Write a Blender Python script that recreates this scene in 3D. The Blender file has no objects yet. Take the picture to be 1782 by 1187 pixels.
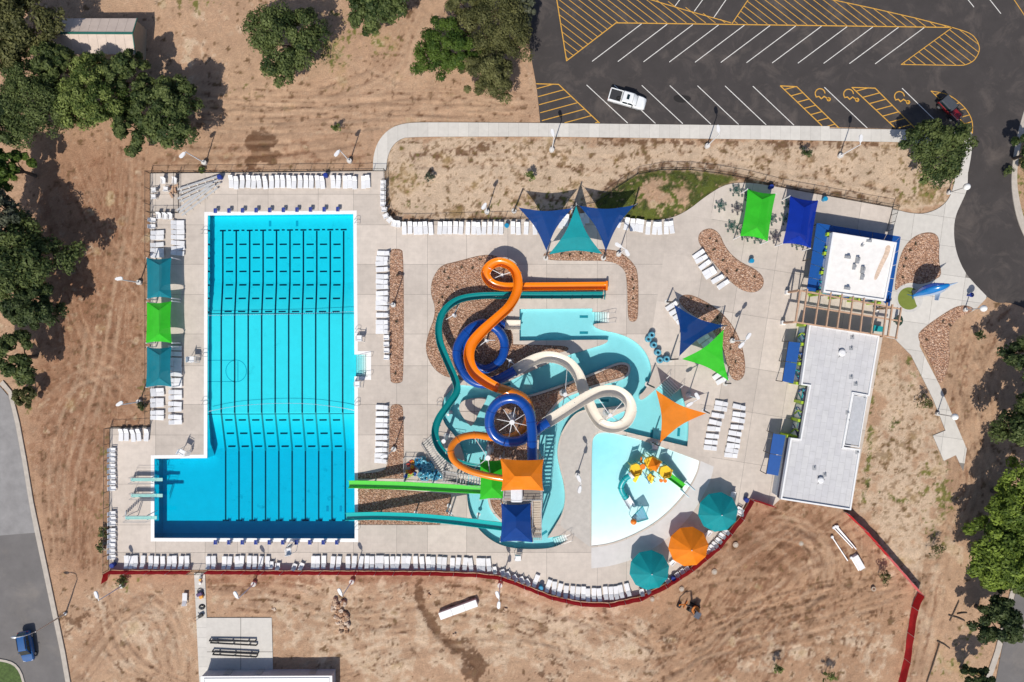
import bpy, bmesh, math, random
import numpy as np
from mathutils import Vector, Matrix
from mathutils.geometry import delaunay_2d_cdt
random.seed(7); rng = np.random.default_rng(7)
SC = bpy.context.scene; COL = SC.collection
R = math.radians
# ---------------------------------------------------------------- camera, sky, sun
S = 11.28            # photo pixels per metre on the deck (the lap pool is 50 m x 25 yd)
H = 105.0            # flying height of the drone
cam = bpy.data.cameras.new('camera'); cam.sensor_fit = 'HORIZONTAL'
cam.angle = 2*math.atan(891/S/H); cam.clip_start = 1; cam.clip_end = 3000
co = bpy.data.objects.new('camera', cam); COL.objects.link(co); co.location = (0, 0, H); SC.camera = co
SUN_EL, SUN_AZ = 51.0, 198.0
w = bpy.data.worlds.new('World'); SC.world = w; w.use_nodes = True
nt = w.node_tree; bg = nt.nodes['Background']
sk = nt.nodes.new('ShaderNodeTexSky'); sk.sky_type = 'NISHITA'; sk.sun_disc = False
sk.sun_elevation = R(SUN_EL); sk.sun_rotation = R(SUN_AZ); sk.altitude = 1400; sk.air_density = .75; sk.dust_density = 3.0; sk.ozone_density = .6
nt.links.new(sk.outputs[0], bg.inputs[0]); bg.inputs[1].default_value = 0.13
sl = bpy.data.lights.new('sun', 'SUN'); sl.energy = 4.2; sl.angle = R(0.55); sl.color = (1, .945, .86)
so = bpy.data.objects.new('sun', sl); COL.objects.link(so); so.location = (-30, -90, 120)
sd = Vector((math.sin(R(SUN_AZ))*math.cos(R(SUN_EL)), math.cos(R(SUN_AZ))*math.cos(R(SUN_EL)), math.sin(R(SUN_EL))))
so.rotation_euler = sd.to_track_quat('Z', 'Y').to_euler()
vs = SC.view_settings; vs.view_transform = 'Standard'; vs.look = 'None'; vs.exposure = 0; vs.gamma = 1
SC.render.engine = 'CYCLES'
SC.cycles.max_bounces = 8; SC.cycles.transparent_max_bounces = 16

# ---------------------------------------------------------------- helpers
def P(px, py, z=0.0):
    "a point of height z that the drone sees at photo pixel (px, py)"
    f = (H-z)/H/S
    return Vector(((px-891)*f, (593.5-py)*f, z))
def PP(pts, z=0.0): return [P(a, b, z) for a, b in pts]
MATS = {}
def lnk(nt, a, b): nt.links.new(a, b)
def mat(name, col=(.5, .5, .5), rough=.6, metal=0, var=.12, scale=2.0, bump=0, bscale=14, coat=0, spec=.5, rnd=0, trans=0, alpha=1):
    if name in MATS: return MATS[name]
    m = bpy.data.materials.new(name); m.use_nodes = True; MATS[name] = m
    n = m.node_tree.nodes; b = n['Principled BSDF']; t = m.node_tree
    b.inputs['Roughness'].default_value = rough; b.inputs['Metallic'].default_value = metal
    b.inputs['Coat Weight'].default_value = coat; b.inputs['Specular IOR Level'].default_value = spec
    b.inputs['Alpha'].default_value = alpha
    g = n.new('ShaderNodeNewGeometry')
    no = n.new('ShaderNodeTexNoise'); no.inputs['Scale'].default_value = scale; no.inputs['Detail'].default_value = 6; no.inputs['Roughness'].default_value = .65
    lnk(t, g.outputs['Position'], no.inputs['Vector'])
    mr = n.new('ShaderNodeMapRange'); mr.inputs[1].default_value = .3; mr.inputs[2].default_value = .7
    mr.inputs[3].default_value = 1-var; mr.inputs[4].default_value = 1+var*.6
    lnk(t, no.outputs['Fac'], mr.inputs[0]); fac = mr.outputs[0]
    if rnd:
        oi = n.new('ShaderNodeObjectInfo'); m2 = n.new('ShaderNodeMapRange'); m2.inputs[3].default_value = 1-rnd; m2.inputs[4].default_value = 1+rnd*.5
        lnk(t, oi.outputs['Random'], m2.inputs[0]); mm = n.new('ShaderNodeMath'); mm.operation = 'MULTIPLY'
        lnk(t, fac, mm.inputs[0]); lnk(t, m2.outputs[0], mm.inputs[1]); fac = mm.outputs[0]
    vm = n.new('ShaderNodeVectorMath'); vm.operation = 'SCALE'; vm.inputs[0].default_value = col; lnk(t, fac, vm.inputs['Scale'])
    lnk(t, vm.outputs[0], b.inputs['Base Color'])
    if bump:
        n2 = n.new('ShaderNodeTexNoise'); n2.inputs['Scale'].default_value = bscale; n2.inputs['Detail'].default_value = 4
        lnk(t, g.outputs['Position'], n2.inputs['Vector'])
        bp = n.new('ShaderNodeBump'); bp.inputs['Strength'].default_value = bump; bp.inputs['Distance'].default_value = .05
        lnk(t, n2.outputs['Fac'], bp.inputs['Height']); lnk(t, bp.outputs[0], b.inputs['Normal'])
    if trans:
        tr = n.new('ShaderNodeBsdfTranslucent'); lnk(t, vm.outputs[0], tr.inputs[0])
        mx = n.new('ShaderNodeMixShader'); mx.inputs[0].default_value = trans
        lnk(t, b.outputs[0], mx.inputs[1]); lnk(t, tr.outputs[0], mx.inputs[2]); lnk(t, mx.outputs[0], n['Material Output'].inputs[0])
    return m

def tag(o, label=None, cat=None, group=None, kind=None):
    if label: o['label'] = label
    if cat: o['category'] = cat
    if group: o['group'] = group
    if kind: o['kind'] = kind
    return o
def thing(name, label, cat, loc=(0, 0, 0), rz=0, group=None):
    o = bpy.data.objects.new(name, None); COL.objects.link(o); o.empty_display_size = .3
    o.location = loc; o.rotation_euler = (0, 0, rz)
    return tag(o, label, cat, group)
def link(name, me, m, parent=None, loc=(0, 0, 0), rz=0):
    o = bpy.data.objects.new(name, me); COL.objects.link(o)
    if m is not None and not me.materials: me.materials.append(m)
    o.parent = parent; o.location = loc; o.rotation_euler = (0, 0, rz)
    return o
def copy_tree(o, parent=None):
    c = o.copy(); COL.objects.link(c); c.parent = parent
    for ch in o.children: copy_tree(ch, c)
    return c
class MB:
    def __init__(s): s.v = []; s.f = []
    def add(s, vs, fs):
        k = len(s.v); s.v += [tuple(v) for v in vs]; s.f += [tuple(i+k for i in f) for f in fs]; return s
    def box(s, c, d, rz=0, M=None):
        x, y, z = d[0]/2, d[1]/2, d[2]/2; q = Matrix.Rotation(rz, 3, 'Z') if M is None else M; c = Vector(c)
        vs = [c+q@Vector((a*x, b*y, e*z)) for e in (-1, 1) for a, b in ((-1, -1), (1, -1), (1, 1), (-1, 1))]
        return s.add(vs, [(3, 2, 1, 0), (4, 5, 6, 7), (0, 1, 5, 4), (1, 2, 6, 5), (2, 3, 7, 6), (3, 0, 4, 7)])
    def bar(s, a, b, wd, ht=None):
        a, b = Vector(a), Vector(b); d = b-a; L = d.length
        if L < 1e-6: return s
        q = d.to_track_quat('X', 'Z').to_matrix(); return s.box((a+b)/2, (L, wd, ht or wd), M=q)
    def prism(s, poly, z0, z1):
        n = len(poly); vs = [(p[0], p[1], z0) for p in poly]+[(p[0], p[1], z1) for p in poly]
        a = sum(poly[i][0]*poly[(i+1) % n][1]-poly[(i+1) % n][0]*poly[i][1] for i in range(n))
        up = tuple(range(n, 2*n)); dn = tuple(reversed(range(n)))
        sd_ = [(i, (i+1) % n, n+(i+1) % n, n+i) for i in range(n)]
        if a < 0: up = tuple(reversed(up)); dn = tuple(reversed(dn)); sd_ = [tuple(reversed(f)) for f in sd_]
        return s.add(vs, [up, dn]+sd_)
    def loft(s, rings, closed=True, caps=True):
        n = len(rings[0]); k0 = len(s.v); vs = [v for r in rings for v in r]; fs = []
        for i in range(len(rings)-1):
            for j in range(n if closed else n-1):
                a, b = i*n+j, i*n+(j+1) % n; fs.append((a, b, b+n, a+n))
        if caps and closed: fs.append(tuple(reversed(range(n)))); fs.append(tuple(range((len(rings)-1)*n, len(rings)*n)))
        return s.add(vs, fs)
    def tube(s, path, r, n=8, caps=True):
        path = [Vector(p) for p in path]; rings = []
        for i, p in enumerate(path):
            t = (path[min(i+1, len(path)-1)]-path[max(i-1, 0)]).normalized()
            u = t.cross(Vector((0, 0, 1)))
            if u.length < 1e-3: u = t.cross(Vector((0, 1, 0)))
            u.normalize(); v = t.cross(u); rr = r[i] if isinstance(r, (list, tuple)) else r
            rings.append([p+u*math.cos(a)*rr+v*math.sin(a)*rr for a in (2*math.pi*j/n for j in range(n))])
        return s.loft(rings, True, caps)
    def cyl(s, c, r, h, n=12, r2=None):
        c = Vector(c); r2 = r if r2 is None else r2
        return s.loft([[c+Vector((q*math.cos(2*math.pi*j/n), q*math.sin(2*math.pi*j/n), z)) for j in range(n)] for q, z in ((r, 0), (r2, h))])
    def torus(s, c, r, q, n=16, k=8):
        c = Vector(c); vs = []; fs = []
        for i in range(n):
            a = 2*math.pi*i/n
            for j in range(k):
                b = 2*math.pi*j/k; vs.append(c+Vector(((r+q*math.cos(b))*math.cos(a), (r+q*math.cos(b))*math.sin(a), q*math.sin(b))))
                fs.append((i*k+j, ((i+1) % n)*k+j, ((i+1) % n)*k+(j+1) % k, i*k+(j+1) % k))
        return s.add(vs, fs)
    def ball(s, c, r, n=10, m=6, sq=(1, 1, 1)):
        c = Vector(c); rings = [[c+Vector((r*sq[0]*max(math.sin(math.pi*i/m), .02)*math.cos(2*math.pi*j/n), r*sq[1]*max(math.sin(math.pi*i/m), .02)*math.sin(2*math.pi*j/n), -r*sq[2]*math.cos(math.pi*i/m))) for j in range(n)] for i in range(m+1)]
        return s.loft(rings)
    def mesh(s, name, off=None):
        me = bpy.data.meshes.new(name)
        v = s.v if off is None else [(a-off[0], b-off[1], c-off[2]) for a, b, c in s.v]
        me.from_pydata(v, [], s.f); me.update(); return me
    def build(s, name, m, parent=None, off=None, smooth=False, loc=(0, 0, 0), rz=0, bevel=0):
        me = s.mesh(name, off)
        bm = bmesh.new(); bm.from_mesh(me)
        if bevel: bmesh.ops.bevel(bm, geom=[e for e in bm.edges if len(e.link_faces) == 2 and e.calc_face_angle(0) > .5], offset=bevel, segments=2, affect='EDGES')
        bmesh.ops.recalc_face_normals(bm, faces=bm.faces); bm.to_mesh(me); bm.free()
        if smooth:
            me.polygons.foreach_set('use_smooth', [True]*len(me.polygons))
            if smooth != 'all':
                try: me.set_sharp_from_angle(angle=R(40))
                except Exception: pass
        return link(name, me, m, parent, loc, rz)
def solo(mb, name, m, label, cat, group=None, smooth=False, bevel=0):
    "a thing that is one mesh, its origin at its base"
    v = np.array(mb.v); c = v.mean(0); c[2] = v[:, 2].min(); c = tuple(float(x) for x in c)
    o = mb.build(name, m, None, off=c, smooth=smooth, loc=c, bevel=bevel)
    return tag(o, label, cat, group)
def cr(pts, n=5, closed=True):
    "Catmull-Rom through 2D / 3D points"
    pts = [Vector(p) for p in pts]; out = []; N = len(pts)
    for i in range(N if closed else N-1):
        if closed: p0, p1, p2, p3 = pts[i-1], pts[i], pts[(i+1) % N], pts[(i+2) % N]
        else: p0, p1, p2, p3 = pts[max(i-1, 0)], pts[i], pts[i+1], pts[min(i+2, N-1)]
        for k in range(n):
            t = k/n; out.append(.5*((2*p1)+(p2-p0)*t+(2*p0-5*p1+4*p2-p3)*t*t+(3*p1-p0-3*p2+p3)*t**3))
    if not closed: out.append(pts[-1])
    return [tuple(p) for p in out]
def lin(pts, xs, t):
    return float(np.interp(t, pts, xs))
def area2(p): return sum(p[i][0]*p[(i+1) % len(p)][1]-p[(i+1) % len(p)][0]*p[i][1] for i in range(len(p)))
def offset(poly, d):
    "grow (d>0) or shrink a simple polygon"
    n = len(poly); sg = 1 if area2(poly) > 0 else -1; out = []
    for i in range(n):
        a, b, c = (Vector(poly[j][:2]) for j in (i-1, i, (i+1) % n))
        e1, e2 = (b-a), (c-b)
        if e1.length < 1e-9 or e2.length < 1e-9: continue
        e1.normalize(); e2.normalize()
        n1 = Vector((e1.y, -e1.x))*sg; n2 = Vector((e2.y, -e2.x))*sg; m = n1+n2
        if m.length < 1e-6: m = n1
        m.normalize(); out.append(tuple(b+m*d/max(.35, m.dot(n1))))
    return out
def in_poly(X, Y, poly):
    ins = np.zeros(X.shape, bool); n = len(poly)
    for i in range(n):
        x0, y0 = poly[i][:2]; x1, y1 = poly[(i+1) % n][:2]
        if y0 == y1: continue
        c = ((y0 > Y) != (y1 > Y)) & (X < (x1-x0)*(Y-y0)/(y1-y0)+x0); ins ^= c
    return ins
def cdt(polys):
    "overlay simple polygons; returns verts, tris and for each tri the set of polygons it lies in"
    vs, fs = [], []
    for p in polys:
        if area2(p) < 0: p = p[::-1]
        k = len(vs); vs += [Vector(q[:2]) for q in p]; fs.append(list(range(k, k+len(p))))
    v, e, f, ov, oe, of = delaunay_2d_cdt(vs, [], fs, 1, 1e-5)
    return v, f, [set(x) for x in of]
def sheet(name, polys, holes, z, m, parent=None, kind='structure', edge=0):
    "flat sheet: union of polys minus holes, optional vertical edge of depth `edge`"
    v, f, of = cdt(list(polys)+list(holes)); np_ = len(polys)
    keep = [t for t, o in zip(f, of) if any(i < np_ for i in o) and not any(i >= np_ for i in o)]
    mb = MB(); mb.v = [(p.x, p.y, z) for p in v]; mb.f = [tuple(t) for t in keep]
    if edge:
        ec = {}
        for t in mb.f:
            for a, b in zip(t, t[1:]+t[:1]): ec[(a, b)] = 1
        for a, b in list(ec):
            if (b, a) not in ec:
                k = len(mb.v); mb.v += [(v[a].x, v[a].y, z-edge), (v[b].x, v[b].y, z-edge)]; mb.f.append((b, a, k, k+1))
    used = sorted({i for t in mb.f for i in t}); mp = {i: k for k, i in enumerate(used)}
    mb.v = [mb.v[i] for i in used]; mb.f = [tuple(mp[i] for i in t) for t in mb.f]
    me = mb.mesh(name); bm = bmesh.new(); bm.from_mesh(me)
    bmesh.ops.recalc_face_normals(bm, faces=bm.faces)
    if sum(fc.normal.z*fc.calc_area() for fc in bm.faces) < 0: bmesh.ops.reverse_faces(bm, faces=bm.faces)
    bm.to_mesh(me); bm.free()
    o = link(name, me, m, parent)
    if kind and not parent: o['kind'] = kind
    return o
_o = 'first second third fourth fifth sixth seventh eighth ninth tenth eleventh twelfth thirteenth fourteenth fifteenth sixteenth seventeenth eighteenth nineteenth'.split()
def ordw(i):
    if i < 19: return _o[i]
    t, u = divmod(i+1, 10); tens = 'x x twent thirt fort fift sixt sevent'.split()[t]
    return tens+'ieth' if u == 0 else tens+'y-'+_o[u-1]
# ================================================================ outlines (photo pixels)
def rnd(pts, it=2):
    "round the corners of an outline; a point with a third value stays sharp"
    for _ in range(it):
        out = []; n = len(pts)
        for i, p in enumerate(pts):
            if len(p) > 2: out.append(p); continue
            a, b = pts[i-1], pts[(i+1) % n]
            out.append((p[0]*.75+a[0]*.25, p[1]*.75+a[1]*.25)); out.append((p[0]*.75+b[0]*.25, p[1]*.75+b[1]*.25))
        pts = out
    return [(p[0], p[1]) for p in pts]
def W(pts): return [tuple(P(a, b)[:2]) for a, b in pts]
X = 1
LAP = [(362, 375), (615, 372.5), (617, 617), (640, 617), (640, 655), (617, 655), (617.5, 937), (269, 936), (269, 798), (361, 797)]
RIVER = rnd([(904, 538, X), (1031, 537, X), (1031, 543, X), (1060, 543, X), (1060, 562, X), (1032, 563), (1034, 569), (1048, 575), (1075, 580), (1100, 590), (1120, 607), (1131, 628), (1134, 645), (1131, 662), (1122, 680), (1111, 689), (1114, 697), (1123, 693), (1149, 670, X), (1164, 656, X), (1184, 675, X), (1187, 688), (1193, 706), (1199, 736), (1196, 777, X), (1150, 766), (1090, 752), (1050, 741), (1049, 735), (1062, 727), (1080, 718), (1094, 712), (1094, 704), (1075, 706), (1055, 709), (1034, 711), (1015, 713), (1000, 720), (985, 738), (973, 762), (969, 790), (974, 815), (981, 840), (984, 868), (979, 893), (968, 912), (953, 936, X), (984, 930, X), (988, 940, X), (965, 953), (930, 956), (890, 954), (862, 945), (838, 927), (822, 905), (814, 880), (812, 850), (810, 800), (800, 770), (788, 754), (775, 740), (769, 725), (769, 700), (777, 686), (795, 669), (823, 672), (850, 677), (872, 670), (926, 645), (982, 620), (1022, 608), (1052, 599), (1060, 592), (1050, 591), (904, 593, X)])
ISLE = rnd([(1082, 629), (1097, 634), (1097, 650), (1086, 660), (1060, 667), (1030, 675), (1004, 684), (988, 690), (972, 701), (958, 718), (946, 735), (938, 760), (937, 800), (945, 850), (943, 890), (940, 934, X), (905, 932), (880, 915), (860, 897), (849, 878), (847, 840), (847, 760), (852, 738), (858, 715), (872, 699), (895, 691), (918, 689), (970, 672), (1022, 653), (1060, 636)])
ISLET = rnd([(805, 697), (822, 693), (846, 691), (846, 697), (837, 711), (823, 740), (818, 742), (801, 720), (798, 707)], 1)
KID = rnd([(1029, 950, X), (1029, 775), (1034, 757), (1052, 751), (1100, 761), (1150, 777), (1217, 802, X), (1213, 822), (1198, 850), (1172, 882), (1140, 910), (1100, 932), (1062, 946)])
DECK = rnd([(262, 301, X), (650, 298, X), (669, 298, X), (671, 350), (673, 372), (686, 385), (720, 385, X), (905, 382), (1000, 380), (1080, 377), (1125, 385), (1165, 381), (1195, 368), (1230, 340), (1265, 319), (1310, 318), (1360, 327, X), (1553, 362, X), (1535, 590, X), (1481, 882, X), (1358, 868, X), (1345, 880, X), (1302, 866, X), (1285, 898), (1245, 947), (1200, 985), (1155, 1014), (1110, 1036), (1060, 1047), (1010, 1045), (960, 1034), (910, 1014), (870, 1000), (830, 996), (750, 992, X), (190, 991, X), (192, 744, X), (262, 742, X)])
BEDS = {
 'narrow pool-side': rnd([(678, 440), (681, 433), (697, 433), (703, 440), (703, 660), (697, 667), (683, 667), (678, 660)]),
 'hooked pool-side': rnd([(678, 712), (683, 703), (697, 703), (703, 712), (703, 833, X), (622, 833, X), (622, 824, X), (660, 822), (677, 812)]),
 'slide run-out': rnd([(755, 480), (768, 461), (795, 455), (835, 444), (860, 443), (888, 460), (898, 490), (898, 524, X), (880, 526, X), (880, 560), (893, 580), (893, 599, X), (960, 601), (984, 602), (991, 607), (984, 612), (950, 618), (925, 632), (905, 645), (885, 655), (870, 661), (840, 667), (823, 667), (800, 660), (775, 656), (757, 644), (745, 625), (740, 603), (746, 578), (756, 553), (757, 533), (750, 513), (750, 495)]),
 'blue sail': rnd([(944, 443), (950, 453), (1000, 454), (1062, 454), (1082, 464), (1091, 480), (1092, 550), (1096, 560), (1106, 560), (1111, 550), (1111, 475), (1102, 457), (1082, 440), (1062, 433), (989, 434), (955, 437)]),
 'kidney-shaped': rnd([(1214, 414), (1219, 402), (1236, 396), (1252, 405), (1262, 431), (1284, 454), (1315, 468), (1330, 484), (1327, 502), (1310, 511), (1284, 503), (1254, 473), (1234, 448), (1217, 426)]),
 'green sail': rnd([(1181, 519), (1190, 512), (1208, 514), (1239, 531), (1259, 547), (1277, 569), (1290, 597), (1297, 629), (1296, 654), (1284, 664), (1272, 658), (1266, 640), (1258, 608), (1246, 585), (1231, 563), (1201, 546), (1183, 529)]),
 'entrance': rnd([(1610, 404), (1626, 405), (1635, 416), (1633, 452), (1639, 478), (1628, 487), (1602, 496), (1585, 491), (1567, 497), (1556, 509), (1558, 482), (1565, 447), (1575, 426), (1592, 410)]),
 'forecourt': rnd([(1668, 531), (1686, 532), (1697, 539), (1668, 553), (1653, 570), (1651, 590), (1654, 628), (1637, 675), (1625, 646), (1610, 613), (1596, 588), (1600, 575), (1645, 543)]),
 'flume': rnd([(622, 849, X), (700, 852), (785, 860, X), (785, 880), (779, 902), (765, 913, X), (622, 913, X)]),
}
SIDEWALK = rnd([(649, 297, X), (650, 270), (659, 244), (678, 224), (702, 215), (740, 213), (940, 214.5, X), (1330, 219, X), (1443, 220, X), (1443, 224, X), (1580, 226, X), (1690, 231, X), (1691, 262), (1684, 300, X), (1664, 300, X), (1668, 262), (1655, 250), (1580, 248, X), (1330, 243, X), (940, 238, X), (712, 238), (695, 243), (682, 255), (674, 275), (672, 297, X)])
PLAZA = rnd([(1553, 363, X), (1580, 371), (1610, 373), (1640, 360), (1656, 338), (1664, 300, X), (1684, 300, X), (1683, 330), (1674, 350), (1661, 378), (1659, 410), (1664, 442), (1680, 478), (1718, 517, X), (1697, 539, X), (1668, 553, X), (1653, 570, X), (1600, 592, X), (1600, 603, X), (1635, 671, X), (1661, 732, X), (1682, 781, X), (1676, 820, X), (1663, 792, X), (1642, 802, X), (1623, 758, X), (1645, 749, X), (1623, 694, X), (1585, 618, X), (1557, 590, X), (1530, 585, X)])
ASPH = rnd([(905, -60, X), (921, 85), (934, 150), (940, 214, X), (1330, 218, X), (1580, 225, X), (1690, 230, X), (1691, 262), (1684, 300), (1683, 330), (1674, 350), (1661, 378), (1659, 410), (1664, 442), (1680, 478), (1718, 517, X), (1735, 528), (1760, 526), (1800, 545), (1840, 540, X), (1840, 440), (1785, 420), (1768, 380), (1759, 330), (1760, 290), (1768, 240), (1785, 178), (1840, 100), (1840, -60, X)])
KERB_E = rnd([(1785, 178), (1768, 240), (1760, 290), (1759, 330), (1768, 380), (1785, 420), (1796, 420, X), (1780, 380), (1769, 330), (1769, 290), (1777, 243), (1796, 180, X)])
ROAD_W = [(-60, 600), (0, 672), (15, 689), (28, 742), (40, 807), (52, 880), (61, 927), (85, 1040), (106, 1139), (120, 1215), (120, 1260), (-60, 1260)]
KERB_W = [(0, 668), (15, 684), (28, 738), (40, 803), (52, 876), (61, 923), (85, 1036), (106, 1135), (120, 1215), (128, 1215), (114, 1134), (93, 1034), (69, 921), (59, 874), (47, 801), (35, 736), (21, 680), (6, 662)]
MEDIAN = rnd([(-60, 1149, X), (10, 1149), (36, 1165), (46, 1220, X), (-60, 1220, X)])
ROAD_E = [(1726, 1220), (1743, 1131), (1774, 1004), (1800, 900), (1860, 900), (1860, 1220)]
KERB_SE = [(1722, 1187), (1741, 1131), (1772, 1004), (1798, 900), (1788, 900), (1764, 1004), (1731, 1131), (1712, 1187)]
PATH_S = [(338, 997), (357, 997), (360, 1080), (361, 1187), (347, 1187)]
PAD_S = [(359, 1075), (473, 1075), (476, 1190), (361, 1190)]
LAWN = rnd([(1030, 352), (1075, 324), (1110, 302), (1150, 297), (1200, 299), (1250, 304), (1287, 310), (1265, 321), (1232, 342), (1197, 371), (1165, 384), (1125, 387), (1085, 380), (1050, 378)])
# ================================================================ ground: one sheet with ruts, mounds and soil patches
GX0, GX1, GY0, GY1, GD = -84, 84, -57, 57, .21
gx = np.arange(GX0, GX1+GD/2, GD); gy = np.arange(GY0, GY1+GD/2, GD); nx, ny = len(gx), len(gy)
GXX, GYY = np.meshgrid(gx, gy)
def blur(a, k, it=2):
    a = a.astype(np.float64)
    for _ in range(it):
        for ax in (0, 1):
            p = np.pad(a, [(k+1, k) if i == ax else (0, 0) for i in (0, 1)], mode='edge'); c = np.cumsum(p, ax)
            a = (np.take(c, range(2*k+1, c.shape[ax]), ax)-np.take(c, range(0, c.shape[ax]-2*k-1), ax))/(2*k+1)
    return a
def nz(scale, seed):
    g = np.random.default_rng(seed); w_ = g.standard_normal((int((GY1-GY0)/scale)+4, int((GX1-GX0)/scale)+4))
    fx = (GXX-GX0)/scale; fy = (GYY-GY0)/scale; i = fx.astype(int); j = fy.astype(int); u = fx-i; v = fy-j
    u = u*u*(3-2*u); v = v*v*(3-2*v)
    return (w_[j, i]*(1-u)+w_[j, i+1]*u)*(1-v)+(w_[j+1, i]*(1-u)+w_[j+1, i+1]*u)*v
def mask(poly_px, k=3):
    p = W(poly_px); a = np.zeros((ny, nx), bool)
    xs = [q[0] for q in p]; ys = [q[1] for q in p]
    i0, i1 = np.searchsorted(gx, (min(xs)-1, max(xs)+1)); j0, j1 = np.searchsorted(gy, (min(ys)-1, max(ys)+1))
    a[j0:j1, i0:i1] = in_poly(GXX[j0:j1, i0:i1], GYY[j0:j1, i0:i1], p)
    return blur(a, k) if k else a
paved = np.zeros((ny, nx), bool)
for q in (DECK, SIDEWALK, PLAZA, ASPH, KERB_E, ROAD_W, KERB_W, ROAD_E, KERB_SE, PATH_S, PAD_S, BEDS['forecourt'], BEDS['entrance']): paved |= mask(q, 0)
free = np.clip((.35-blur(paved, 4))/.35, 0, 1)
hgt = nz(9, 1)*.05+nz(3, 2)*.03+nz(1.1, 3)*.022+nz(.55, 4)*.013
light = np.zeros((ny, nx)); rut = np.zeros((ny, nx)); ridge = np.zeros((ny, nx)); pale = np.zeros((ny, nx)); grass = np.zeros((ny, nx)); wet = np.zeros((ny, nx)); red = np.zeros((ny, nx))
def stroke(pts_px, width, dh, ch=None, amt=0, jit=0, seed=0):
    "a rut, trench or weed line along a path: dents the ground and marks a soil channel"
    p = np.array(cr([P(a, b)[:2] for a, b in pts_px], 40, False)); d = np.diff(p, axis=0); L = np.hypot(d[:, 0], d[:, 1])
    t = np.r_[0, np.cumsum(L)]; ss = np.arange(0, t[-1], .08); q = np.c_[np.interp(ss, t, p[:, 0]), np.interp(ss, t, p[:, 1])]
    if len(q) < 3: return
    tn = np.gradient(q, axis=0); tn /= np.hypot(tn[:, 0], tn[:, 1])[:, None]+1e-9; nn = np.c_[-tn[:, 1], tn[:, 0]]
    g = np.random.default_rng(seed+len(q)); wob = np.interp(ss, np.arange(0, t[-1]+3, 1.5), g.standard_normal(len(np.arange(0, t[-1]+3, 1.5)))*jit)
    tmp = np.zeros((ny, nx)); fade = np.clip(np.minimum(ss, ss[-1]-ss)/2, 0, 1)*np.clip(.75+.6*np.interp(ss, np.arange(0, t[-1]+4, 2.), g.standard_normal(len(np.arange(0, t[-1]+4, 2.)))), .15, 1)
    for o in np.arange(-1, 1.01, .2):
        xy = q+nn*(o*width+wob)[:, None] if np.ndim(wob) else q+nn*(o*width)
        i = np.clip(((xy[:, 0]-GX0)/GD+.5).astype(int), 0, nx-1); j = np.clip(((xy[:, 1]-GY0)/GD+.5).astype(int), 0, ny-1)
        np.maximum.at(tmp, (j, i), (1-o*o*.8)*fade)
    global hgt
    hgt += tmp*dh*.8
    if ch is not grass and ch is not light: np.maximum(rut, tmp*min(1, width and .35+amt*.5), out=rut)
    if ch is not grass and ch is not light and width < .3: np.maximum(ridge, np.roll(tmp, (1, 1), (0, 1))*.8*(tmp < .1), out=ridge)
    if ch is not None: np.maximum(ch, tmp*amt, out=ch)
def tracks(pts, spread, n, seed, dh=-.05, ch=None, amt=.4, pair=True):
    g = np.random.default_rng(seed)
    for k in range(n):
        ox, oy = g.normal(0, spread, 2); sc = g.normal(0, spread*.35, (len(pts), 2))
        q = [(a+ox+sc[i, 0], b+oy+sc[i, 1]) for i, (a, b) in enumerate(pts)]
        for s_ in ((0, 19) if pair else (0,)):
            dx = q[-1][0]-q[0][0]; dy = q[-1][1]-q[0][1]; L = math.hypot(dx, dy)
            stroke([(a-dy/L*s_, b+dx/L*s_) for a, b in q], .16+.08*g.random(), dh*(.5+g.random()), ch, amt*(.4+.6*g.random()), .04, seed*100+k)
# soils
for q in ([(672, 240), (1580, 250), (1665, 300), (1640, 355), (1550, 362), (1300, 315), (1110, 300), (1040, 350), (905, 380), (690, 384), (672, 350)],): pale = np.maximum(pale, mask(q, 4))
for q, a in (([(1535, 590), (1560, 592), (1600, 640), (1660, 800), (1660, 960), (1600, 1040), (1480, 890)], .72), ([(360, 1030), (700, 1000), (900, 1020), (1120, 1050), (1180, 1120), (1130, 1187), (600, 1187), (480, 1120), (478, 1070), (360, 1060)], .5), ([(150, 1010), (330, 1010), (340, 1187), (120, 1187), (110, 1080)], .35), ([(1270, 1130), (1500, 1060), (1590, 1050), (1560, 1187), (1250, 1187)], .4), ([(1240, 1050), (1260, 1020), (1265, 1050)], .5), ([(1580, 1050), (1640, 1030), (1620, 1187), (1575, 1187)], .4), ([(310, 20), (420, 30), (420, 110), (300, 130)], .3)):
    pale = np.maximum(pale, mask(q, 12)*a)
red = np.maximum(red, mask([(1240, 890), (1350, 875), (1470, 890), (1430, 960), (1330, 1010), (1230, 1000)], 14)*.9)
red = np.maximum(red, mask([(60, 280), (262, 270), (262, 740), (190, 745), (190, 990), (110, 1000), (60, 800)], 14)*.55)
red = np.maximum(red, mask([(265, 238), (640, 240), (645, 298), (265, 300)], 8)*.4)
for q in ([(360, 1002), (760, 998), (870, 1006), (800, 1018), (600, 1016), (420, 1026), (360, 1020)], [(385, 1068), (460, 1050), (470, 1062), (400, 1075)]): red = np.maximum(red, mask(q, 4)*1.0)
wet = np.maximum(wet, mask(rnd([(422, 244), (436, 230), (458, 226), (478, 229), (486, 244), (478, 258), (452, 263), (500, 266), (498, 270), (462, 272), (482, 284), (474, 290), (450, 280), (456, 296), (430, 296), (424, 280), (442, 264), (426, 258)]), 1)*np.clip(1.05+.2*nz(.9, 77), .5, 1.2))
wet = np.maximum(wet, mask(rnd([(760, 1105), (790, 1110), (830, 1125), (850, 1160), (840, 1190), (800, 1190), (812, 1160), (780, 1130)]), 3)*.8)
for k in range(4): stroke([(733, 1003), (728, 1030), (736, 1062), (752, 1088), (768, 1108), (795, 1128), (822, 1150), (832, 1187)], .5+.1*k, -.07, wet, .95, .12, k)
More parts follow.
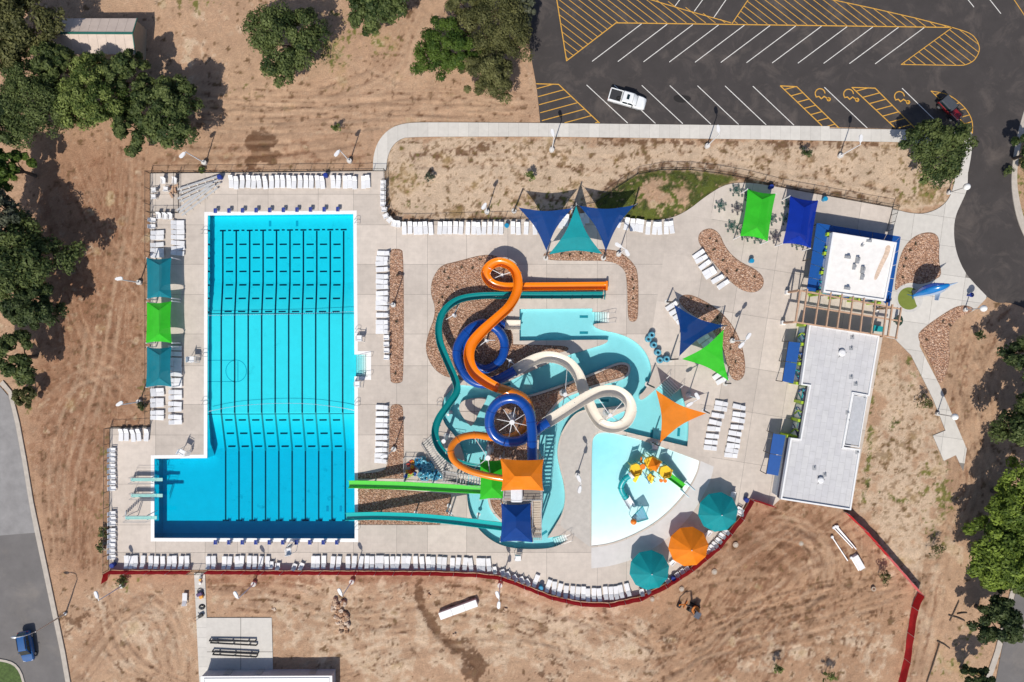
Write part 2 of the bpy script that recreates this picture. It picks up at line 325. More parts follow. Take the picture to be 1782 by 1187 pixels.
wet = np.maximum(wet, mask([(1140, 1100), (1185, 1090), (1190, 1120), (1150, 1135)], 5)*.7)
wet = np.maximum(wet, mask([(895, 1187), (950, 1150), (1000, 1120), (1010, 1140), (960, 1187)], 5)*.5)
wet = np.maximum(wet, mask([(105, 1075), (165, 1055), (160, 1090), (120, 1105)], 4)*.6)
# tyre tracks
tracks([(235, 250), (225, 420), (205, 560), (190, 720), (150, 860), (160, 990)], 26, 11, 11, -.05, wet, .22)
tracks([(120, 520), (150, 640), (100, 780), (110, 960)], 14, 7, 12, -.05, wet, .3)
tracks([(60, 690), (150, 640), (240, 720)], 14, 4, 13, -.04, red, .8)
tracks([(270, 170), (420, 190), (600, 195), (780, 190), (935, 200)], 18, 12, 14, -.06, wet, .3)
tracks([(280, 265), (450, 262), (640, 240)], 9, 6, 15, -.04, red, .6)
tracks([(735, 0), (705, 70), (660, 130), (560, 170)], 7, 6, 16, -.05, wet, .3)
tracks([(1180, 1187), (1260, 1080), (1330, 980), (1440, 900)], 26, 16, 17, -.07, red, .9)
tracks([(1130, 1160), (1240, 1100), (1380, 1060), (1560, 1010)], 30, 15, 18, -.08, wet, .42)
tracks([(1300, 1187), (1380, 1080), (1440, 1010), (1420, 930), (1350, 910)], 18, 9, 19, -.07, red, .8)
tracks([(1700, 560), (1670, 700), (1690, 830), (1640, 960), (1615, 1080), (1590, 1187)], 11, 9, 20, -.05, red, .7)
tracks([(1782, 560), (1700, 620), (1650, 650)], 12, 6, 21, -.05, red, .6)
tracks([(1730, 560), (1690, 700), (1740, 860)], 14, 5, 22, -.06, wet, .35)
tracks([(350, 1040), (480, 1045), (620, 1080), (800, 1060), (1000, 1120)], 22, 9, 23, -.06, wet, .35, False)
tracks([(120, 1187), (220, 1060), (270, 1050), (300, 1110), (320, 1187)], 12, 8, 24, -.06, red, .7)
tracks([(190, 1010), (200, 1080), (240, 1150), (330, 1187)], 12, 6, 25, -.06, wet, .35)
tracks([(690, 260), (900, 262), (1150, 275), (1400, 300), (1570, 330)], 12, 6, 26, -.03, wet, .25)
tracks([(540, 1187), (700, 1120), (900, 1100), (1080, 1150)], 24, 8, 27, -.05, wet, .3, False)
for k, c in enumerate([(838, 1085), (890, 1080), (440, 1035), (430, 1040), (1410, 945)]):
    stroke([(c[0]+(12+3*(k % 2))*math.cos(a), c[1]+12*math.sin(a)) for a in np.linspace(0, 6.2, 12)], .3, -.08, wet, .55, .06, k)
tracks([(1200, 1050), (1300, 990), (1380, 900)], 40, 14, 51, -.07, wet, .4, False)
tracks([(1420, 1187), (1460, 1080), (1500, 980), (1480, 920)], 22, 10, 52, -.07, wet, .4)
tracks([(230, 760), (180, 880), (130, 1000)], 20, 8, 53, -.06, red, .8)
tracks([(960, 1100), (1060, 1080), (1160, 1140), (1120, 1187)], 22, 9, 54, -.07, wet, .4, False)
tracks([(120, 300), (170, 420), (230, 520), (210, 700)], 16, 7, 55, -.05, wet, .25)
tracks([(1660, 600), (1720, 680), (1720, 800)], 20, 8, 56, -.06, wet, .3)
for k, q in enumerate(([(228, 250), (222, 380), (196, 520), (170, 660), (120, 800), (100, 940)], [(150, 560), (140, 640), (95, 760), (85, 860)], [(60, 720), (130, 650), (230, 640)], [(250, 200), (420, 215), (640, 208), (800, 175), (930, 180)], [(740, 0), (712, 60), (690, 120), (600, 165), (450, 185)], [(560, 60), (640, 120), (720, 150)], [(1700, 545), (1672, 690), (1690, 820), (1645, 960), (1612, 1080), (1590, 1190)], [(1760, 560), (1720, 640), (1700, 760)], [(1180, 1187), (1260, 1090), (1340, 1030), (1440, 960)], [(1100, 1150), (1260, 1120), (1420, 1080), (1560, 1020)], [(1330, 900), (1390, 905), (1440, 945), (1430, 1010), (1370, 1060)], [(1300, 930), (1380, 925), (1415, 960), (1400, 1000)], [(1230, 1010), (1300, 950), (1400, 890)], [(130, 1187), (210, 1080), (280, 1060), (310, 1120), (300, 1187)], [(500, 1187), (620, 1120), (860, 1110), (1050, 1140)])):
    for o_ in (0, 18): stroke([(a_+o_*(.9 if k in (0, 1, 2, 6, 7) else .4), b_+o_*(.2 if k in (0, 1, 6, 7) else .9)) for a_, b_ in q], .3, -.05, light, .95, .06, 900+k*2+o_)
# irrigation trenches / weed lines
for q in ([(1527, 600), (1524, 650), (1512, 780), (1505, 885)], [(1565, 715), (1550, 745), (1535, 760)], [(1519, 722), (1545, 731)], [(1495, 820), (1512, 830)], [(1516, 850), (1560, 868), (1605, 885)], [(1585, 655), (1575, 690)], [(1575, 610), (1595, 650)], [(1655, 790), (1640, 860), (1655, 900)]):
    [stroke(q, .45, -.04, grass, .62, .2, k) for k in (5, 15)]
for q in ([(690, 266), (760, 268), (880, 246)], [(688, 270), (712, 275), (745, 292), (765, 315)], [(787, 247), (786, 275)], [(883, 245), (884, 285)], [(900, 352), (1000, 340), (1045, 345), (1110, 302)], [(1040, 345), (1105, 300), (1200, 290), (1330, 318), (1560, 350)], [(950, 244), (1200, 245), (1560, 252)], [(800, 382), (900, 376)], [(680, 340), (690, 375), (760, 382)]):
    [stroke(q, .6, -.03, wet, .55, .3, k) for k in (6, 16)]
for q, a in (([(840, 355), (900, 365), (905, 380), (830, 382)], .7), ([(1000, 340), (1060, 330), (1050, 350), (900, 378), (905, 352), (960, 335)], .55), ([(950, 250), (1040, 250), (1030, 265), (960, 262)], .4), ([(1565, 300), (1640, 320), (1630, 358), (1570, 350)], .45), ([(1560, 250), (1630, 250), (1620, 310), (1570, 300)], .4), ([(545, 60), (590, 70), (610, 110), (560, 122), (530, 100)], .75), ([(640, 60), (690, 60), (690, 90), (650, 85)], .75), ([(285, 0), (420, 0), (380, 12), (330, 18)], .7), ([(190, 1000), (240, 1000), (238, 1022), (200, 1020)], .9), ([(180, 760), (190, 760), (190, 990), (176, 960), (183, 850)], .8), ([(445, 1000), (500, 1000), (480, 1008), (450, 1010)], .7), ([(240, 660), (262, 665), (262, 720), (248, 710)], .6), ([(1500, 880), (1520, 800), (1500, 830)], .6), ([(1600, 800), (1660, 800), (1660, 960), (1600, 930)], .38), ([(10, 680), (50, 660), (60, 720), (40, 730)], .5), ([(262, 296), (640, 292), (640, 298), (262, 302)], .5), ([(380, 145), (470, 148), (470, 160), (390, 165)], .5), ([(560, 145), (620, 148), (610, 158), (570, 158)], .55), ([(1580, 600), (1615, 660), (1600, 680), (1570, 640)], .45), ([(1762, 190), (1800, 200), (1800, 460), (1782, 400), (1770, 330)], .7), ([(1650, 1100), (1720, 1080), (1710, 1187), (1600, 1187)], .25), ([(680, 250), (760, 250), (740, 380), (680, 380)], .22), ([(500, 20), (620, 10), (640, 90), (560, 90)], .35)):
    grass = np.maximum(grass, mask(q, 7)*a)
grass = np.maximum(grass, mask(LAWN, 2)*1.0)
grass = np.maximum(grass, mask(MEDIAN, 1)*1.0)
dry = mask(rnd([(1104, 318), (1150, 308), (1190, 318), (1216, 340), (1196, 364), (1150, 374), (1106, 364)]), 6)*(1.0+.35*nz(1.2, 31))
grass = grass*(1-np.clip(dry, 0, 1)*.9); pale = np.maximum(pale, np.clip(dry, 0, 1)*.35); red = np.maximum(red, np.clip(dry, 0, 1)*.5)
hgt += .45*mask(LAWN, 8)*mask(LAWN, 3)
for c, r_ in (((1155, 1112), 20), ((1405, 945), 14), ((452, 1062), 22), ((820, 1165), 22), ((455, 258), 18)):  # spoil heaps
    cx, cy = P(*c)[:2]; d2 = ((GXX-cx)**2+(GYY-cy)**2)/(r_/S)**2; hgt += np.exp(-d2)*(.3+.12*nz(.8, 40))
hgt = np.where(free > 0, hgt*free, 0)-.05*(1-free)
hgt[0, :] = hgt[-1, :] = 0; hgt[:, 0] = hgt[:, -1] = 0
inner = in_poly(GXX, GYY, offset(W(DECK), -1.2))
keepv = ~inner
idx = np.arange(nx*ny).reshape(ny, nx)
kq = keepv[:-1, :-1] & keepv[1:, :-1] & keepv[:-1, 1:] & keepv[1:, 1:]
quads = np.stack([idx[:-1, :-1][kq], idx[:-1, 1:][kq], idx[1:, 1:][kq], idx[1:, :-1][kq]], 1)
verts = np.stack([GXX.ravel(), GYY.ravel(), hgt.ravel()], 1)
BIG = 1500.0
ring = np.array([(gx[0], gy[0], 0), (gx[-1], gy[0], 0), (gx[-1], gy[-1], 0), (gx[0], gy[-1], 0), (-BIG, -BIG, 0), (BIG, -BIG, 0), (BIG, BIG, 0), (-BIG, BIG, 0)])
nv = len(verts); verts = np.vstack([verts, ring]); quads = np.vstack([quads, np.array([(4, 5, 1, 0), (5, 6, 2, 1), (6, 7, 3, 2), (7, 4, 0, 3)])+nv])
me = bpy.data.meshes.new('ground'); me.vertices.add(len(verts)); me.vertices.foreach_set('co', verts.astype(np.float32).ravel())
me.loops.add(quads.size); me.loops.foreach_set('vertex_index', quads.astype(np.int32).ravel())
me.polygons.add(len(quads)); me.polygons.foreach_set('loop_start', np.arange(0, quads.size, 4, dtype=np.int32))
# soil colour: dirt, pale crust, damp earth, weeds
def vn(u, v, seed):
    tb = np.random.default_rng(seed).standard_normal((256, 256)); i = np.floor(u).astype(int); j = np.floor(v).astype(int); a_ = u-i; b_ = v-j; a_ = a_*a_*(3-2*a_); b_ = b_*b_*(3-2*b_)
    g_ = lambda p, q: tb[p % 256, q % 256]
    return (g_(i, j)*(1-a_)+g_(i+1, j)*a_)*(1-b_)+(g_(i, j+1)*(1-a_)+g_(i+1, j+1)*a_)*b_
def fb(sc_, seed, oc=4, gain=.6, ang=0, st=1):
    c_, s_ = math.cos(ang), math.sin(ang); u = (GXX*c_+GYY*s_)/(sc_*st)+90; v = (-GXX*s_+GYY*c_)/sc_+90; t_ = 0; am = 1
    for k in range(oc): t_ = t_+am*vn(u*2**k, v*2**k, seed+k); am *= gain
    return (t_-t_.mean())/t_.std()
def lin_(r_, g_, b_): c_ = np.array([r_, g_, b_])/255; return ((c_+.055)/1.055)**2.4*.80
def st(x, lo, hi): t_ = np.clip((x-lo)/(hi-lo), 0, 1); return t_*t_*(3-2*t_)
soilc = np.empty((ny, nx, 3)); soilc[:] = lin_(199, 163, 133)
def lay(m_, col):
    global soilc
    soilc = soilc*(1-m_[..., None])+np.asarray(col)*m_[..., None]
f6, f2, f1, fh, fq = fb(6, 500), fb(2, 510), fb(.9, 520), fb(.45, 530, 3), fb(.22, 540, 2)
lay(st(f6, -.6, 1.6)*.55, lin_(212, 177, 145))
lay(mask([(60, 240), (262, 240), (262, 742), (190, 745), (190, 995), (110, 1010), (50, 800)], 14), lin_(180, 139, 110))
lay(mask([(1180, 900), (1300, 880), (1480, 890), (1590, 1040), (1560, 1187), (1180, 1187), (1060, 1070)], 16)*.8, lin_(188, 149, 117))
lay(st(red+.22*f2+.12*f1, .3, .75)*.7, lin_(150, 108, 82))
lay(st(pale+.16*f2+.12*f1, .30, .62)*.95, lin_(222, 196, 168))
lay(st(pale+.1*f6, .3, .6)*st(f1+.4*f2, .7, 1.5)*.6, lin_(184, 150, 118))
for ang, m_ in ((1.5, mask([(60, 240), (262, 240), (262, 742), (190, 745), (190, 995), (110, 1010), (50, 800)], 10)), (.02, mask([(265, 140), (930, 150), (640, 215), (640, 300), (265, 300)], 10)), (.6, mask([(1180, 900), (1480, 890), (1590, 1040), (1560, 1187), (900, 1187), (1100, 1060)], 14)), (1.25, mask([(1640, 560), (1782, 540), (1700, 900), (1620, 1187), (1570, 1187), (1640, 900)], 12)), (.15, mask([(360, 1000), (900, 1020), (1000, 1187), (480, 1187)], 12))):
    k_ = fb(.5, int(ang*100)+600, 3, .6, ang, 14); soilc *= 1+(m_*np.clip(k_, -2, 2)*(.03 if ang == 1.5 else .055))[..., None]
    lay(m_*st(k_+.5*f2, 1.4, 2.4)*(.12 if ang == 1.5 else .3), lin_(132, 98, 74))
lay(st(wet+.20*f1+.16*fh, .32, .62)*.85, lin_(112, 80, 58))
lay(st(fh+.5*f1+.6*f6, 1.7, 2.5)*.25, lin_(128, 98, 72))
lay(np.clip(rut, 0, 1)*st(f1+fh, -2.0, .4)*.5, lin_(126, 92, 68))
lay(np.clip(ridge, 0, 1)*.30, lin_(222, 190, 158))
pz = mask([(672, 240), (1580, 250), (1665, 300), (1640, 355), (1550, 362), (1300, 315), (1110, 300), (1040, 350), (905, 380), (690, 384), (672, 350)], 4)+.8*mask([(1535, 590), (1600, 640), (1660, 800), (1660, 960), (1480, 890)], 8)
edge_ = np.clip(pz, 0, 1)*(1-mask([(700, 262), (1560, 268), (1600, 300), (1540, 340), (1290, 295), (1110, 285), (1030, 330), (900, 350), (705, 360)], 8))
lay(np.clip(pz, 0, 1)*st(fh+.7*f2+.8*edge_, 1.45, 2.1)*.75, lin_(118, 92, 62))
lay(np.clip(pz, 0, 1)*st(fq+.8*f1-.2*f6, 2.0, 2.8)*.6, lin_(100, 88, 52))
lay(st(-fh-.5*f1, 1.9, 2.6)*.3, lin_(226, 200, 172))
gm = st(grass+.20*f1+.20*fh+.08*fq, .50, .72)
gm = gm*(.15+.85*st(grass, .05, .25)); gm = np.maximum(gm, mask(LAWN, 1)*(1-st(dry+.2*f1, .3, .75))*st(fh+f1, -3, -.8)); gm = np.maximum(gm, mask(MEDIAN, 1))
gcol = lin_(70, 78, 34)*(1-st(f1, -1, 1))[..., None]+lin_(128, 126, 66)*st(f1, -1, 1)[..., None]
lay(gm*.92, gcol)
lay(st(blur(grass, 8)+.2*f2, .3, .7)*(1-gm)*.4, lin_(176, 150, 100))
lay(np.clip(light, 0, 1)*st(f1+fh, -2.4, .4)*.5, lin_(216, 184, 154))
soilc *= (1+.045*np.clip(f2, -2, 2)+.035*np.clip(fh, -2, 2)+.045*np.clip(fq, -2, 2))[..., None]
lawnm = mask(LAWN, 1); soilc = soilc*(1-(lawnm*gm)[..., None]*.85)+lin_(82, 92, 36)*(lawnm*gm*(1+.3*np.clip(f1, -1, 1)))[..., None]*.85
soilc = np.clip(soilc, .02, .75)
at = me.attributes.new('soil', 'FLOAT_COLOR', 'POINT')
soil = np.ones((len(verts), 4), np.float32); soil[:, :3] = lin_(188, 153, 124); soil[:nv, :3] = soilc.reshape(-1, 3)
at.data.foreach_set('color', soil.ravel()); me.update(); me.validate()
me.polygons.foreach_set('use_smooth', np.ones(len(quads), bool))
def ground_mat():
    m = bpy.data.materials.new('dirt'); m.use_nodes = True; t = m.node_tree; n = t.nodes; b = n['Principled BSDF']
    b.inputs['Roughness'].default_value = .95; b.inputs['Specular IOR Level'].default_value = .15
    a = n.new('ShaderNodeAttribute'); a.attribute_name = 'soil'; sp = n.new('ShaderNodeSeparateColor'); lnk(t, a.outputs['Color'], sp.inputs[0])
    g = n.new('ShaderNodeNewGeometry')
    def noise(sc, det=8, ro=.7):
        k = n.new('ShaderNodeTexNoise'); k.inputs['Scale'].default_value = sc; k.inputs['Detail'].default_value = det; k.inputs['Roughness'].default_value = ro
        lnk(t, g.outputs['Position'], k.inputs['Vector']); return k.outputs['Fac']
    def math_(op, x, y):
        k = n.new('ShaderNodeMath'); k.operation = op
        for i, q in enumerate((x, y)):
            if isinstance(q, (int, float)): k.inputs[i].default_value = q
            else: lnk(t, q, k.inputs[i])
        return k.outputs[0]
    def ss(x, lo, hi, a0=0, a1=1):
        k = n.new('ShaderNodeMapRange'); k.interpolation_type = 'SMOOTHSTEP'; lnk(t, x, k.inputs[0])
        for i, q in enumerate((lo, hi, a0, a1)): k.inputs[i+1].default_value = q
        return k.outputs[0]
    def mix(f, c1, c2):
        k = n.new('ShaderNodeMix'); k.data_type = 'RGBA'; lnk(t, f, k.inputs[0])
        for i, q in ((6, c1), (7, c2)):
            if isinstance(q, tuple): k.inputs[i].default_value = q+(1,)
            else: lnk(t, q, k.inputs[i])
        return k.outputs[2]
    vm = n.new('ShaderNodeVectorMath'); vm.operation = 'SCALE'; lnk(t, a.outputs['Color'], vm.inputs[0]); lnk(t, ss(noise(7, 5), .28, .72, .86, 1.12), vm.inputs['Scale']); lnk(t, vm.outputs[0], b.inputs['Base Color'])
    bp = n.new('ShaderNodeBump'); bp.inputs['Strength'].default_value = .9; bp.inputs['Distance'].default_value = .16
    lnk(t, math_('ADD', noise(4, 9, .75), math_('MULTIPLY', noise(14, 4), .4)), bp.inputs['Height']); lnk(t, bp.outputs[0], b.inputs['Normal'])
    return m
tag(link('ground', me, ground_mat()), 'bare tan dirt ground with tyre ruts round the pools', None, None, 'structure')
# ================================================================ paving
conc = mat('deck_concrete', (.575, .505, .44), .85, var=.10, scale=.9, bump=.15, bscale=30, rnd=.13)
def fine_joints(m, pitch, dark=.9, wd=.012):
    "faint saw cuts in the concrete"
    t = m.node_tree; n = t.nodes; b = n['Principled BSDF']; src = b.inputs['Base Color'].links[0].from_socket
    g = n.new('ShaderNodeNewGeometry'); s_ = n.new('ShaderNodeSeparateXYZ'); lnk(t, g.outputs['Position'], s_.inputs[0]); last = None
    for i in (0, 1):
        k = n.new('ShaderNodeMath'); k.operation = 'PINGPONG'; k.inputs[1].default_value = pitch/2; lnk(t, s_.outputs[i], k.inputs[0])
        c = n.new('ShaderNodeMath'); c.operation = 'LESS_THAN'; c.inputs[1].default_value = wd; lnk(t, k.outputs[0], c.inputs[0])
        if last:
            q = n.new('ShaderNodeMath'); q.operation = 'MAXIMUM'; lnk(t, last, q.inputs[0]); lnk(t, c.outputs[0], q.inputs[1]); last = q.outputs[0]
        else: last = c.outputs[0]
    # blotches of damp and wear
    no = n.new('ShaderNodeTexNoise'); no.inputs['Scale'].default_value = .16; no.inputs['Detail'].default_value = 7; no.inputs['Roughness'].default_value = .7
    lnk(t, g.outputs['Position'], no.inputs['Vector'])
    mr = n.new('ShaderNodeMapRange'); mr.inputs[1].default_value = .32; mr.inputs[2].default_value = .68; mr.inputs[3].default_value = .9; mr.inputs[4].default_value = 1.07
    lnk(t, no.outputs['Fac'], mr.inputs[0])
    f = n.new('ShaderNodeMapRange'); f.inputs[3].default_value = 1; f.inputs[4].default_value = dark; lnk(t, last, f.inputs[0])
    mu = n.new('ShaderNodeMath'); mu.operation = 'MULTIPLY'; lnk(t, mr.outputs[0], mu.inputs[0]); lnk(t, f.outputs[0], mu.inputs[1])
    vm = n.new('ShaderNodeVectorMath'); vm.operation = 'SCALE'; lnk(t, src, vm.inputs[0]); lnk(t, mu.outputs[0], vm.inputs['Scale']); lnk(t, vm.outputs[0], b.inputs['Base Color'])
fine_joints(conc, 1.15)
walk = mat('walk_concrete', (.60, .57, .52), .85, var=.08, scale=1.2, bump=.12, bscale=30, rnd=.09)
joint = mat('joint_grey', (.22, .20, .18), .95)
def slabs(name, label, outline, holes, cells, z, m, edge=.12):
    "a concrete apron: a base sheet and on it single cast slabs with open joints"
    base = sheet(name, [W(outline)], [W(h) for h in holes], z-.02, joint, edge=edge); tag(base, label)
    polys = [W(outline)]+[W(h) for h in holes]+[W(c) for c in cells]; nh = 1+len(holes)
    v, f, of = cdt(polys); groups = {}
    for t_, o in zip(f, of):
        if 0 not in o or any(1 <= i < nh for i in o): continue
        c = [i for i in o if i >= nh]
        if c: groups.setdefault(max(c), []).append(t_)
    for g in groups.values():
        used = sorted({i for t_ in g for i in t_}); mp = {i: k for k, i in enumerate(used)}
        a = sum(abs((v[t_[1]]-v[t_[0]]).cross(v[t_[2]]-v[t_[0]])) for t_ in g)/2
        if a < .25: continue
        q = MB(); q.v = [(v[i].x, v[i].y, z) for i in used]; q.f = [tuple(mp[i] for i in t_) for t_ in g]
        c = np.array(q.v).mean(0); me_ = q.mesh('concrete_slab', tuple(c))
        if me_.polygons[0].normal.z < 0: me_.flip_normals()
        link('concrete_slab', me_, m, base, tuple(float(x) for x in c))
    return base
def grid_cells(x0, x1, y0, y1, dx, dy, ang=0, gap=.5, jit=6, clip=None):
    g = random.Random(int(x0*7+y0)); out = []; cx, cy = (x0+x1)/2, (y0+y1)/2; ca, sa = math.cos(ang), math.sin(ang)
    xs = [x0]; ys = [y0]
    while xs[-1] < x1: xs.append(min(x1, xs[-1]+dx+g.uniform(-jit, jit)))
    while ys[-1] < y1: ys.append(min(y1, ys[-1]+dy+g.uniform(-jit, jit)))
    for i in range(len(xs)-1):
        for j in range(len(ys)-1):
            q = [(xs[i]+gap, ys[j]+gap), (xs[i+1]-gap, ys[j]+gap), (xs[i+1]-gap, ys[j+1]-gap), (xs[i]+gap, ys[j+1]-gap)]
            out.append([(cx+(a-cx)*ca-(b-cy)*sa, cy+(a-cx)*sa+(b-cy)*ca) for a, b in q])
    return out
COP = offset(LAP, 6)
river_holes = [RIVER, KID]
bed_holes = [BEDS[k] for k in BEDS if k not in ('entrance', 'forecourt')]
cells = grid_cells(186, 1260, 292, 1052, 70, 66, gap=.22, jit=20)
rot = [c for c in grid_cells(1000, 1640, 250, 1150, 66, 74, R(9), gap=.22, jit=18) if min(p[0] for p in c) > 1128.5]
slabs('pool_deck', 'pale concrete pool deck of cast slabs', DECK, [COP]+river_holes+bed_holes, cells+rot, .08, conc)
slabs('river_island', 'concrete rimmed island between the river channels', ISLE, [offset(ISLE, -4)], grid_cells(840, 1105, 620, 940, 70, 70), .08, conc, .9)
slabs('river_islet', 'small leaf-shaped concrete island in the river', ISLET, [], grid_cells(790, 850, 680, 750, 40, 40), .08, conc, .9)
slabs('entrance_plaza', 'concrete entrance plaza and curving path', PLAZA, [BEDS['entrance'], BEDS['forecourt']], grid_cells(1520, 1730, 290, 830, 46, 46, R(8), gap=.2), .075, walk)
slabs('sidewalk', 'concrete sidewalk along the parking lot', SIDEWALK, [], [[(a+.1, 190), (a+17.4, 190), (a+17.4, 330), (a+.1, 330)] for a in np.arange(640, 1700, 17.5)], .12, walk)
slabs('service_path', 'narrow concrete service path from the south gate', PATH_S, [], [[(330, b+.1), (366, b+.1), (366, b+16.9), (330, b+16.9)] for b in np.arange(990, 1190, 17)], .06, walk)
slabs('equipment_pad', 'square concrete equipment pad beside the white roof', PAD_S, [], grid_cells(355, 480, 1070, 1195, 60, 60), .064, walk)
# asphalt
def asphalt(name, col, dust, worn=.5):
    m = mat(name, col, .9, var=.16, scale=.35, bump=.35, bscale=18); t = m.node_tree; n = t.nodes; b = n['Principled BSDF']
    src = b.inputs['Base Color'].links[0].from_socket; g = n.new('ShaderNodeNewGeometry')
    no = n.new('ShaderNodeTexNoise'); no.inputs['Scale'].default_value = .22; no.inputs['Detail'].default_value = 10; no.inputs['Roughness'].default_value = .72; no.inputs['Distortion'].default_value = .6
    lnk(t, g.outputs['Position'], no.inputs['Vector'])
    mr = n.new('ShaderNodeMapRange'); mr.inputs[1].default_value = .5; mr.inputs[2].default_value = .78; mr.inputs[4].default_value = worn; lnk(t, no.outputs['Fac'], mr.inputs[0])
    mx = n.new('ShaderNodeMix'); mx.data_type = 'RGBA'; lnk(t, mr.outputs[0], mx.inputs[0]); lnk(t, src, mx.inputs[6]); mx.inputs[7].default_value = dust+(1,); lnk(t, mx.outputs[2], b.inputs['Base Color'])
    return m
ASPHALT = asphalt('asphalt', (.050, .043, .041), (.15, .122, .105), .7)
lot = sheet('parking_lot', [W(ASPH)], [], .03, ASPHALT); tag(lot, 'dark asphalt parking lot with access road')
tag(sheet('west_road', [W(ROAD_W)], [W(offset(MEDIAN, 4))], .03, asphalt('old_asphalt', (.155, .145, .14), (.25, .22, .19), .6)), 'worn grey asphalt street')
tag(sheet('road_apron', [W([(0, 672), (15, 690), (28, 742), (40, 807), (52, 880), (61, 927), (0, 932)])], [], .034, mat('apron_concrete', (.27, .26, .255), .9, var=.2, scale=.5, bump=.2)), 'paler concrete stretch of the street')
tag(sheet('east_road', [W(ROAD_E)], [], .03, asphalt('old_asphalt')if False else MATS['old_asphalt']), 'grey asphalt street in the corner')
kc = mat('kerb_concrete', (.47, .42, .36), .9, var=.15, scale=1.5, bump=.2)
for nm, q in (('east_kerb', KERB_E), ('west_kerb', KERB_W), ('southeast_kerb', KERB_SE)):
    mb = MB(); o = sheet(nm, [W(q)], [], .15, kc, edge=.15); tag(o, 'concrete kerb along the '+nm.split('_')[0]+' street')
tag(sheet('median_kerb', [W(offset(MEDIAN, 4))], [W(MEDIAN)], .15, kc, edge=.15), 'rounded concrete kerb of the grassy median')
tag(sheet('median_lawn', [W(MEDIAN)], [], .10, mat('lawn', (.075, .12, .03), .95, var=.5, scale=2.5, bump=.6, bscale=9)), 'grassy median in the street corner')
# ================================================================ paint on the asphalt
wp = mat('white_paint', (.72, .70, .66), .8, var=.18, scale=3); yp = mat('yellow_paint', (.62, .33, .05), .8, var=.2, scale=3)
def pline(name, a, b, wd=.11, m=wp, z=.036):
    a, b = P(*a), P(*b); d = (b-a); L = d.length; n_ = Vector((-d.y, d.x, 0)).normalized()*wd/2; c = (a+b)/2
    mb = MB(); mb.v = [tuple(p-c) for p in (a-n_, b-n_, b+n_, a+n_)]; mb.f = [(0, 1, 2, 3)]
    o = link(name, mb.mesh(name), m, lot, (c.x, c.y, z)); return o
def pring(name, pts, wd=.11, m=yp, z=.038):
    q = [P(*p)[:2] for p in pts]; mb = MB(); n_ = len(q)
    for i in range(n_-1):
        a, b = Vector(q[i]), Vector(q[i+1]); d = (b-a).normalized(); k = Vector((-d.y, d.x))*wd/2; e = d*wd*.3
        mb.add([(p.x, p.y, z+.0004*(i % 2)) for p in (a-k-e, b-k+e, b+k+e, a+k-e)], [(0, 1, 2, 3)])
    c = np.array(mb.v).mean(0); c[2] = 0; mb.v = [tuple(np.array(v)-c) for v in mb.v]
    return link(name, mb.mesh(name), m, lot, tuple(float(x) for x in c))
def hatch(poly, dr, sp, wd=.1, m=yp, name='hatch_line'):
    dx, dy = dr; L = math.hypot(dx, dy); dx /= L; dy /= L; nx_, ny_ = -dy, dx
    pr = [p[0]*nx_+p[1]*ny_ for p in poly]; s_ = min(pr)+sp*.6
    while s_ < max(pr):
        hits = []
        for i in range(len(poly)):
            a, b = poly[i], poly[(i+1) % len(poly)]; da, db = a[0]*nx_+a[1]*ny_-s_, b[0]*nx_+b[1]*ny_-s_
            if da*db < 0:
                t = da/(da-db); hits.append((a[0]+(b[0]-a[0])*t)*dx+(a[1]+(b[1]-a[1])*t)*dy)
        hits.sort()
        for h0, h1 in zip(hits[::2], hits[1::2]):
            if h1-h0 > 4 : pline(name, (h0*dx+s_*nx_, h0*dy+s_*ny_), (h1*dx+s_*nx_, h1*dy+s_*ny_), wd, m)
        s_ += sp
for i in range(12): pline('bay_line', (1116.4+44.7*i, 41.7+.6*i), (1030.4+44.75*i, 107+.4*i))
for i, x in enumerate((1020.8, 1069, 1116.8, 1165.6, 1213.7, 1261.7, 1310)): pline('bay_line', (x, 148+.35*i), (x+71.5, 214.4+.6*i))
for a, b in (((1434.4, 152), (1509, 223)), ((1569.6, 153.7), (1641, 223)), ((1683, -2), (1694.7, 12.6)), ((1721, -2), (1741.5, 24)), ((1184, -2), (1174.5, 11)), ((1224, -2), (1208, 20)), ((1264.5, -2), (1241.5, 31.6))): pline('bay_line', a, b)
H1 = [(968, -12), (986, 106), (1072, 40), (1272, 40), (1120, -12)]; pring('hatch_outline', [(968, -6), (986, 106), (1072, 40), (1657, 48)], .15); pring('hatch_outline', [(1120, -4), (1190, 17), (1272, 40)], .13)
hatch(H1, (.78, .6), 10.3)
H2 = [(1274, 41), (1307, -10), (1420, -10), (1449, 0), (1520, 15), (1657, 48)]; pring('hatch_outline', [(1274, 41), (1307, -8)], .13); pring('hatch_outline', [(1445, -1), (1520, 15), (1590, 31), (1657, 48)], .13); hatch(H2, (.78, .6), 10.3)
LOBE = [(1657, 48)]+[tuple(p) for p in cr([(1657, 48), (1691, 60.7), (1704, 83.4), (1696, 103.6), (1681, 112.5), (1668, 114)], 6, False)]+[(1568, 112.5)]
pring('hatch_outline', LOBE+[(1657, 48)], .12); hatch(LOBE, (.78, .6), 10.5)
for q in ([(1358, 149.6), (1386.3, 151), (1460, 223), (1430, 218.7)], [(1482.4, 152.4), (1522.8, 153.7), (1592, 223), (1557.7, 223)]):
    pring('hatch_outline', [q[3], q[0], q[1], q[2]], .15); hatch(q, (.96, -.26), 13.5, .14)
q = [(933.5, 146), (972, 147), (1043, 214), (970, 214), (942, 210)]; pring('hatch_outline', [q[0], q[1], q[2]], .15); hatch(q, (.96, -.26), 14, .13)
q = [(1620, 158.7)]+[tuple(p) for p in cr([(1620, 158.7), (1650.5, 165.6), (1678, 187), (1691, 209.8), (1692, 232)], 5, False)]+[(1683, 220)]
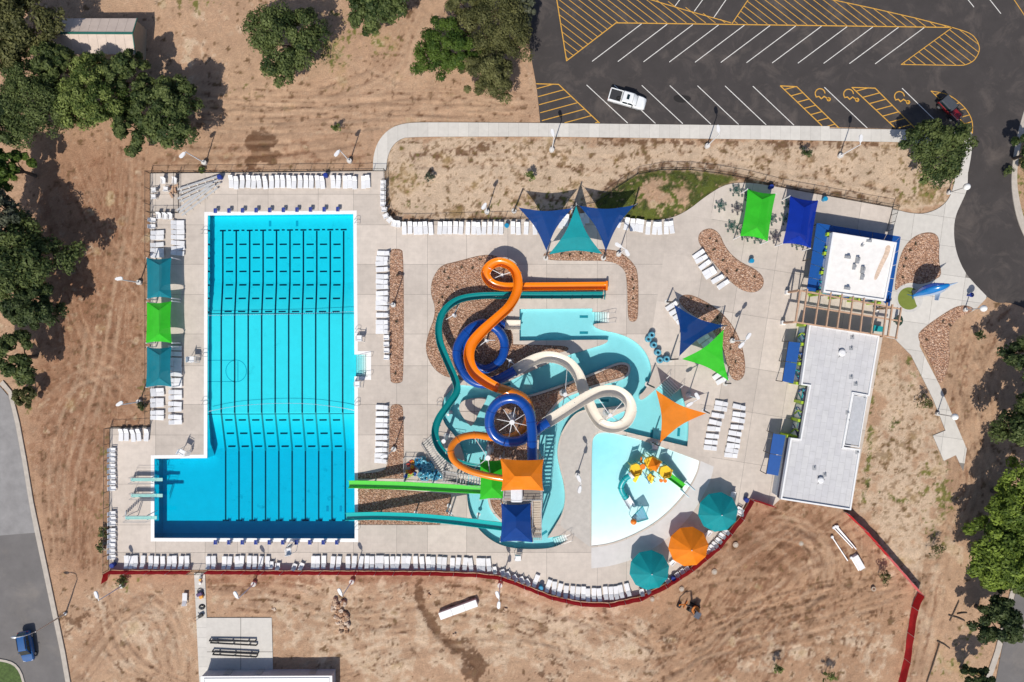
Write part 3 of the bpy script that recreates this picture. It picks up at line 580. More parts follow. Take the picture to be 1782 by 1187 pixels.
pring('hatch_outline', q+[q[0]], .12); hatch(q, (.96, -.26), 12.5, .12)
pline('bay_line', (1762, -4), (1784, 29), .12, yp)
def wheelchair(cx, cy):
    s_ = .98
    pring('wheelchair_symbol', [(cx+8.5*math.cos(a)-1, cy+8.5*math.sin(a)) for a in np.linspace(2.6, 6.2, 14)], .15)
    pring('wheelchair_symbol', [(cx-8, cy+6), (cx-3, cy+5), (cx+1, cy+9), (cx+6, cy+5), (cx+14, cy+10)], .17)
    pring('wheelchair_symbol', [(cx+14+2.2*math.cos(a), cy+10+2.2*math.sin(a)) for a in np.linspace(0, 6.3, 9)], .25)
for c in ((1428, 163), (1477.5, 164), (1566, 168)): wheelchair(*c)
stain = mat('oil_stain', (.018, .015, .013), .6); tag(sheet('oil_stain', [W(rnd([(1172, 166), (1185, 165), (1202, 168), (1202, 176), (1185, 180), (1172, 175)]))], [], .034, stain, parent=lot, kind=None))
# ================================================================ pools
def plaster(name, col): return mat(name, col, .7, var=.05, scale=.7)
def water_mat(name, sig, bump=.03):
    m = bpy.data.materials.new(name); m.use_nodes = True; t = m.node_tree; n = t.nodes; n.remove(n['Principled BSDF'])
    out = n['Material Output']; tr = n.new('ShaderNodeBsdfTransparent'); gl = n.new('ShaderNodeBsdfGlossy'); gl.inputs['Roughness'].default_value = .06
    fr = n.new('ShaderNodeFresnel'); fr.inputs[0].default_value = 1.33; mx = n.new('ShaderNodeMixShader')
    g = n.new('ShaderNodeNewGeometry'); no = n.new('ShaderNodeTexNoise'); no.inputs['Scale'].default_value = 2.4; no.inputs['Detail'].default_value = 5; lnk(t, g.outputs['Position'], no.inputs['Vector'])
    bp = n.new('ShaderNodeBump'); bp.inputs['Strength'].default_value = .35; bp.inputs['Distance'].default_value = bump; lnk(t, no.outputs['Fac'], bp.inputs['Height']); lnk(t, bp.outputs[0], gl.inputs['Normal'])
    lnk(t, fr.outputs[0], mx.inputs[0]); lnk(t, tr.outputs[0], mx.inputs[1]); lnk(t, gl.outputs[0], mx.inputs[2]); lnk(t, mx.outputs[0], out.inputs[0])
    va = n.new('ShaderNodeVolumeAbsorption'); va.inputs[0].default_value = tuple(1-s_/1.2 for s_ in sig)+(1,); va.inputs[1].default_value = 1.2; lnk(t, va.outputs[0], out.inputs[1])
    return m
WATER_LAP = water_mat('lap_water', (1.05, .10, .035)); WATER_RIV = water_mat('river_water', (.60, .11, .06))
def solid(name, poly, holes, z0, z1, m):
    v, f, of = cdt([poly]+holes); keep = [tuple(t_) for t_, o in zip(f, of) if 0 in o and len(o) == 1]
    used = sorted({i for t_ in keep for i in t_}); mp = {i: k for k, i in enumerate(used)}; n_ = len(used)
    keep = [tuple(mp[i] for i in t_) for t_ in keep]; mb = MB(); mb.v = [(v[i].x, v[i].y, z1) for i in used]+[(v[i].x, v[i].y, z0) for i in used]
    mb.f = list(keep)+[tuple(i+n_ for i in reversed(t_)) for t_ in keep]; ec = {(a, b) for t_ in keep for a, b in zip(t_, t_[1:]+t_[:1])}
    mb.f += [(b, a, a+n_, b+n_) for a, b in ec if (b, a) not in ec]
    return mb.build(name, m)
def walls(name, polys, z0, z1, m, parent):
    mb = MB()
    for p in polys:
        n_ = len(p); k = len(mb.v); mb.v += [(a, b, z1) for a, b in p]+[(a, b, z0) for a, b in p]; mb.f += [(k+i, k+(i+1) % n_, k+n_+(i+1) % n_, k+n_+i) for i in range(n_)]
    return link(name, mb.mesh(name), m, parent)
WZ = .03
# --- lap pool: its floor steps down from the middle towards both ends
PROF_Y = [372, 490, 548, 718, 785, 1000]; PROF_Z = [-1.45, -1.45, -.85, -.85, -2.5, -2.5]
def lap_z(py): return lin(PROF_Y, PROF_Z, py)
lapfloor = plaster('lap_plaster', (.26, .78, .80))
def stains(m):
    t = m.node_tree; n = t.nodes; b = n['Principled BSDF']; src = b.inputs['Base Color'].links[0].from_socket; g = n.new('ShaderNodeNewGeometry'); fs_ = []
    for sc_, lo, hi in ((.9, .56, .72), (.10, .50, .62)):
        no = n.new('ShaderNodeTexNoise'); no.inputs['Scale'].default_value = sc_; no.inputs['Detail'].default_value = 8; no.inputs['Roughness'].default_value = .7; lnk(t, g.outputs['Position'], no.inputs['Vector'])
        mr = n.new('ShaderNodeMapRange'); mr.inputs[1].default_value = lo; mr.inputs[2].default_value = hi; lnk(t, no.outputs['Fac'], mr.inputs[0]); fs_.append(mr.outputs[0])
    mu = n.new('ShaderNodeMath'); mu.operation = 'MULTIPLY'; lnk(t, fs_[0], mu.inputs[0]); lnk(t, fs_[1], mu.inputs[1]); m2 = n.new('ShaderNodeMath'); m2.operation = 'MULTIPLY'; m2.inputs[1].default_value = .7; lnk(t, mu.outputs[0], m2.inputs[0])
    mx = n.new('ShaderNodeMix'); mx.data_type = 'RGBA'; lnk(t, m2.outputs[0], mx.inputs[0]); lnk(t, src, mx.inputs[6]); mx.inputs[7].default_value = (.08, .40, .45, 1); lnk(t, mx.outputs[2], b.inputs['Base Color'])
stains(lapfloor)
lapwall = plaster('lap_wall_plaster', (.10, .55, .72))
mb = MB(); ys = [360, 430, 490, 519, 548, 600, 660, 718, 740, 762, 785, 797, 860, 950]
for a, b in zip(ys[:-1], ys[1:]):
    x0, x1 = (355, 650); za, zb = lap_z(a), lap_z(b); mb.add([P(x0, b)+Vector((0, 0, zb)), P(x1, b)+Vector((0, 0, zb)), P(x1, a)+Vector((0, 0, za)), P(x0, a)+Vector((0, 0, za))], [(0, 1, 2, 3)])
mb.add([P(262, 945)+Vector((0, 0, -2.5)), P(355, 945)+Vector((0, 0, -2.5)), P(355, 790)+Vector((0, 0, -2.5)), P(262, 790)+Vector((0, 0, -2.5))], [(0, 1, 2, 3)])
lap = mb.build('lap_pool', lapfloor); tag(lap, 'fifty metre lap pool with black lane lines and a diving well', None, None, 'structure')
walls('pool_wall', [W(offset(LAP, .3))], -2.7, .05, lapwall, lap)
cop = sheet('coping', [W(COP)], [W(LAP)], .10, mat('coping_white', (.80, .79, .77), .6, var=.05), parent=lap, edge=.4)
tile = mat('navy_tile', (.006, .012, .045), .4, var=.1)
def floor_strip(name, pts, wd, horiz=False):
    "a tile line on the pool floor through photo pixels"
    mb = MB(); q = []
    for x, y in pts: z = lap_z(y)+.006; q.append(P(x, y, z))
    for a, b in zip(q[:-1], q[1:]):
        d = (b-a); k = Vector((-d.y, d.x, 0)).normalized()*wd/2; mb.add([a-k, b-k, b+k, a+k], [(0, 1, 2, 3)])
    c = q[0].copy(); me_ = mb.mesh(name, c); o = link(name, me_, tile, lap, c)
    return o
# lane positions in metres so that lines stay straight in plan
LX = [P(387.8+23.36*i, 420, -1.45).x for i in range(10)]
def wpx(x, y): z = lap_z(y); return 891+x*S*H/(H-z)
for i, x in enumerate(LX):
    floor_strip('lane_line', [(wpx(x, y), y) for y in (402, 450, 490, 519, 548, 620, 718, 740, 762, 785, 830, 905)], .24)
    floor_strip('lane_end_bar', [(wpx(x, 401)-5.2, 401.5-.2*i), (wpx(x, 401)+5.2, 401.3-.2*i)], .24); floor_strip('lane_end_bar', [(wpx(x, 905)-5.4, 905.5), (wpx(x, 905)+5.4, 905.5)], .24)
    if i < 9:
        xm = (x+LX[i+1])/2
        floor_strip('lane_mark', [(wpx(xm, 401)-2.6, 401-.2*i), (wpx(xm, 401)+2.6, 401-.2*i)], .22)
        for y in (425.3, 448.8, 472.5, 496, 519.5, 542.5, 731, 754.3, 777): floor_strip('lane_mark', [(wpx(xm, y)-6.3, y), (wpx(xm, y)+6.3, y-.2)], .24)
for y in (546, 721): floor_strip('contrast_line', [(364, y), (616, y-1)], .09)
pale_tile = mat('pale_blue_tile', (.06, .45, .55), .4)
def court(pts):
    o = floor_strip('court_line', pts, .12); o.data.materials[0] = pale_tile
court([(363, 627), (408, 627)]); court([(363, 664), (408, 664)]); court([(411+18*math.cos(a), 645.5+19*math.sin(a)) for a in np.linspace(0, 6.29, 25)]); court([(414, 628), (414, 663)])
for x, y in ((470, 389), (517, 389), (570, 885), (593, 885), (272, 0)):
    if y: o = floor_strip('depth_marker', [(x, y-5), (x, y+5)], .38); o.data.materials[0] = pale_tile
# wall targets
for y in (401, 425, 449, 472, 496, 519, 543):
    p = P(362.5, y); MB().box(p+Vector((.035, 0, -.3)), (.06, .25, .4)).build('wall_target', tile, lap)
for i in range(6):  # broad entry steps in the alcove
    MB().box(P(638-3.6*i, 636)+Vector((0, 0, -.5-.12*i)), (.33, 3.3, 1.0)).build('entry_step', mat('coping_white'), lap); MB().box(P(636.4-3.6*i, 636)+Vector((0, 0, .004-.12*i)), (.05, 3.3, .012)).build('step_nosing', tile, lap)
w1 = solid('lap_pool_water', W(offset(LAP, -.2)), [], -3.0, WZ, WATER_LAP); tag(w1, 'clear turquoise water of the lap pool', None, None, 'structure')
# float lines
rope_m = mat('rope_blue', (.02, .12, .3), .6); flo = mat('float_white', (.8, .8, .8), .5)
for lab, pts in (('straight white float line across the upper part of the lap pool', [(363, 549), (440, 547.5), (520, 546), (616, 542)]), ('sagging white float line across the lower part of the lap pool', [(363, 716), (410, 707), (480, 702), (540, 703), (590, 709), (616, 714)])):
    pp = [P(a, b, WZ+.03) for a, b in cr(pts, 14, False)]; o = thing('float_line', lab, 'float line', pp[0]); MB().tube(pp, .025, 5).build('rope', rope_m, o, off=pp[0])
    mb = MB()
    for i in range(len(pp)-1):
        for t in (.25, .75): mb.ball(pp[i].lerp(pp[i+1], t), .05, 6, 4)
    tag(mb.build('floats', flo, o, off=pp[0]), kind='stuff')
# --- lazy river and plunge pools
riverfloor = plaster('river_plaster', (.74, .78, .77))
riv = sheet('lazy_river', [W(RIVER)], [], -.78, riverfloor); tag(riv, 'winding lazy river and slide plunge pool with pale floor')
walls('pool_wall', [W(offset(RIVER, .3))], -.8, .06, plaster('river_wall', (.62, .82, .82)), riv)
walls('pool_wall', [W(offset(ISLE, -.3)), W(offset(ISLET, -.3))], -.8, .06, MATS['river_wall'], riv)
tag(solid('river_water', W(offset(RIVER, -.2)), [W(offset(ISLE, .2)), W(offset(ISLET, .2))], -1.0, WZ, WATER_RIV), 'shallow light turquoise water of the lazy river', None, None, 'structure')
def steps(x, y, ang, n_, wd, rise, parent, zt=.0):
    "flight of white steps going down along direction ang (photo) from (x, y)"
    d = Vector((math.cos(ang), -math.sin(ang), 0)); k = Vector((-d.y, d.x, 0)); p = P(x, y)
    for i in range(n_):
        c = p+d*(.18+.36*i); z = zt-rise*i
        M = Matrix((d, k, Vector((0, 0, 1)))).transposed()
        MB().box(c+Vector((0, 0, z-.45)), (.35, wd, .9), M=M).build('entry_step', mat('coping_white'), parent); MB().box(c+d*.15+Vector((0, 0, z+.004)), (.05, wd-.01, .012), M=M).build('step_nosing', tile, parent)
steps(1060, 552.5, math.pi, 6, 1.62, .11, riv); steps(1174.5, 665.5, math.pi-.785, 6, 2.4, .11, riv); steps(986.5, 935.5, math.pi-.42, 6, 1.1, .11, riv)
def pool_text(x, y, ang, wd, z):
    p = P(x, y, z); MB().box((0, 0, .002), (wd, .42, .004)).build('depth_marker', mat('marker_teal', (.03, .28, .33), .5), riv, loc=p, rz=ang)
for x, y, a in ((1016, 551, 0), (1016, 579, 0), (1134, 755, 1.5), (1181, 752, 1.5), (946, 928, .6), (881, 670, .3), (1052, 697, 0)): pool_text(x, y, a, 1.3, -.775)
# --- zero-depth wading pool
kc_ = (1042, 770)
def kid_z(x, y): return -.36*max(0, 1-math.hypot(x-kc_[0], y-kc_[1])/178)**.8
rings_ = [[(kc_[0]+r_*math.cos(a), kc_[1]+r_*math.sin(a)) for a in np.linspace(-.9, 2.2, 26)] for r_ in range(10, 200, 12)]
v, f, of = cdt([W(KID)]+[W(r_+[kc_]) for r_ in rings_])
mb = MB(); mb.v = [(p.x, p.y, kid_z(891+p.x*S, 593.5-p.y*S)+.02) for p in v]; mb.f = [tuple(t_) for t_, o in zip(f, of) if 0 in o]
wade = mb.build('wading_pool', plaster('wading_plaster', (.84, .86, .85)), smooth='all'); tag(wade, 'zero depth wading pool with white floor', None, None, 'structure')
walls('pool_wall', [W(offset(KID, .3))], -.5, .06, MATS['river_wall'], wade)
tag(solid('wading_water', W(offset(KID, -.2)), [], -.6, .028, water_mat('wading_water', (1.15, .17, .06))), 'very shallow clear water of the wading pool', None, None, 'structure')
apron = rnd([(1029, 953, X), (1029, 989, X), (1064, 985), (1112, 970), (1165, 936), (1207, 892), (1236, 838), (1242, 812, X), (1219, 802, X), (1215, 823), (1200, 852), (1173, 885), (1141, 913), (1101, 935), (1062, 949)])
tag(sheet('splash_apron', [W(apron)], [W(offset(KID, 1))], .084, mat('apron_pale', (.60, .58, .56), .85, var=.08, scale=.8, bump=.15)), 'pale concrete apron round the wading pool')
tag(sheet('centre_walk', [W(rnd([(1040, 713), (1017, 716), (1002, 723), (988, 740), (976, 763), (972, 790), (977, 815), (984, 840), (987, 868), (982, 895), (972, 914), (992, 926, X), (1027, 952, X), (1027, 772), (1032, 755), (1047, 747), (1044, 735), (1060, 727)]))], [], .084, mat('brushed_concrete', (.49, .455, .415), .85, var=.12, scale=1.4, bump=.2)), 'greyer brushed concrete walk between river and wading pool')
# ================================================================ rock beds
def rock_mat():
    m = bpy.data.materials.new('river_rock'); m.use_nodes = True; t = m.node_tree; n = t.nodes; b = n['Principled BSDF']; b.inputs['Roughness'].default_value = .9
    g = n.new('ShaderNodeNewGeometry'); r_ = n.new('ShaderNodeValToRGB'); lnk(t, g.outputs['Random Per Island'], r_.inputs[0]); e = r_.color_ramp.elements
    e[0].color = (.36, .19, .12, 1); e[1].color = (.70, .54, .42, 1)
    for p_, c in ((.2, (.26, .14, .09)), (.4, (.50, .30, .19)), (.62, (.58, .39, .27)), (.82, (.42, .27, .20))): q_ = e.new(p_); q_.color = c+(1,)
    lnk(t, r_.outputs[0], b.inputs['Base Color']); return m
ROCK = rock_mat(); bedsoil = mat('bed_soil', (.24, .14, .09), .95, var=.3, scale=6)
BEDLAB = {'narrow pool-side': 'long narrow gravel bed beside the lap pool steps', 'hooked pool-side': 'hook-shaped gravel bed beside the tube bin', 'slide run-out': 'big gravel bed under the orange and blue slides', 'blue sail': 'hooked gravel bed below the blue triangular sails', 'kidney-shaped': 'kidney-shaped gravel bed in the middle of the deck', 'green sail': 'curved gravel bed beside the green triangular sail', 'entrance': 'gravel bed beside the fish sculpture', 'forecourt': 'gravel bed along the entrance path', 'flume': 'gravel bed between the two straight flumes'}
def gravel(poly, z, parent, dens=58):
    p = W(poly); xs = [q[0] for q in p]; ys = [q[1] for q in p]; n_ = int((max(xs)-min(xs))*(max(ys)-min(ys))*dens)
    x = rng.uniform(min(xs), max(xs), n_); y = rng.uniform(min(ys), max(ys), n_); k = in_poly(x, y, offset(p, -.1)); x, y = x[k], y[k]; n_ = len(x)
    if n_ == 0: return
    base = np.array([(1, 0, 0), (.3, .95, 0), (-.8, .6, 0), (-.75, -.65, 0), (.35, -.9, 0), (0.05, 0, .9)]); s_ = rng.uniform(.07, .16, n_); a = rng.uniform(0, 6.28, n_)
    V = np.repeat(base[None], n_, 0)*rng.uniform(.6, 1.25, (n_, 6, 3))*s_[:, None, None]; ca, sa = np.cos(a)[:, None], np.sin(a)[:, None]
    vx = V[:, :, 0]*ca-V[:, :, 1]*sa+x[:, None]; vy = V[:, :, 0]*sa+V[:, :, 1]*ca+y[:, None]; vz = V[:, :, 2]+z+.03-.02
    vt = np.stack([vx, vy, vz], 2).reshape(-1, 3); tri = np.array([(0, 1, 5), (1, 2, 5), (2, 3, 5), (3, 4, 5), (4, 0, 5)])
    F = (tri[None]+np.arange(n_)[:, None, None]*6).reshape(-1, 3); me_ = bpy.data.meshes.new('gravel'); me_.from_pydata(vt, [], F.tolist()); me_.update()
    return tag(link('gravel', me_, ROCK, parent), kind='stuff')
for k, q in BEDS.items():
    o = sheet('rock_bed', [W(q)], [], .035, bedsoil); tag(o, BEDLAB[k]); gravel(q, .035, o)
o = sheet('island_bed', [W(offset(ISLE, -4))], [], .035, bedsoil); tag(o, 'gravel filled middle of the river island'); gravel(offset(ISLE, -5), .035, o)
# ================================================================ buildings
navy = mat('navy_fascia', (.012, .022, .07), .5); white_trim = mat('white_trim', (.78, .78, .77), .5, var=.05)
lime = mat('lime_paint', (.38, .55, .03), .5, var=.08); bluep = mat('blue_panel', (.005, .075, .30), .45, var=.08); tealp = mat('teal_paint', (.01, .30, .32), .45); wallp = mat('mural_wall', (.50, .55, .60), .7, var=.12)
dkmetal = mat('dark_metal', (.035, .03, .028), .5, metal=.3); grey_m = mat('grey_metal', (.42, .43, .44), .45, metal=.4); whitem = mat('white_metal', (.74, .74, .74), .4, var=.04); galv = mat('galvanised', (.5, .51, .52), .4, metal=.6)
wood = mat('pergola_timber', (.50, .32, .21), .75, var=.22, scale=3)
def roof_mat(name, col, seam, var=.1):
    m = mat(name, col, .7, var=var, scale=.8); t = m.node_tree; n = t.nodes; b = n['Principled BSDF']; src = b.inputs['Base Color'].links[0].from_socket
    g = n.new('ShaderNodeNewGeometry'); mp = n.new('ShaderNodeMapping'); mp.inputs['Rotation'].default_value = (0, 0, R(9.2)); lnk(t, g.outputs['Position'], mp.inputs[0])
    br = n.new('ShaderNodeTexBrick'); br.inputs['Scale'].default_value = .55; br.inputs['Color1'].default_value = (1, 1, 1, 1); br.inputs['Color2'].default_value = (.93, .93, .95, 1); br.inputs['Mortar'].default_value = (seam, seam, seam, 1); br.inputs['Mortar Size'].default_value = .012; br.inputs['Brick Width'].default_value = 1.0; br.inputs['Row Height'].default_value = .5
    mp.inputs['Rotation'].default_value = (0, 0, R(99.2)); lnk(t, mp.outputs[0], br.inputs['Vector'])
    mx = n.new('ShaderNodeMix'); mx.data_type = 'RGBA'; mx.blend_type = 'MULTIPLY'; mx.inputs[0].default_value = 1; lnk(t, src, mx.inputs[6]); lnk(t, br.outputs[0], mx.inputs[7]); lnk(t, mx.outputs[2], b.inputs['Base Color']); return m
def poly_roof(name, pts, z0, z1, m, parent, off): return MB().prism([P(a, b, z1)[:2] for a, b in pts], z0, z1).build(name, m, parent, off=off)
def parapet(pts, z0, z1, th, m, parent, off, name='parapet'):
    w_ = [P(a, b, z1)[:2] for a, b in pts]; ins = offset(w_, -th); mb = MB(); n_ = len(w_)
    for i in range(n_):
        j = (i+1) % n_; mb.add([(*w_[i], z0), (*w_[j], z0), (*ins[j], z0), (*ins[i], z0), (*w_[i], z1), (*w_[j], z1), (*ins[j], z1), (*ins[i], z1)], [(4, 5, 6, 7), (0, 1, 5, 4), (2, 3, 7, 6)])
    return mb.build(name, m, parent, off=off)
def mural(parent, a, b, off, seed, z1, out=.02):
    "painted panels, pilasters and swirls on the wall from a to b (metres), wall face on its left"
    g = random.Random(seed); a, b = Vector(a), Vector(b); d = (b-a); L = d.length; d.normalize(); nrm = Vector((-d.y, d.x, 0)); n_ = max(2, int(L/2.6))
    for i in range(n_+1):
        c = a+d*(L*i/n_); M = Matrix((d, nrm, Vector((0, 0, 1)))).transposed()
        MB().box(c+nrm*.22+Vector((0, 0, z1/2-.2)), (.42, .44, z1-.4), M=M).build('pilaster', lime, parent, off=off)
        if i == n_: break
        c = a+d*(L*(i+.5)/n_)
        MB().box(c+nrm*.05+Vector((0, 0, z1/2)), (L/n_-.8, .08, z1-.8), M=M).build('mural_panel', g.choice((white_trim, mat('pale_blue', (.42, .58, .72), .5), wallp)), parent, off=off)
        for k in range(3):
            u0 = g.uniform(-.9, .3); pts = [c+nrm*.12+d*(u0+.75*math.sin(t*2.4+k)*.8)+Vector((0, 0, .5+(z1-1.0)*t)) for t in np.linspace(0, 1, 9)]
            MB().tube(pts, g.uniform(.07, .17), 6).build('mural_swirl', g.choice((bluep, tealp, navy, lime)), parent, off=off)
# --- long bath house with the grey roof
ZB = 4.0
GREY = [(1409, 563), (1531, 584), (1513, 690), (1485, 685), (1468.5, 778), (1497.6, 782), (1481, 888), (1358.5, 869), (1376, 762), (1393, 764), (1409, 672), (1394, 670)]
L0 = P(1440, 720); bh = thing('bath_house', 'long bath house with flat pale grey roof and blue awnings', 'building', L0)
wl = offset([P(a, b, ZB)[:2] for a, b in GREY], -.15)
MB().prism(wl, 0, ZB-.6).build('wall', wallp, bh, off=L0)
rf = poly_roof('roof', offset(GREY, -1.5), ZB-.6, ZB-.25, roof_mat('grey_roof', (.565, .56, .56), .72), bh, L0)
parapet(GREY, ZB-.7, ZB, .22, white_trim, bh, L0)
mb = MB(); w2 = offset([P(a, b, ZB)[:2] for a, b in GREY], -.03); n_ = len(w2)
for i in range(n_): mb.add([(*w2[i], ZB-.7), (*w2[(i+1) % n_], ZB-.7), (*w2[(i+1) % n_], ZB-1.5), (*w2[i], ZB-1.5)], [(0, 1, 2, 3)])
mb.build('fascia', navy, bh, off=L0)
MB().prism([P(a, b, ZB-.2)[:2] for a, b in [(1486, 688), (1509, 692), (1495, 776), (1471, 772)]], ZB-.26, ZB-.16).build('roof_well', mat('roof_well', (.46, .47, .49), .8), bh, off=L0)
parapet([(1485, 685), (1510, 690), (1495.5, 779), (1468.5, 775)], ZB-.3, ZB+.05, .12, white_trim, bh, L0, 'well_curb')
W3 = [Vector((*p, 0)) for p in wl]
for sd, (i, j) in enumerate(((11, 0), (8, 9), (9, 10))): mural(bh, W3[i], W3[j], L0, 20+sd, 3.2)
def awning(quad, z, parent, off, seams=2):
    q = [P(a, b, z) for a, b in quad]; zz = (z+.25, z+.25, z-.05, z-.05); mb = MB(); v = [Vector((p.x, p.y, h)) for p, h in zip(q, zz)]
    for i in range(seams):
        t0, t1 = i/seams+.008, (i+1)/seams-.008; r_ = [v[0].lerp(v[1], t0), v[0].lerp(v[1], t1), v[3].lerp(v[2], t1), v[3].lerp(v[2], t0)]
        m_ = MB(); m_.add(r_+[p-Vector((0, 0, .08)) for p in r_], [(0, 1, 2, 3), (7, 6, 5, 4), (0, 4, 5, 1), (1, 5, 6, 2), (2, 6, 7, 3), (3, 7, 4, 0)]); m_.build('awning_panel', bluep, parent, off=off)
    for p, t in ((v[3], 0), (v[2], 0), (v[3].lerp(v[2], .5), 0)): mb.cyl((p.x, p.y, 0), .06, p.z-.08, 8)
    mb.bar(v[3]-Vector((0, 0, .1)), v[2]-Vector((0, 0, .1)), .1, .12); mb.build('awning_frame', dkmetal, parent, off=off)
awning([(1392, 596), (1379, 668), (1362, 664), (1373, 594)], 2.7, bh, L0, 2)
awning([(1366, 757), (1353, 828), (1334, 825), (1346, 754)], 2.7, bh, L0, 2)
for a, b, c, d in ((1398, 676, 1394, 696), (1389, 736, 1386, 756)):
    MB().prism([P(x, y, 2.2)[:2] for x, y in ((a, b), (a+9, b+1), (c+9, d+1), (c, d))], 2.0, 2.2).build('teal_canopy', tealp, bh, off=L0)
def vent(x, y, r_, z, parent, off):
    c = P(x, y, z); MB().cyl(c, r_, .35, 14).cyl(c+Vector((0, 0, .35)), r_*1.25, .12, 14, r_*.8).build('roof_vent', mat('white_metal'), parent, off=off)
    for a in (0, 2.1, 4.2): MB().bar(c+Vector((math.cos(a)*r_*1.9, math.sin(a)*r_*1.9, 0)), c+Vector((0, 0, .4)), .04).build('vent_brace', dkmetal, parent, off=off)
vent(1464, 614, .42, ZB-.25, bh, L0); vent(1427, 835, .38, ZB-.25, bh, L0)
for x, y in ((1483, 587), (1481, 606), (1481, 656), (1489, 668), (1475, 718), (1476, 731), (1417, 814), (1435, 826), (1492, 787), (1503, 692)):
    c = P(x, y, ZB-.25); MB().cyl(c, .07, .5, 8).box(c+Vector((0, 0, .02)), (.6, .6, .04)).build('vent_pipe', grey_m, bh, off=L0)
# --- entrance building with white roof and blue canopy
ZW = 4.9
WR = [(1449.4, 404), (1561, 422), (1541, 524), (1433, 508.5)]
L0 = P(1490, 470); eb = thing('entrance_building', 'entrance building with white flat roof ringed by a blue canopy', 'building', L0)
wl = offset([P(a, b, ZW)[:2] for a, b in WR], -.12); MB().prism(wl, 0, ZW-.6).build('wall', wallp, eb, off=L0)
wr = mat('white_roof', (.80, .775, .74), .6, var=.09, scale=1.1); poly_roof('roof', offset(WR, -1.5), ZW-.6, ZW-.25, wr, eb, L0); parapet(WR, ZW-1, ZW, .25, white_trim, eb, L0)
tag(sheet('rust_stain', [[tuple(P(a, b, ZW)[:2]) for a, b in rnd([(1543, 427), (1552, 426), (1550, 440), (1537, 465), (1527, 488), (1521, 486), (1531, 460), (1541, 440)])]], [], ZW-.246, mat('rust_wash', (.66, .50, .38), .8, var=.35, scale=2.5), parent=eb, kind=None)); bpy.data.objects['rust_stain'].location = tuple(-x for x in L0)
W3 = [Vector((*p, 0)) for p in wl]; mural(eb, W3[3], W3[0], L0, 31, 4.2); mural(eb, W3[2], W3[3], L0, 33, 4.0)
mb = MB(); w2 = offset([P(a, b, ZW)[:2] for a, b in WR], -.04); n_ = 4
for i in range(4): mb.add([(*w2[i], ZW-1), (*w2[(i+1) % n_], ZW-1), (*w2[(i+1) % n_], ZW-1.9), (*w2[i], ZW-1.9)], [(0, 1, 2, 3)])
mb.build('fascia', navy, eb, off=L0)
ZC = 3.1
OUT = [(1421.5, 388), (1567.6, 411.8), (1548, 533), (1404, 506)]
def strip4(a, b, c, d, n_, name='canopy_panel'):
    A, B, C, D = (Vector((*P(x, y, ZC)[:2], ZC)) for x, y in (a, b, c, d))
    for i in range(n_):
        t0, t1 = i/n_+.004, (i+1)/n_-.004; r_ = [A.lerp(B, t0), A.lerp(B, t1), D.lerp(C, t1), D.lerp(C, t0)]; lo = [p-Vector((0, 0, .12)) for p in r_]
        MB().add(r_+lo, [(0, 1, 2, 3), (7, 6, 5, 4), (0, 4, 5, 1), (1, 5, 6, 2), (2, 6, 7, 3), (3, 7, 4, 0)]).build(name, bluep, eb, off=L0)
strip4((1421.5, 388), (1404, 506), (1427, 509), (1442, 402), 5); strip4((1421.5, 388), (1567.6, 411.8), (1556, 424), (1442, 402), 6); strip4((1567.6, 411.8), (1548, 534), (1536, 524), (1556, 424), 5)
for x, y in ((1423, 390), (1470, 397), (1520, 405), (1565, 413), (1412, 450), (1405, 504), (1556, 475), (1548, 532)):
    c = P(x, y, ZC); MB().cyl((c.x, c.y, 0), .08, ZC-.12, 8).build('canopy_post', dkmetal, eb, off=L0)
for x, y, a, b in ((1491, 453, .5, 1.0), (1485, 465, .35, .8), (1500, 470, .5, 1.0), (1499, 482, .4, .9), (1474, 448, .8, .4), (1473, 502, .8, .4), (1511, 420, .7, .3), (1499, 428, .25, .25)):
    c = P(x, y, ZW-.25); MB().box(c+Vector((0, 0, .2)), (a, b, .4), R(-9)).box(c+Vector((.1, .1, .5)), (a*.5, b*.5, .25), R(-9)).build('rooftop_unit', grey_m, eb, off=L0, bevel=.03)
# --- pergola between the two buildings
ZP = 4.6; L0 = P(1465, 545); pg = thing('pergola', 'brown timber pergola spanning between the two bath house roofs', 'pergola', L0)
tops = [(1403.5, 503), (1425.5, 506), (1444.5, 509), (1463.5, 512), (1483, 516), (1502, 519), (1522, 523), (1542, 527), (1566.5, 535)]; bots = [(1395, 562), (1416.5, 565), (1436, 568.5), (1455, 572), (1475.5, 574.5), (1495, 578), (1514, 582), (1534.5, 587), (1557, 590)]
for a, b in zip(tops, bots): MB().bar(P(*a, ZP)+Vector((0, 0, .28)), P(*b, ZP)+Vector((0, 0, .28)), .16, .3).build('rafter', wood, pg, off=L0)
for (a, b) in (((1388, 505), (1568, 538)), ((1402, 533), (1568, 559)), ((1380, 560), (1561, 588))): MB().bar(P(*a, ZP), P(*b, ZP), .2, .3).build('main_beam', wood, pg, off=L0)
for a, b in (((1391, 505), (1383, 560)), ((1551, 530), (1543, 585))): MB().bar(P(*a, ZP)+Vector((0, 0, .3)), P(*b, ZP)+Vector((0, 0, .3)), .2, .3).build('end_beam', wood, pg, off=L0)
for x, y in ((1390, 505.5), (1382, 560.5), (1550, 535.5), (1543, 585)):
    c = P(x, y, ZP); MB().box((c.x, c.y, ZP/2-.1), (.3, .3, ZP-.2), R(-9)).build('post', wood, pg, off=L0); MB().box((c.x, c.y, .45), (.62, .62, .9), R(-9)).build('post_base', white_trim, pg, off=L0, bevel=.04)
c = P(1556, 558); MB().ball(c+Vector((0, 0, 1.3)), 1, 16, 8, (.12, .85, 1.1)).box(c+Vector((0, 0, .2)), (.3, .5, .3)).build('oval_sign', mat('dark_green', (.01, .06, .04), .4), pg, off=L0)
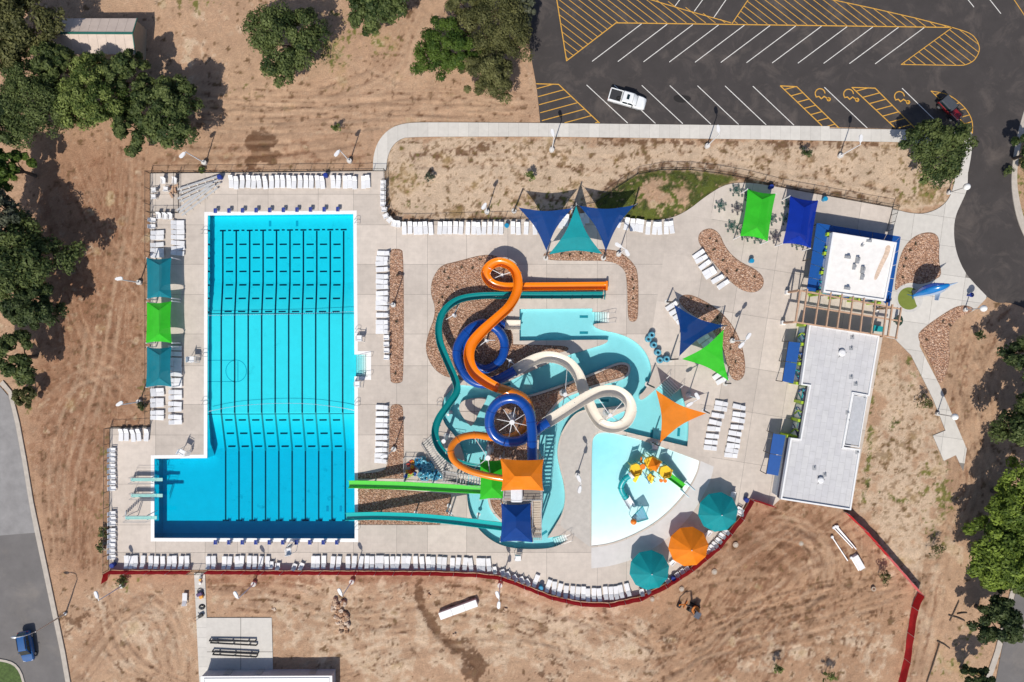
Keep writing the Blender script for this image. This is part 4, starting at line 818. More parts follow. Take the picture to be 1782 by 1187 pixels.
MB().box(P(1522, 572)+Vector((0, 0, .6)), (1.4, .8, 1.0), R(-9)).build('ticket_counter', tealp, pg, off=L0)
# --- tan shed top left
def gable(name, label, quad, z0, z1, m1, m2, trim, hip=0, cat='shed'):
    q = [P(a, b, z0) for a, b in quad]; L0 = Vector((sum(p.x for p in q)/4, sum(p.y for p in q)/4, 0)); o = thing(name, label, cat, L0)
    wl = offset([tuple(p[:2]) for p in q], -.25); MB().prism(wl, 0, z0-.1).build('wall', m2, o, off=L0)
    r0, r1 = (q[0]+q[3])/2, (q[1]+q[2])/2; d = (r1-r0).normalized(); r0 = r0+d*hip; r1 = r1-d*hip; r0.z = r1.z = z1
    n_ = 9 if not hip else 1
    for k in range(n_):
        t0, t1 = k/n_, (k+1)/n_-.002
        MB().add([q[0].lerp(q[1], t0), q[0].lerp(q[1], t1), r0.lerp(r1, t1), r0.lerp(r1, t0)], [(0, 1, 2, 3)]).build('roof_panel', m1, o, off=L0)
        MB().add([q[3].lerp(q[2], t0), q[3].lerp(q[2], t1), r0.lerp(r1, t1), r0.lerp(r1, t0)], [(0, 1, 2, 3)]).build('roof_panel', m1, o, off=L0)
    for e in ((q[0], q[3], r0), (q[1], q[2], r1)): MB().add(e, [(0, 1, 2)]).build('roof_panel' if hip else 'gable_wall', m1 if hip else m2, o, off=L0)
    if trim:
        MB().bar(r0+Vector((0, 0, .05)), r1+Vector((0, 0, .05)), .3, .08).build('ridge_cap', trim, o, off=L0)
        for a, b in ((q[1], r1), (q[2], r1)): MB().bar(a+Vector((0, 0, .04)), b+Vector((0, 0, .04)), .12, .12).build('barge_board', trim, o, off=L0)
    return o
gable('storage_shed', 'tan metal shed with a green ridge half under the trees', [(97, 32), (239, 32), (236, 95), (96, 94)], 3.2, 4.2, mat('tan_roof', (.57, .47, .40), .6, var=.1, scale=1), mat('tan_wall', (.35, .28, .2), .8), mat('green_trim', (.02, .13, .10), .5))
ZH = 2.3; L0 = P(465, 1200); ph = thing('pump_house', 'low white flat-roofed pump house at the bottom edge', 'building', L0); q = [(350, 1178), (577, 1177), (579, 1290), (352, 1290)]
MB().prism([P(a, b, ZH)[:2] for a, b in q], 0, ZH-.1).build('wall', mat('block_wall', (.42, .43, .46), .8), ph, off=L0); MB().prism(offset([P(a, b, ZH)[:2] for a, b in q], .08), ZH-.1, ZH).build('roof', mat('white_metal_roof', (.82, .82, .82), .5, var=.04), ph, off=L0)
for x in (398, 452, 545): MB().box(P(x, 1169.5, .9), (1.0, .12, 1.6)).build('door', grey_m, ph, off=L0)
parapet([(354, 1181), (573, 1180), (575, 1286), (356, 1286)], ZH-.05, ZH+.12, .12, white_trim, ph, L0, 'roof_edge')
# ================================================================ trees
def leaf_mat(name, c1, c2):
    m = bpy.data.materials.new(name); m.use_nodes = True; t = m.node_tree; n = t.nodes; b = n['Principled BSDF']; b.inputs['Roughness'].default_value = .6; b.inputs['Specular IOR Level'].default_value = .25
    a = n.new('ShaderNodeAttribute'); a.attribute_name = 'tint'; mx = n.new('ShaderNodeMix'); mx.data_type = 'RGBA'; lnk(t, a.outputs['Fac'], mx.inputs[0]); mx.inputs[6].default_value = c1+(1,); mx.inputs[7].default_value = c2+(1,)
    lnk(t, mx.outputs[2], b.inputs['Base Color']); tr = n.new('ShaderNodeBsdfTranslucent'); lnk(t, mx.outputs[2], tr.inputs[0]); ms = n.new('ShaderNodeMixShader'); ms.inputs[0].default_value = .33
    lnk(t, b.outputs[0], ms.inputs[1]); lnk(t, tr.outputs[0], ms.inputs[2]); lnk(t, ms.outputs[0], n['Material Output'].inputs[0]); return m
LEAF = {'mid': leaf_mat('leaf_mid', (.026, .050, .014), (.165, .205, .065)), 'bright': leaf_mat('leaf_bright', (.042, .075, .013), (.27, .325, .09)), 'olive': leaf_mat('leaf_olive', (.045, .052, .016), (.20, .20, .075)), 'dark': leaf_mat('leaf_dark', (.017, .036, .012), (.11, .145, .05)), 'vivid': leaf_mat('leaf_vivid', (.028, .065, .010), (.12, .185, .03)), 'lime': leaf_mat('leaf_lime', (.05, .09, .012), (.26, .35, .055)), 'grey': leaf_mat('leaf_grey', (.05, .065, .04), (.17, .18, .12))}
bark = mat('bark', (.10, .075, .055), .95, var=.3, scale=5)
def crown_mesh(rx, ry, rz_, n_cl, leaves, ls, seed, droop=0, cl=.25, shell=.5):
    g = np.random.default_rng(seed); d = g.standard_normal((n_cl, 3)); d /= np.linalg.norm(d, axis=1)[:, None]; d[:, 2] = np.abs(d[:, 2])*1.1-.35
    rad = shell+(1-shell)*g.random(n_cl)**.6; lump = 1+.22*np.sin(3*np.arctan2(d[:, 1], d[:, 0])+seed)+.10*np.sin(5*np.arctan2(d[:, 1], d[:, 0])+2.3*seed)
    C = d*(rad*lump)[:, None]*np.array([rx, ry, rz_]); cr_ = cl*min(rx, ry)*g.uniform(.65, 1.3, n_cl); tint = g.uniform(.1, .9, n_cl)
    ci = np.repeat(np.arange(n_cl), leaves); N = len(ci); q = g.standard_normal((N, 3)); q /= np.linalg.norm(q, axis=1)[:, None]; q[:, 2] = np.where(q[:, 2] < -.3, -q[:, 2], q[:, 2])
    pos = C[ci]+q*(cr_[ci]*g.uniform(.55, 1.08, N))[:, None]*np.array([1, 1, .75]); nr = q+g.standard_normal((N, 3))*.45+np.array([0, 0, .25]); nr /= np.linalg.norm(nr, axis=1)[:, None]
    t = np.cross(nr, g.standard_normal((N, 3))); t /= np.linalg.norm(t, axis=1)[:, None]; b = np.cross(nr, t); sz = ls*g.uniform(.6, 1.4, N)[:, None]
    V = np.stack([pos-t*sz, pos-b*sz*.55+nr*sz*.1, pos+t*sz, pos+b*sz*.55+nr*sz*.1], 1).reshape(-1, 3)
    me = bpy.data.meshes.new('crown'); me.vertices.add(len(V)); me.vertices.foreach_set('co', V.astype(np.float32).ravel()); me.loops.add(4*N); me.loops.foreach_set('vertex_index', np.arange(4*N, dtype=np.int32)); me.polygons.add(N); me.polygons.foreach_set('loop_start', np.arange(0, 4*N, 4, dtype=np.int32))
    at = me.attributes.new('tint', 'FLOAT', 'POINT'); at.data.foreach_set('value', np.repeat(np.clip(tint[ci]+g.normal(0, .22, N), 0, 1), 4).astype(np.float32)); me.update(); me.validate()
    return me, C
def tree(px, py, rpx, h, kind, label, seed, asp=1.0, cl=.21, ls=.24, leaves=150, ncl=None, group='trees round the site', shell=.5):
    zc = h*.62; f = (H-zc)/H; c = P(px, py, zc); r_ = rpx/S*f; base = Vector((c.x, c.y, 0))
    o = thing('leafy_tree', label, 'tree', base, 0, group); n_ = ncl or int(18+r_*r_*2.6); rz_ = h-zc
    me, C = crown_mesh(r_*.9, r_*.9*asp, rz_*.95, n_, leaves, ls, seed, cl=cl, shell=shell); link('crown', me, LEAF[kind], o, (0, 0, zc))
    MB().tube([(0, 0, 0), (.05, .03, h*.2), (.1, -.05, zc*.75)], [.05*r_+.16, .04*r_+.12, .09], 8).build('trunk', bark, o, smooth=True)
    g = random.Random(seed)
    for k in range(6):
        e = C[g.randrange(len(C))]*.8; MB().tube([(.05, 0, h*.25), (e[0]*.45, e[1]*.45, zc*.7), (e[0], e[1], zc+e[2])], [.14, .09, .03], 5).build('limb', bark, o)
    return o
G = 'trees round the site'
tree(98, 112, 40, 9.5, 'mid', 'tree filling the gap left of the tan shed', 102)
tree(20, 45, 74, 11, 'olive', 'olive green tree in the top left corner of the photo', 1, leaves=170)
tree(58, 182, 74, 10, 'mid', 'grey-green rounded tree left of the light green one by the shed', 2, ls=.16, leaves=220)
tree(158, 168, 66, 10.5, 'bright', 'light green tree just below the tan shed', 3, ls=.2, leaves=190)
tree(222, 130, 42, 9.5, 'mid', 'tree poking over the corner of the tan shed', 4)
tree(288, 195, 62, 10, 'mid', 'rightmost tree of the clump below the tan shed', 5, leaves=180)
tree(5, 205, 46, 10, 'dark', 'dark tree at the left edge beside the grey-green tree', 6)
tree(230, 222, 38, 8, 'mid', 'low leafy tree at the bottom of the shed clump', 7)
tree(48, 455, 78, 11, 'mid', 'big dark tree left of the teal canopies', 8, leaves=150, cl=.2, shell=.35)
tree(2, 385, 52, 11, 'grey', 'greyish thin-leaved tree at the left edge', 9, leaves=110, cl=.2)
tree(60, 530, 50, 9, 'dark', 'dark tree below the big one at the left edge', 10)
tree(15, 290, 36, 9, 'vivid', 'bright green small tree at the left edge', 101)
tree(22, 622, 46, 8, 'mid', 'green tree above the end of the street at left', 11)
tree(42, 690, 22, 3.5, 'olive', 'low olive bush at the top of the left street', 12, ncl=26)
tree(497, 66, 70, 8, 'mid', 'round green tree standing alone on the upper dirt', 13, leaves=170, ls=.2)
tree(652, 2, 58, 8, 'mid', 'tree cut by the top edge above the dirt fork', 14)
tree(774, 84, 58, 8.5, 'vivid', 'vivid green dense tree left of the olive pines', 15, ls=.15, leaves=260, cl=.2)
tree(866, 40, 66, 9, 'olive', 'tall olive pine at the edge of the parking lot', 16, ls=.15, leaves=240)
tree(852, 125, 52, 8, 'olive', 'lower olive pine beside the parking lot corner', 17, ls=.15, leaves=240)
tree(815, 5, 40, 8, 'olive', 'yellowish olive tree at the top edge left of the tall pine', 18, ls=.15, leaves=220)
tree(905, 20, 30, 8, 'grey', 'greyish pine overhanging the asphalt edge', 181, ls=.15, leaves=200)
tree(1634, 262, 62, 8, 'mid', 'leafy tree overhanging the red car', 19, leaves=170, ls=.2)
tree(1752, 965, 68, 9, 'lime', 'bright green tree at the lower right edge', 20, leaves=190)
tree(1780, 870, 60, 10, 'lime', 'bright tree above the lower right one at the edge', 21)
tree(1738, 1078, 48, 8, 'dark', 'dark tree below the bright tree at lower right', 22, cl=.2)
tree(1798, 735, 62, 10, 'mid', 'tree at the right edge casting shade on the dirt', 23)
tree(1800, 620, 48, 10, 'dark', 'dark tree at the right edge below the road end', 24)
tree(1700, 1182, 26, 6, 'dark', 'small dark tree at the bottom edge near the corner kerb', 25)
tree(1795, 265, 30, 6, 'mid', 'small tree beyond the kerb at the right edge', 26)
tree(1800, 1000, 40, 8, 'mid', 'tree behind the bright one at the right edge', 27)
# shrubs and saplings
def shrub(px, py, rpx, h, kind, label, seed, cat='shrub'):
    c = P(px, py); o = thing('sapling', label, cat, c, 0, 'saplings and bushes'); r_ = rpx/S
    me, C = crown_mesh(r_, r_, h*.45, 12, 26, .13, seed, cl=.4, shell=.2); link('crown', me, LEAF[kind], o, (0, 0, h*.55))
    mb = MB()
    for k in range(4): e = C[k]; mb.tube([(0, 0, 0), (e[0]*.7, e[1]*.7, h*.55+e[2])], [.04, .015], 5)
    mb.build('stem', bark, o)
for i, (x, y, r_, h, k, lab) in enumerate([(588, 226, 9, 2.2, 'bright', 'green sapling with a shadow on the upper dirt'), (924, 308, 8, 2.6, 'bright', 'sapling in the pale strip left of the blue sails'), (1395, 272, 9, 2.4, 'dark', 'sapling below the sidewalk near the right lamp'), (748, 308, 9, 1.8, 'grey', 'wilted brown sapling in the pale strip'), (1602, 700, 13, 2.6, 'olive', 'leafy bush right of the grey bath house'), (1695, 582, 10, 1.8, 'dark', 'dark bush right of the forecourt gravel'), (1622, 955, 14, 2.6, 'olive', 'sapling right of the red fence bend'), (1528, 1000, 11, 2.6, 'olive', 'sapling beside the white posts'), (1347, 1155, 9, 2.6, 'bright', 'left of the two saplings at the bottom right'), (1437, 1170, 10, 2.6, 'bright', 'right of the two saplings at the bottom right'), (180, 950, 9, 1.2, 'mid', 'green weed clump beside the round white lid'), (183, 925, 9, 1.2, 'mid', 'green weed clump outside the west fence'), (250, 706, 8, 1.0, 'dark', 'weed clump at the foot of the lower left lamp'), (352, 296, 6, .8, 'bright', 'weed clump behind the north fence'), (215, 1008, 12, 1.0, 'mid', 'weeds inside the red fence corner'), (1748, 300, 8, 1.5, 'mid', 'bush beside the east kerb'), (1735, 738, 10, 1.5, 'grey', 'reddish scrub at the right edge of the dirt')]): shrub(x, y, r_, h, k, lab, 300+i)
bp_ = [(774, 473), (803, 466), (835, 452), (822, 467), (795, 500), (780, 485), (770, 517), (764, 527), (779, 500), (1235, 415), (1246, 420), (1241, 435), (1257, 454), (1264, 473), (1281, 471), (1312, 482), (1202, 520), (1230, 533), (1248, 553), (1225, 556), (1270, 607), (1279, 630), (1592, 425), (1583, 436), (1575, 450), (1572, 465), (1570, 483), (976, 443), (991, 444), (1011, 441), (1029, 440), (1100, 486), (1102, 502), (1101, 520), (688, 650), (692, 480), (1652, 566), (1640, 560), (1612, 592), (690, 560)]
mk = MB(); 
for i, (x, y) in enumerate(bp_):
    c = P(x, y, .05); o = thing('bedding_plant', 'small dark tuft planted in the gravel beds', 'plant', c, 0, 'tufts planted in the gravel'); g = random.Random(i); mb = MB()
    for k in range(14):
        a = g.uniform(0, 6.28); r_ = g.uniform(.15, .42); e = Vector((r_*math.cos(a), r_*math.sin(a), g.uniform(.2, .5))); n_ = Vector((-math.sin(a), math.cos(a), 0))*.06; mb.add([-n_, n_, e], [(0, 1, 2)])
    mb.build('blades', mat('tuft', (.05, .045, .025), .9), o)
# grass tufts (stuff)
sel = np.argwhere((grass.ravel() > .45) & (free.ravel() > .3))[:, 0]; sel = rng.choice(sel, min(16000, len(sel)), replace=False); gxp = GXX.ravel()[sel]+rng.uniform(-.1, .1, len(sel)); gyp = GYY.ravel()[sel]+rng.uniform(-.1, .1, len(sel)); gz = hgt.ravel()[sel]
a = rng.uniform(0, 6.28, len(sel)); L_ = rng.uniform(.06, .2, len(sel)); hh = rng.uniform(.05, .16, len(sel)); w_ = .05
V = np.stack([np.c_[gxp-np.sin(a)*w_, gyp+np.cos(a)*w_, gz-.01], np.c_[gxp+np.sin(a)*w_, gyp-np.cos(a)*w_, gz-.01], np.c_[gxp+np.cos(a)*L_, gyp+np.sin(a)*L_, gz+hh]], 1).reshape(-1, 3)
me = bpy.data.meshes.new('grass'); me.from_pydata(V, [], np.arange(len(V)).reshape(-1, 3).tolist()); me.update()
tag(link('grass', me, mat('grass_blade', (.10, .14, .035), .8, var=.5, scale=1.5)), 'patchy green grass and weeds on the dirt', 'grass', None, 'stuff')
# ================================================================ lamps
footing = mat('footing', (.6, .58, .55), .9)
def lamp(base, heads, label, h=6.3, twin=False, dark=False):
    b = P(*base); o = thing('lamp_post', label, 'lamp post', b, 0, 'lamp posts round the site')
    MB().cyl((0, 0, 0), .38, .55, 14).build('footing', footing, o, smooth=True); MB().tube([(0, 0, .5), (0, 0, h)], [.10, .065], 10).build('pole', whitem, o, smooth=True)
    for hx, hy in heads:
        e = P(hx, hy, h)-b; d = e.copy(); d.z = 0; L = max(d.length, .05); u = d/L; M = Matrix((u, Vector((-u.y, u.x, 0)), Vector((0, 0, 1)))).transposed()
        MB().bar((0, 0, h-.1), e+Vector((0, 0, -.02)), .09).build('arm', whitem, o)
        k = MB(); k.loft([[e+M@Vector((x, y, z)) for y, z in ((-w_, -.06), (w_, -.06), (w_*.8, .1), (-w_*.8, .1))] for x, w_ in ((-.45, .12), (-.2, .26), (.4, .28), (.62, .14))]); k.build('luminaire', whitem, o, smooth=True)
        MB().box(e+Vector((0, 0, -.075))+M@Vector((.1, 0, 0)), (.5, .36, .03), M=M).build('lens', mat('lens', (.5, .5, .48), .2), o)
for b, hd, lab in (
 ((357, 284), [(318, 269)], 'lamp post behind the bleachers, arm pointing to the shed trees'), ((609, 281), [(587, 266)], 'lamp post beside the curved start of the sidewalk'), ((960, 262), [(962, 232)], 'lamp post below the left end of the parking bays'), ((1230, 255), [(1250, 225)], 'lamp post below the middle of the parking lot'), ((1461, 272), [(1498, 242)], 'lamp post below the wheelchair bays'),
 ((244, 492), [(206, 485)], 'lamp post left of the upper teal canopy'), ((244, 699), [(207, 703)], 'lamp post left of the lower loungers beside the weeds'), ((214.6, 1018), [(168, 1036)], 'lamp post in the corner outside the red fence'), ((443, 1015), [(411, 1036)], 'lamp post below the middle of the lap pool outside the red fence'), ((613, 1011), [(592, 1031)], 'lamp post above the boulder pile'),
 ((870, 1017), [(866, 1036), (868, 1052)], 'twin-headed lamp post outside the red fence above the white crate'), ((847.5, 369.6), [(843, 358)], 'lamp post in the pale strip left of the blue sails'), ((685, 531), [(668, 526)], 'lamp post in the narrow gravel bed'), ((686, 781), [(669, 794)], 'lamp post in the hooked gravel bed'), ((1004, 826), [(1008, 834), (1009, 851)], 'twin-headed lamp post on the deck left of the wading pool'),
 ((1273, 593), [(1302, 586), (1291, 600)], 'twin-headed lamp post in the gravel beside the green sail'), ((1076, 443), [(1077, 427), (1091, 439)], 'lamp post in the gravel below the right blue sail'), ((1197, 688), [(1201, 703), (1214, 690)], 'lamp post beside the plunge pool steps')): lamp(b, hd, lab)
for b, hd, lab in (((1650, 336), (1682, 325), 'globe lamp between the dark tree and the entrance road'), ((1630, 720), (1662, 725), 'globe lamp beside the path to the square pad'), ((1678, 539), (1711, 535), 'globe lamp in the gravel at the plaza tip')):
    c = P(*b); o = thing('globe_lamp', lab, 'lamp post', c, 0, 'globe lamps along the entrance path'); h = 4.3; MB().cyl((0, 0, 0), .3, .5, 12).build('footing', footing, o); MB().tube([(0, 0, .4), (0, 0, h-.3)], [.09, .06], 8).build('pole', grey_m, o, smooth=True)
    MB().cyl((0, 0, h-.32), .2, .12, 10).build('collar', grey_m, o); MB().ball((0, 0, h), .5, 16, 10).build('globe', mat('globe_white', (.82, .82, .8), .25), o, smooth='all')
b = P(115, 1067); o = thing('street_light', 'tall street light with a long curved arm over the left street', 'street light', b); MB().tube([(0, 0, 0), (0, 0, 6.8)], [.13, .08], 10).build('pole', galv, o, smooth=True); MB().cyl((0, 0, 0), .25, .3, 10).build('base', galv, o)
e = P(24, 1109, 8.2)-b; MB().tube(cr([(0, 0, 6.7), (e.x*.2, e.y*.2, 7.7), (e.x*.6, e.y*.6, 8.2), tuple(e)], 5, False), .06, 8).build('arm', galv, o, smooth=True); MB().ball(e, .22, 10, 6, (2.2, 1, .5)).build('luminaire', galv, o, smooth='all')
# ================================================================ fences
black = mat('black_fence', (.012, .012, .012), .5)
def fence(name, label, pts, h=1.7, sp=2.4, m=black, wires=.16, z=.06):
    q = [P(a, b) for a, b in pts]; L0 = q[0].copy(); o = thing(name, label, 'fence', L0, 0, 'metal fences')
    for a, b in zip(q[:-1], q[1:]):
        d = b-a; n_ = max(1, round(d.length/sp)); w_ = MB()
        for i in range(n_):
            c = a.lerp(b, i/n_); e = a.lerp(b, (i+1)/n_); MB().box((c.x, c.y, h/2), (.07, .07, h)).build('post', m, o, off=L0)
            for zz in (.15, h-.06): MB().bar((c.x, c.y, zz), (e.x, e.y, zz), .045).build('rail', m, o, off=L0)
            k = int((e-c).length/wires)
            for j in range(1, k): p = c.lerp(e, j/k); w_.box((p.x, p.y, h/2), (.014, .014, h-.2))
        if w_.v: tag(w_.build('pickets', m, o, off=L0), kind='stuff')
    c = q[-1]; MB().box((c.x, c.y, h/2), (.07, .07, h)).build('post', m, o, off=L0); return o
fence('picket_fence', 'black fence along the top of the lap pool deck', [(262, 302), (400, 301), (650, 298), (671, 298)])
fence('picket_fence', 'black fence on the left side of the lap pool deck', [(262, 302), (262, 742)]); fence('picket_fence', 'black fence above the short row of five loungers', [(262, 742), (192, 744)]); fence('picket_fence', 'black fence beside the column of white chairs', [(192, 744), (190, 991)])
fence('picket_fence', 'black fence round the pale dirt strip corner', [(671, 298), (673, 360), (678, 378), (690, 385), (720, 386)]); fence('picket_fence', 'black fence behind the long lounger row', [(720, 386), (905, 381), (1038, 352)])
fence('picket_fence', 'black fence curving round the lawn', [(1038, 352), (1072, 328), (1108, 304), (1150, 296), (1200, 296), (1250, 302), (1300, 311)]); fence('picket_fence', 'black fence behind the picnic tables', [(1300, 311), (1360, 326), (1440, 341), (1553, 361)])
fence('entry_gate', 'black gate between the white-roofed building and the fence', [(1553, 361), (1542, 403)], 2.0, 1.2); fence('storage_fence', 'black fence round the storage corner by the bleachers', [(264, 371), (311, 371), (311, 304)]); fence('south_gate', 'black gate at the top of the service path', [(333, 994), (360, 994)], 1.7, 1.3)
redm = mat('red_fabric', (.56, .014, .02), .8, var=.15, scale=1.5, trans=.15); redw = mat('faded_fabric', (.62, .13, .13), .85, var=.2, scale=2)
def red_fence(label, pts, h=1.8, faded=()):
    q = [P(a, b) for a, b in pts]; L0 = q[0].copy(); o = thing('construction_fence', label, 'fence', L0, 0, 'red construction fences'); k = 0; g = random.Random(len(pts))
    for a, b in zip(q[:-1], q[1:]):
        n_ = max(1, round((b-a).length/3.0)); d = (b-a).normalized(); nn = Vector((-d.y, d.x, 0))
        for i in range(n_):
            c = a.lerp(b, i/n_); e = a.lerp(b, (i+1)/n_); MB().cyl((c.x, c.y, 0), .04, h+.1, 6).build('post', galv, o, off=L0); mb = MB(); sag = g.uniform(.05, .2)
            rows = [[c.lerp(e, t)+nn*(sag*math.sin(math.pi*t)*(1-abs(2*s_-1))+.03*math.sin(9*t+k))+Vector((0, 0, .05+s_*(h-.05)-.08*math.sin(math.pi*t)*s_)) for t in np.linspace(0.01, .99, 7)] for s_ in (0, .5, 1)]
            mb.loft(rows, False); mb.build('fabric_panel', redw if k in faded else redm, o, off=L0, smooth='all'); k += 1
    return o
red_fence('red fabric fence along the bottom of the pool deck', [(191, 993), (333, 993)]); red_fence('long red fabric fence below the bottom lounger row', [(361, 993), (560, 994), (750, 995), (830, 998), (872, 1003), (912, 1018), (960, 1037), (1010, 1048), (1060, 1050), (1112, 1039), (1157, 1017), (1202, 988), (1248, 950), (1288, 900), (1306, 868), (1345, 880)])
red_fence('short red fabric return at the left corner', [(191, 993), (187, 1010)]); red_fence('red fabric fence running diagonally from the bath house corner', [(1468, 890), (1500, 920), (1540, 965), (1597, 1030)], faded=(3, 4, 5, 6)); red_fence('red fabric fence running down to the bottom right edge', [(1597, 1030), (1586, 1055), (1579, 1100), (1573, 1145), (1562, 1190)], faded=(4,))
# ================================================================ loungers and chairs
plw = mat('lounger_white', (.80, .80, .80), .45, var=.04, rnd=.1); sling = mat('sling_white', (.74, .745, .76), .6, var=.06, rnd=.1)
def make_lounger():
    o = thing('sun_lounger', 'x', 'lounger'); w_ = .33
    f = MB()
    for s_ in (-1, 1): f.bar((s_*w_, -.95, .32), (s_*w_, .95, .32), .05, .07)
    for x in (-w_, w_):
        for y in (-.75, .6): f.bar((x, y, 0), (x, y, .32), .06)
    f.bar((-w_, -.95, .32), (w_, -.95, .32), .05); f.bar((-w_, .95, .32), (w_, .95, .32), .05); tag(f.build('frame', plw, o))
    MB().loft([[(x, y, z) for x, z in ((-w_+.02, .33), (w_-.02, .33), (w_-.02, .37), (-w_+.02, .37))] for y in (-.93, -.3, .22)]).build('seat', sling, o)
    MB().loft([[(x, y, z+dz) for x, dz in ((-w_+.02, 0), (w_-.02, 0), (w_-.02, .04), (-w_+.02, .04))] for y, z in ((.25, .35), (.6, .52), (.92, .66))]).build('backrest', sling, o); return o
def make_chair():
    o = thing('deck_chair', 'x', 'chair'); f = MB()
    for x in (-.31, .31):
        f.bar((x, -.35, 0), (x, -.35, .55), .06); f.bar((x, .4, 0), (x, .4, .5), .06); f.bar((x, -.4, .57), (x, .42, .57), .09, .04)
    f.bar((-.31, .4, .3), (.31, .4, .3), .05)
    f.build('frame', plw, o); MB().box((0, -.05, .36), (.58, .7, .05)).build('seat', sling, o)
    MB().loft([[(x, y, z) for x, y, z in ((-.29, yy, zz), (.29, yy, zz), (.29, yy+.05, zz), (-.29, yy+.05, zz))] for yy, zz in ((.28, .36), (.42, .65), (.5, .95))]).build('backrest', sling, o); return o
LP = make_lounger(); CP = make_chair(); used = {id(LP): False}; flag = {'l': 0, 'c': 0}
def place(kind, px, py, ang, label, group):
    "ang: photo direction in degrees the head end points to, 0 = up, 90 = right"
    src = LP if kind == 'l' else CP; o = src if not flag[kind] else copy_tree(src); flag[kind] = 1
    z = .081; p = P(px+random.uniform(-.5, .5), py+random.uniform(-.8, .8), .3); o.location = (p.x, p.y, z); o.rotation_euler = (0, 0, -R(ang)+R(random.uniform(-5, 5))); o['label'] = label; o['group'] = group
def row(kind, pts, ang, where, frm='left'):
    nm = 'sun lounger' if kind == 'l' else 'deck chair'
    for i, p in enumerate(pts):
        a = p[2] if len(p) > 2 else ang; place(kind, p[0], p[1], a, 'white %s, %s from the %s %s' % (nm, ordw(i), frm, where), where)
row('l', [(x, 317+(1.5 if i % 5 == 1 else 0)) for i, x in enumerate((403, 412, 422.6, 432.8, 442, 451.4, 462, 473.6, 483.5, 492.3, 503, 512.5, 522.7, 532.8, 541.9, 553, 561.3, 580.3, 589.6, 601, 608.9, 617.5, 632.6, 640.2))], 0, 'in the row along the top fence')
row('c', [(667, 318), (667, 327.5), (667, 337), (667, 346.5), (667, 356), (668.5, 366), (671.5, 376, 70), (678, 384, 45), (686, 389.5, 20), (694, 392, 0)], 90, 'in the dirt strip corner column', 'top')
row('l', [(x, 397.5) for x in (704, 714, 723.6, 731.5, 740.3, 749.7, 765.6, 774.2, 783.3, 793.4, 802.7, 814, 824.7, 833, 842.4, 852.8, 862.6, 871.5, 892.6, 901.5, 916, 930.6)], 0, 'in the row below the pale dirt strip')
row('l', [(977, 387, 10), (985, 383, 10), (1013, 382, -8), (1021, 378, -8), (1078, 386, 14), (1090, 389, 10), (1100, 391, 8), (1109, 392.5, 8), (1116, 394, 8), (1127, 397, 4), (1139, 397, 2), (1147.4, 397, -2), (1159, 397, -4), (1168, 396, -6)], 0, 'in the row beside the blue sails')
row('l', [(665+(2 if i < 1 else 0), y) for i, y in enumerate((441, 450, 459, 469.5, 481, 491, 499, 510.4, 520, 527.6, 536.5, 548.6, 560, 569, 578))], 90, 'in the column beside the narrow gravel bed', 'top'); row('c', [(672.6, y) for y in (588, 599, 610, 621.5)], 90, 'beside the narrow gravel bed end', 'top')
row('l', [(665-.2*i, y) for i, y in enumerate((709, 719.5, 730.4, 739.8, 750.6, 760.7, 771.6, 782, 793, 802.4))], 90, 'in the column beside the hooked gravel bed', 'top')
row('l', [(275, y) for y in (404.8, 413.4, 425.7, 435.4, 443.7)], -90, 'in the outer column above the teal canopy', 'top'); row('l', [(310.5, y) for y in (387.8, 396, 405, 413.9, 423, 431.6, 441)], -90, 'in the inner column above the teal canopy', 'top')
row('c', [(267, 384), (267, 394)], -90, 'below the storage corner', 'top'); row('c', [(278, 377), (288, 377), (298, 377)], 0, 'in the short row below the storage fence')
row('l', [(275, y) for y in (678.6, 686, 696.3, 704.4, 718.5, 727.4)], -90, 'in the outer column below teal canopy', 'top'); row('l', [(306, y) for y in (606, 615.4, 626.8, 634.3, 642, 650, 662, 670.5, 681.6, 691, 703, 713, 726, 734)], -90, 'in the inner column below teal canopy', 'top')
row('l', [(x, 757) for x in (211.8, 221, 232.6, 242, 255.8)], 0, 'in the short row of five')
row('c', [(197.5, y) for y in (782.7, 791.8, 801, 811, 819.6, 829, 839.6, 850, 893.5, 902, 911, 922, 931.7, 940.8, 949.8, 958, 968)], -90, 'in the column left of the diving boards', 'top')
row('l', [(x, 978) for x in (221, 229, 236.6, 249.5, 263, 272.3, 284, 295.3, 304.6, 316, 326.4)], 180, 'in the bottom row left of the gate')
row('l', [(x, 978+max(0, (x-700)*.03), 180+((i*37) % 9-4)) for i, x in enumerate((362.8, 372.4, 391.3, 399.5, 413, 421, 433.7, 444.3, 454.7, 465.9, 545.5, 553.8, 564, 579.6, 589.5, 605.5, 617, 628, 639, 648, 656.7, 664, 672.7, 683, 691.4, 702.5, 710, 723, 734.8, 745, 753.7, 765, 772.8, 787, 797.6, 809.8, 819.4, 833, 840.8, 851))], 180, 'in the long row right of the gate')
row('c', [(473.6, 981), (484, 984), (513.7, 985, 200), (525.3, 983, 205)], 180, 'in the bottom row gap')
row('c', [(861, 991), (874.4, 995, 165), (884, 999, 160), (895.5, 1003.5, 155), (908, 1008, 155), (917.5, 1011, 155)], 170, 'at the start of the curved red fence')
row('l', [(932, 1010, 205), (954, 1019, 195), (964, 1023, 190), (973.6, 1026, 190), (985, 1029.5, 188), (996.4, 1031, 185), (1005.4, 1031.5, 183), (1015, 1032, 180), (1023, 1034, 180), (1033, 1034, 178), (1043, 1033.5, 177), (1054, 1032, 175), (1063, 1031.5, 173), (1072, 1030, 170), (1081, 1028.6, 168), (1092, 1026, 168)], 180, 'in the arc along the curved red fence')
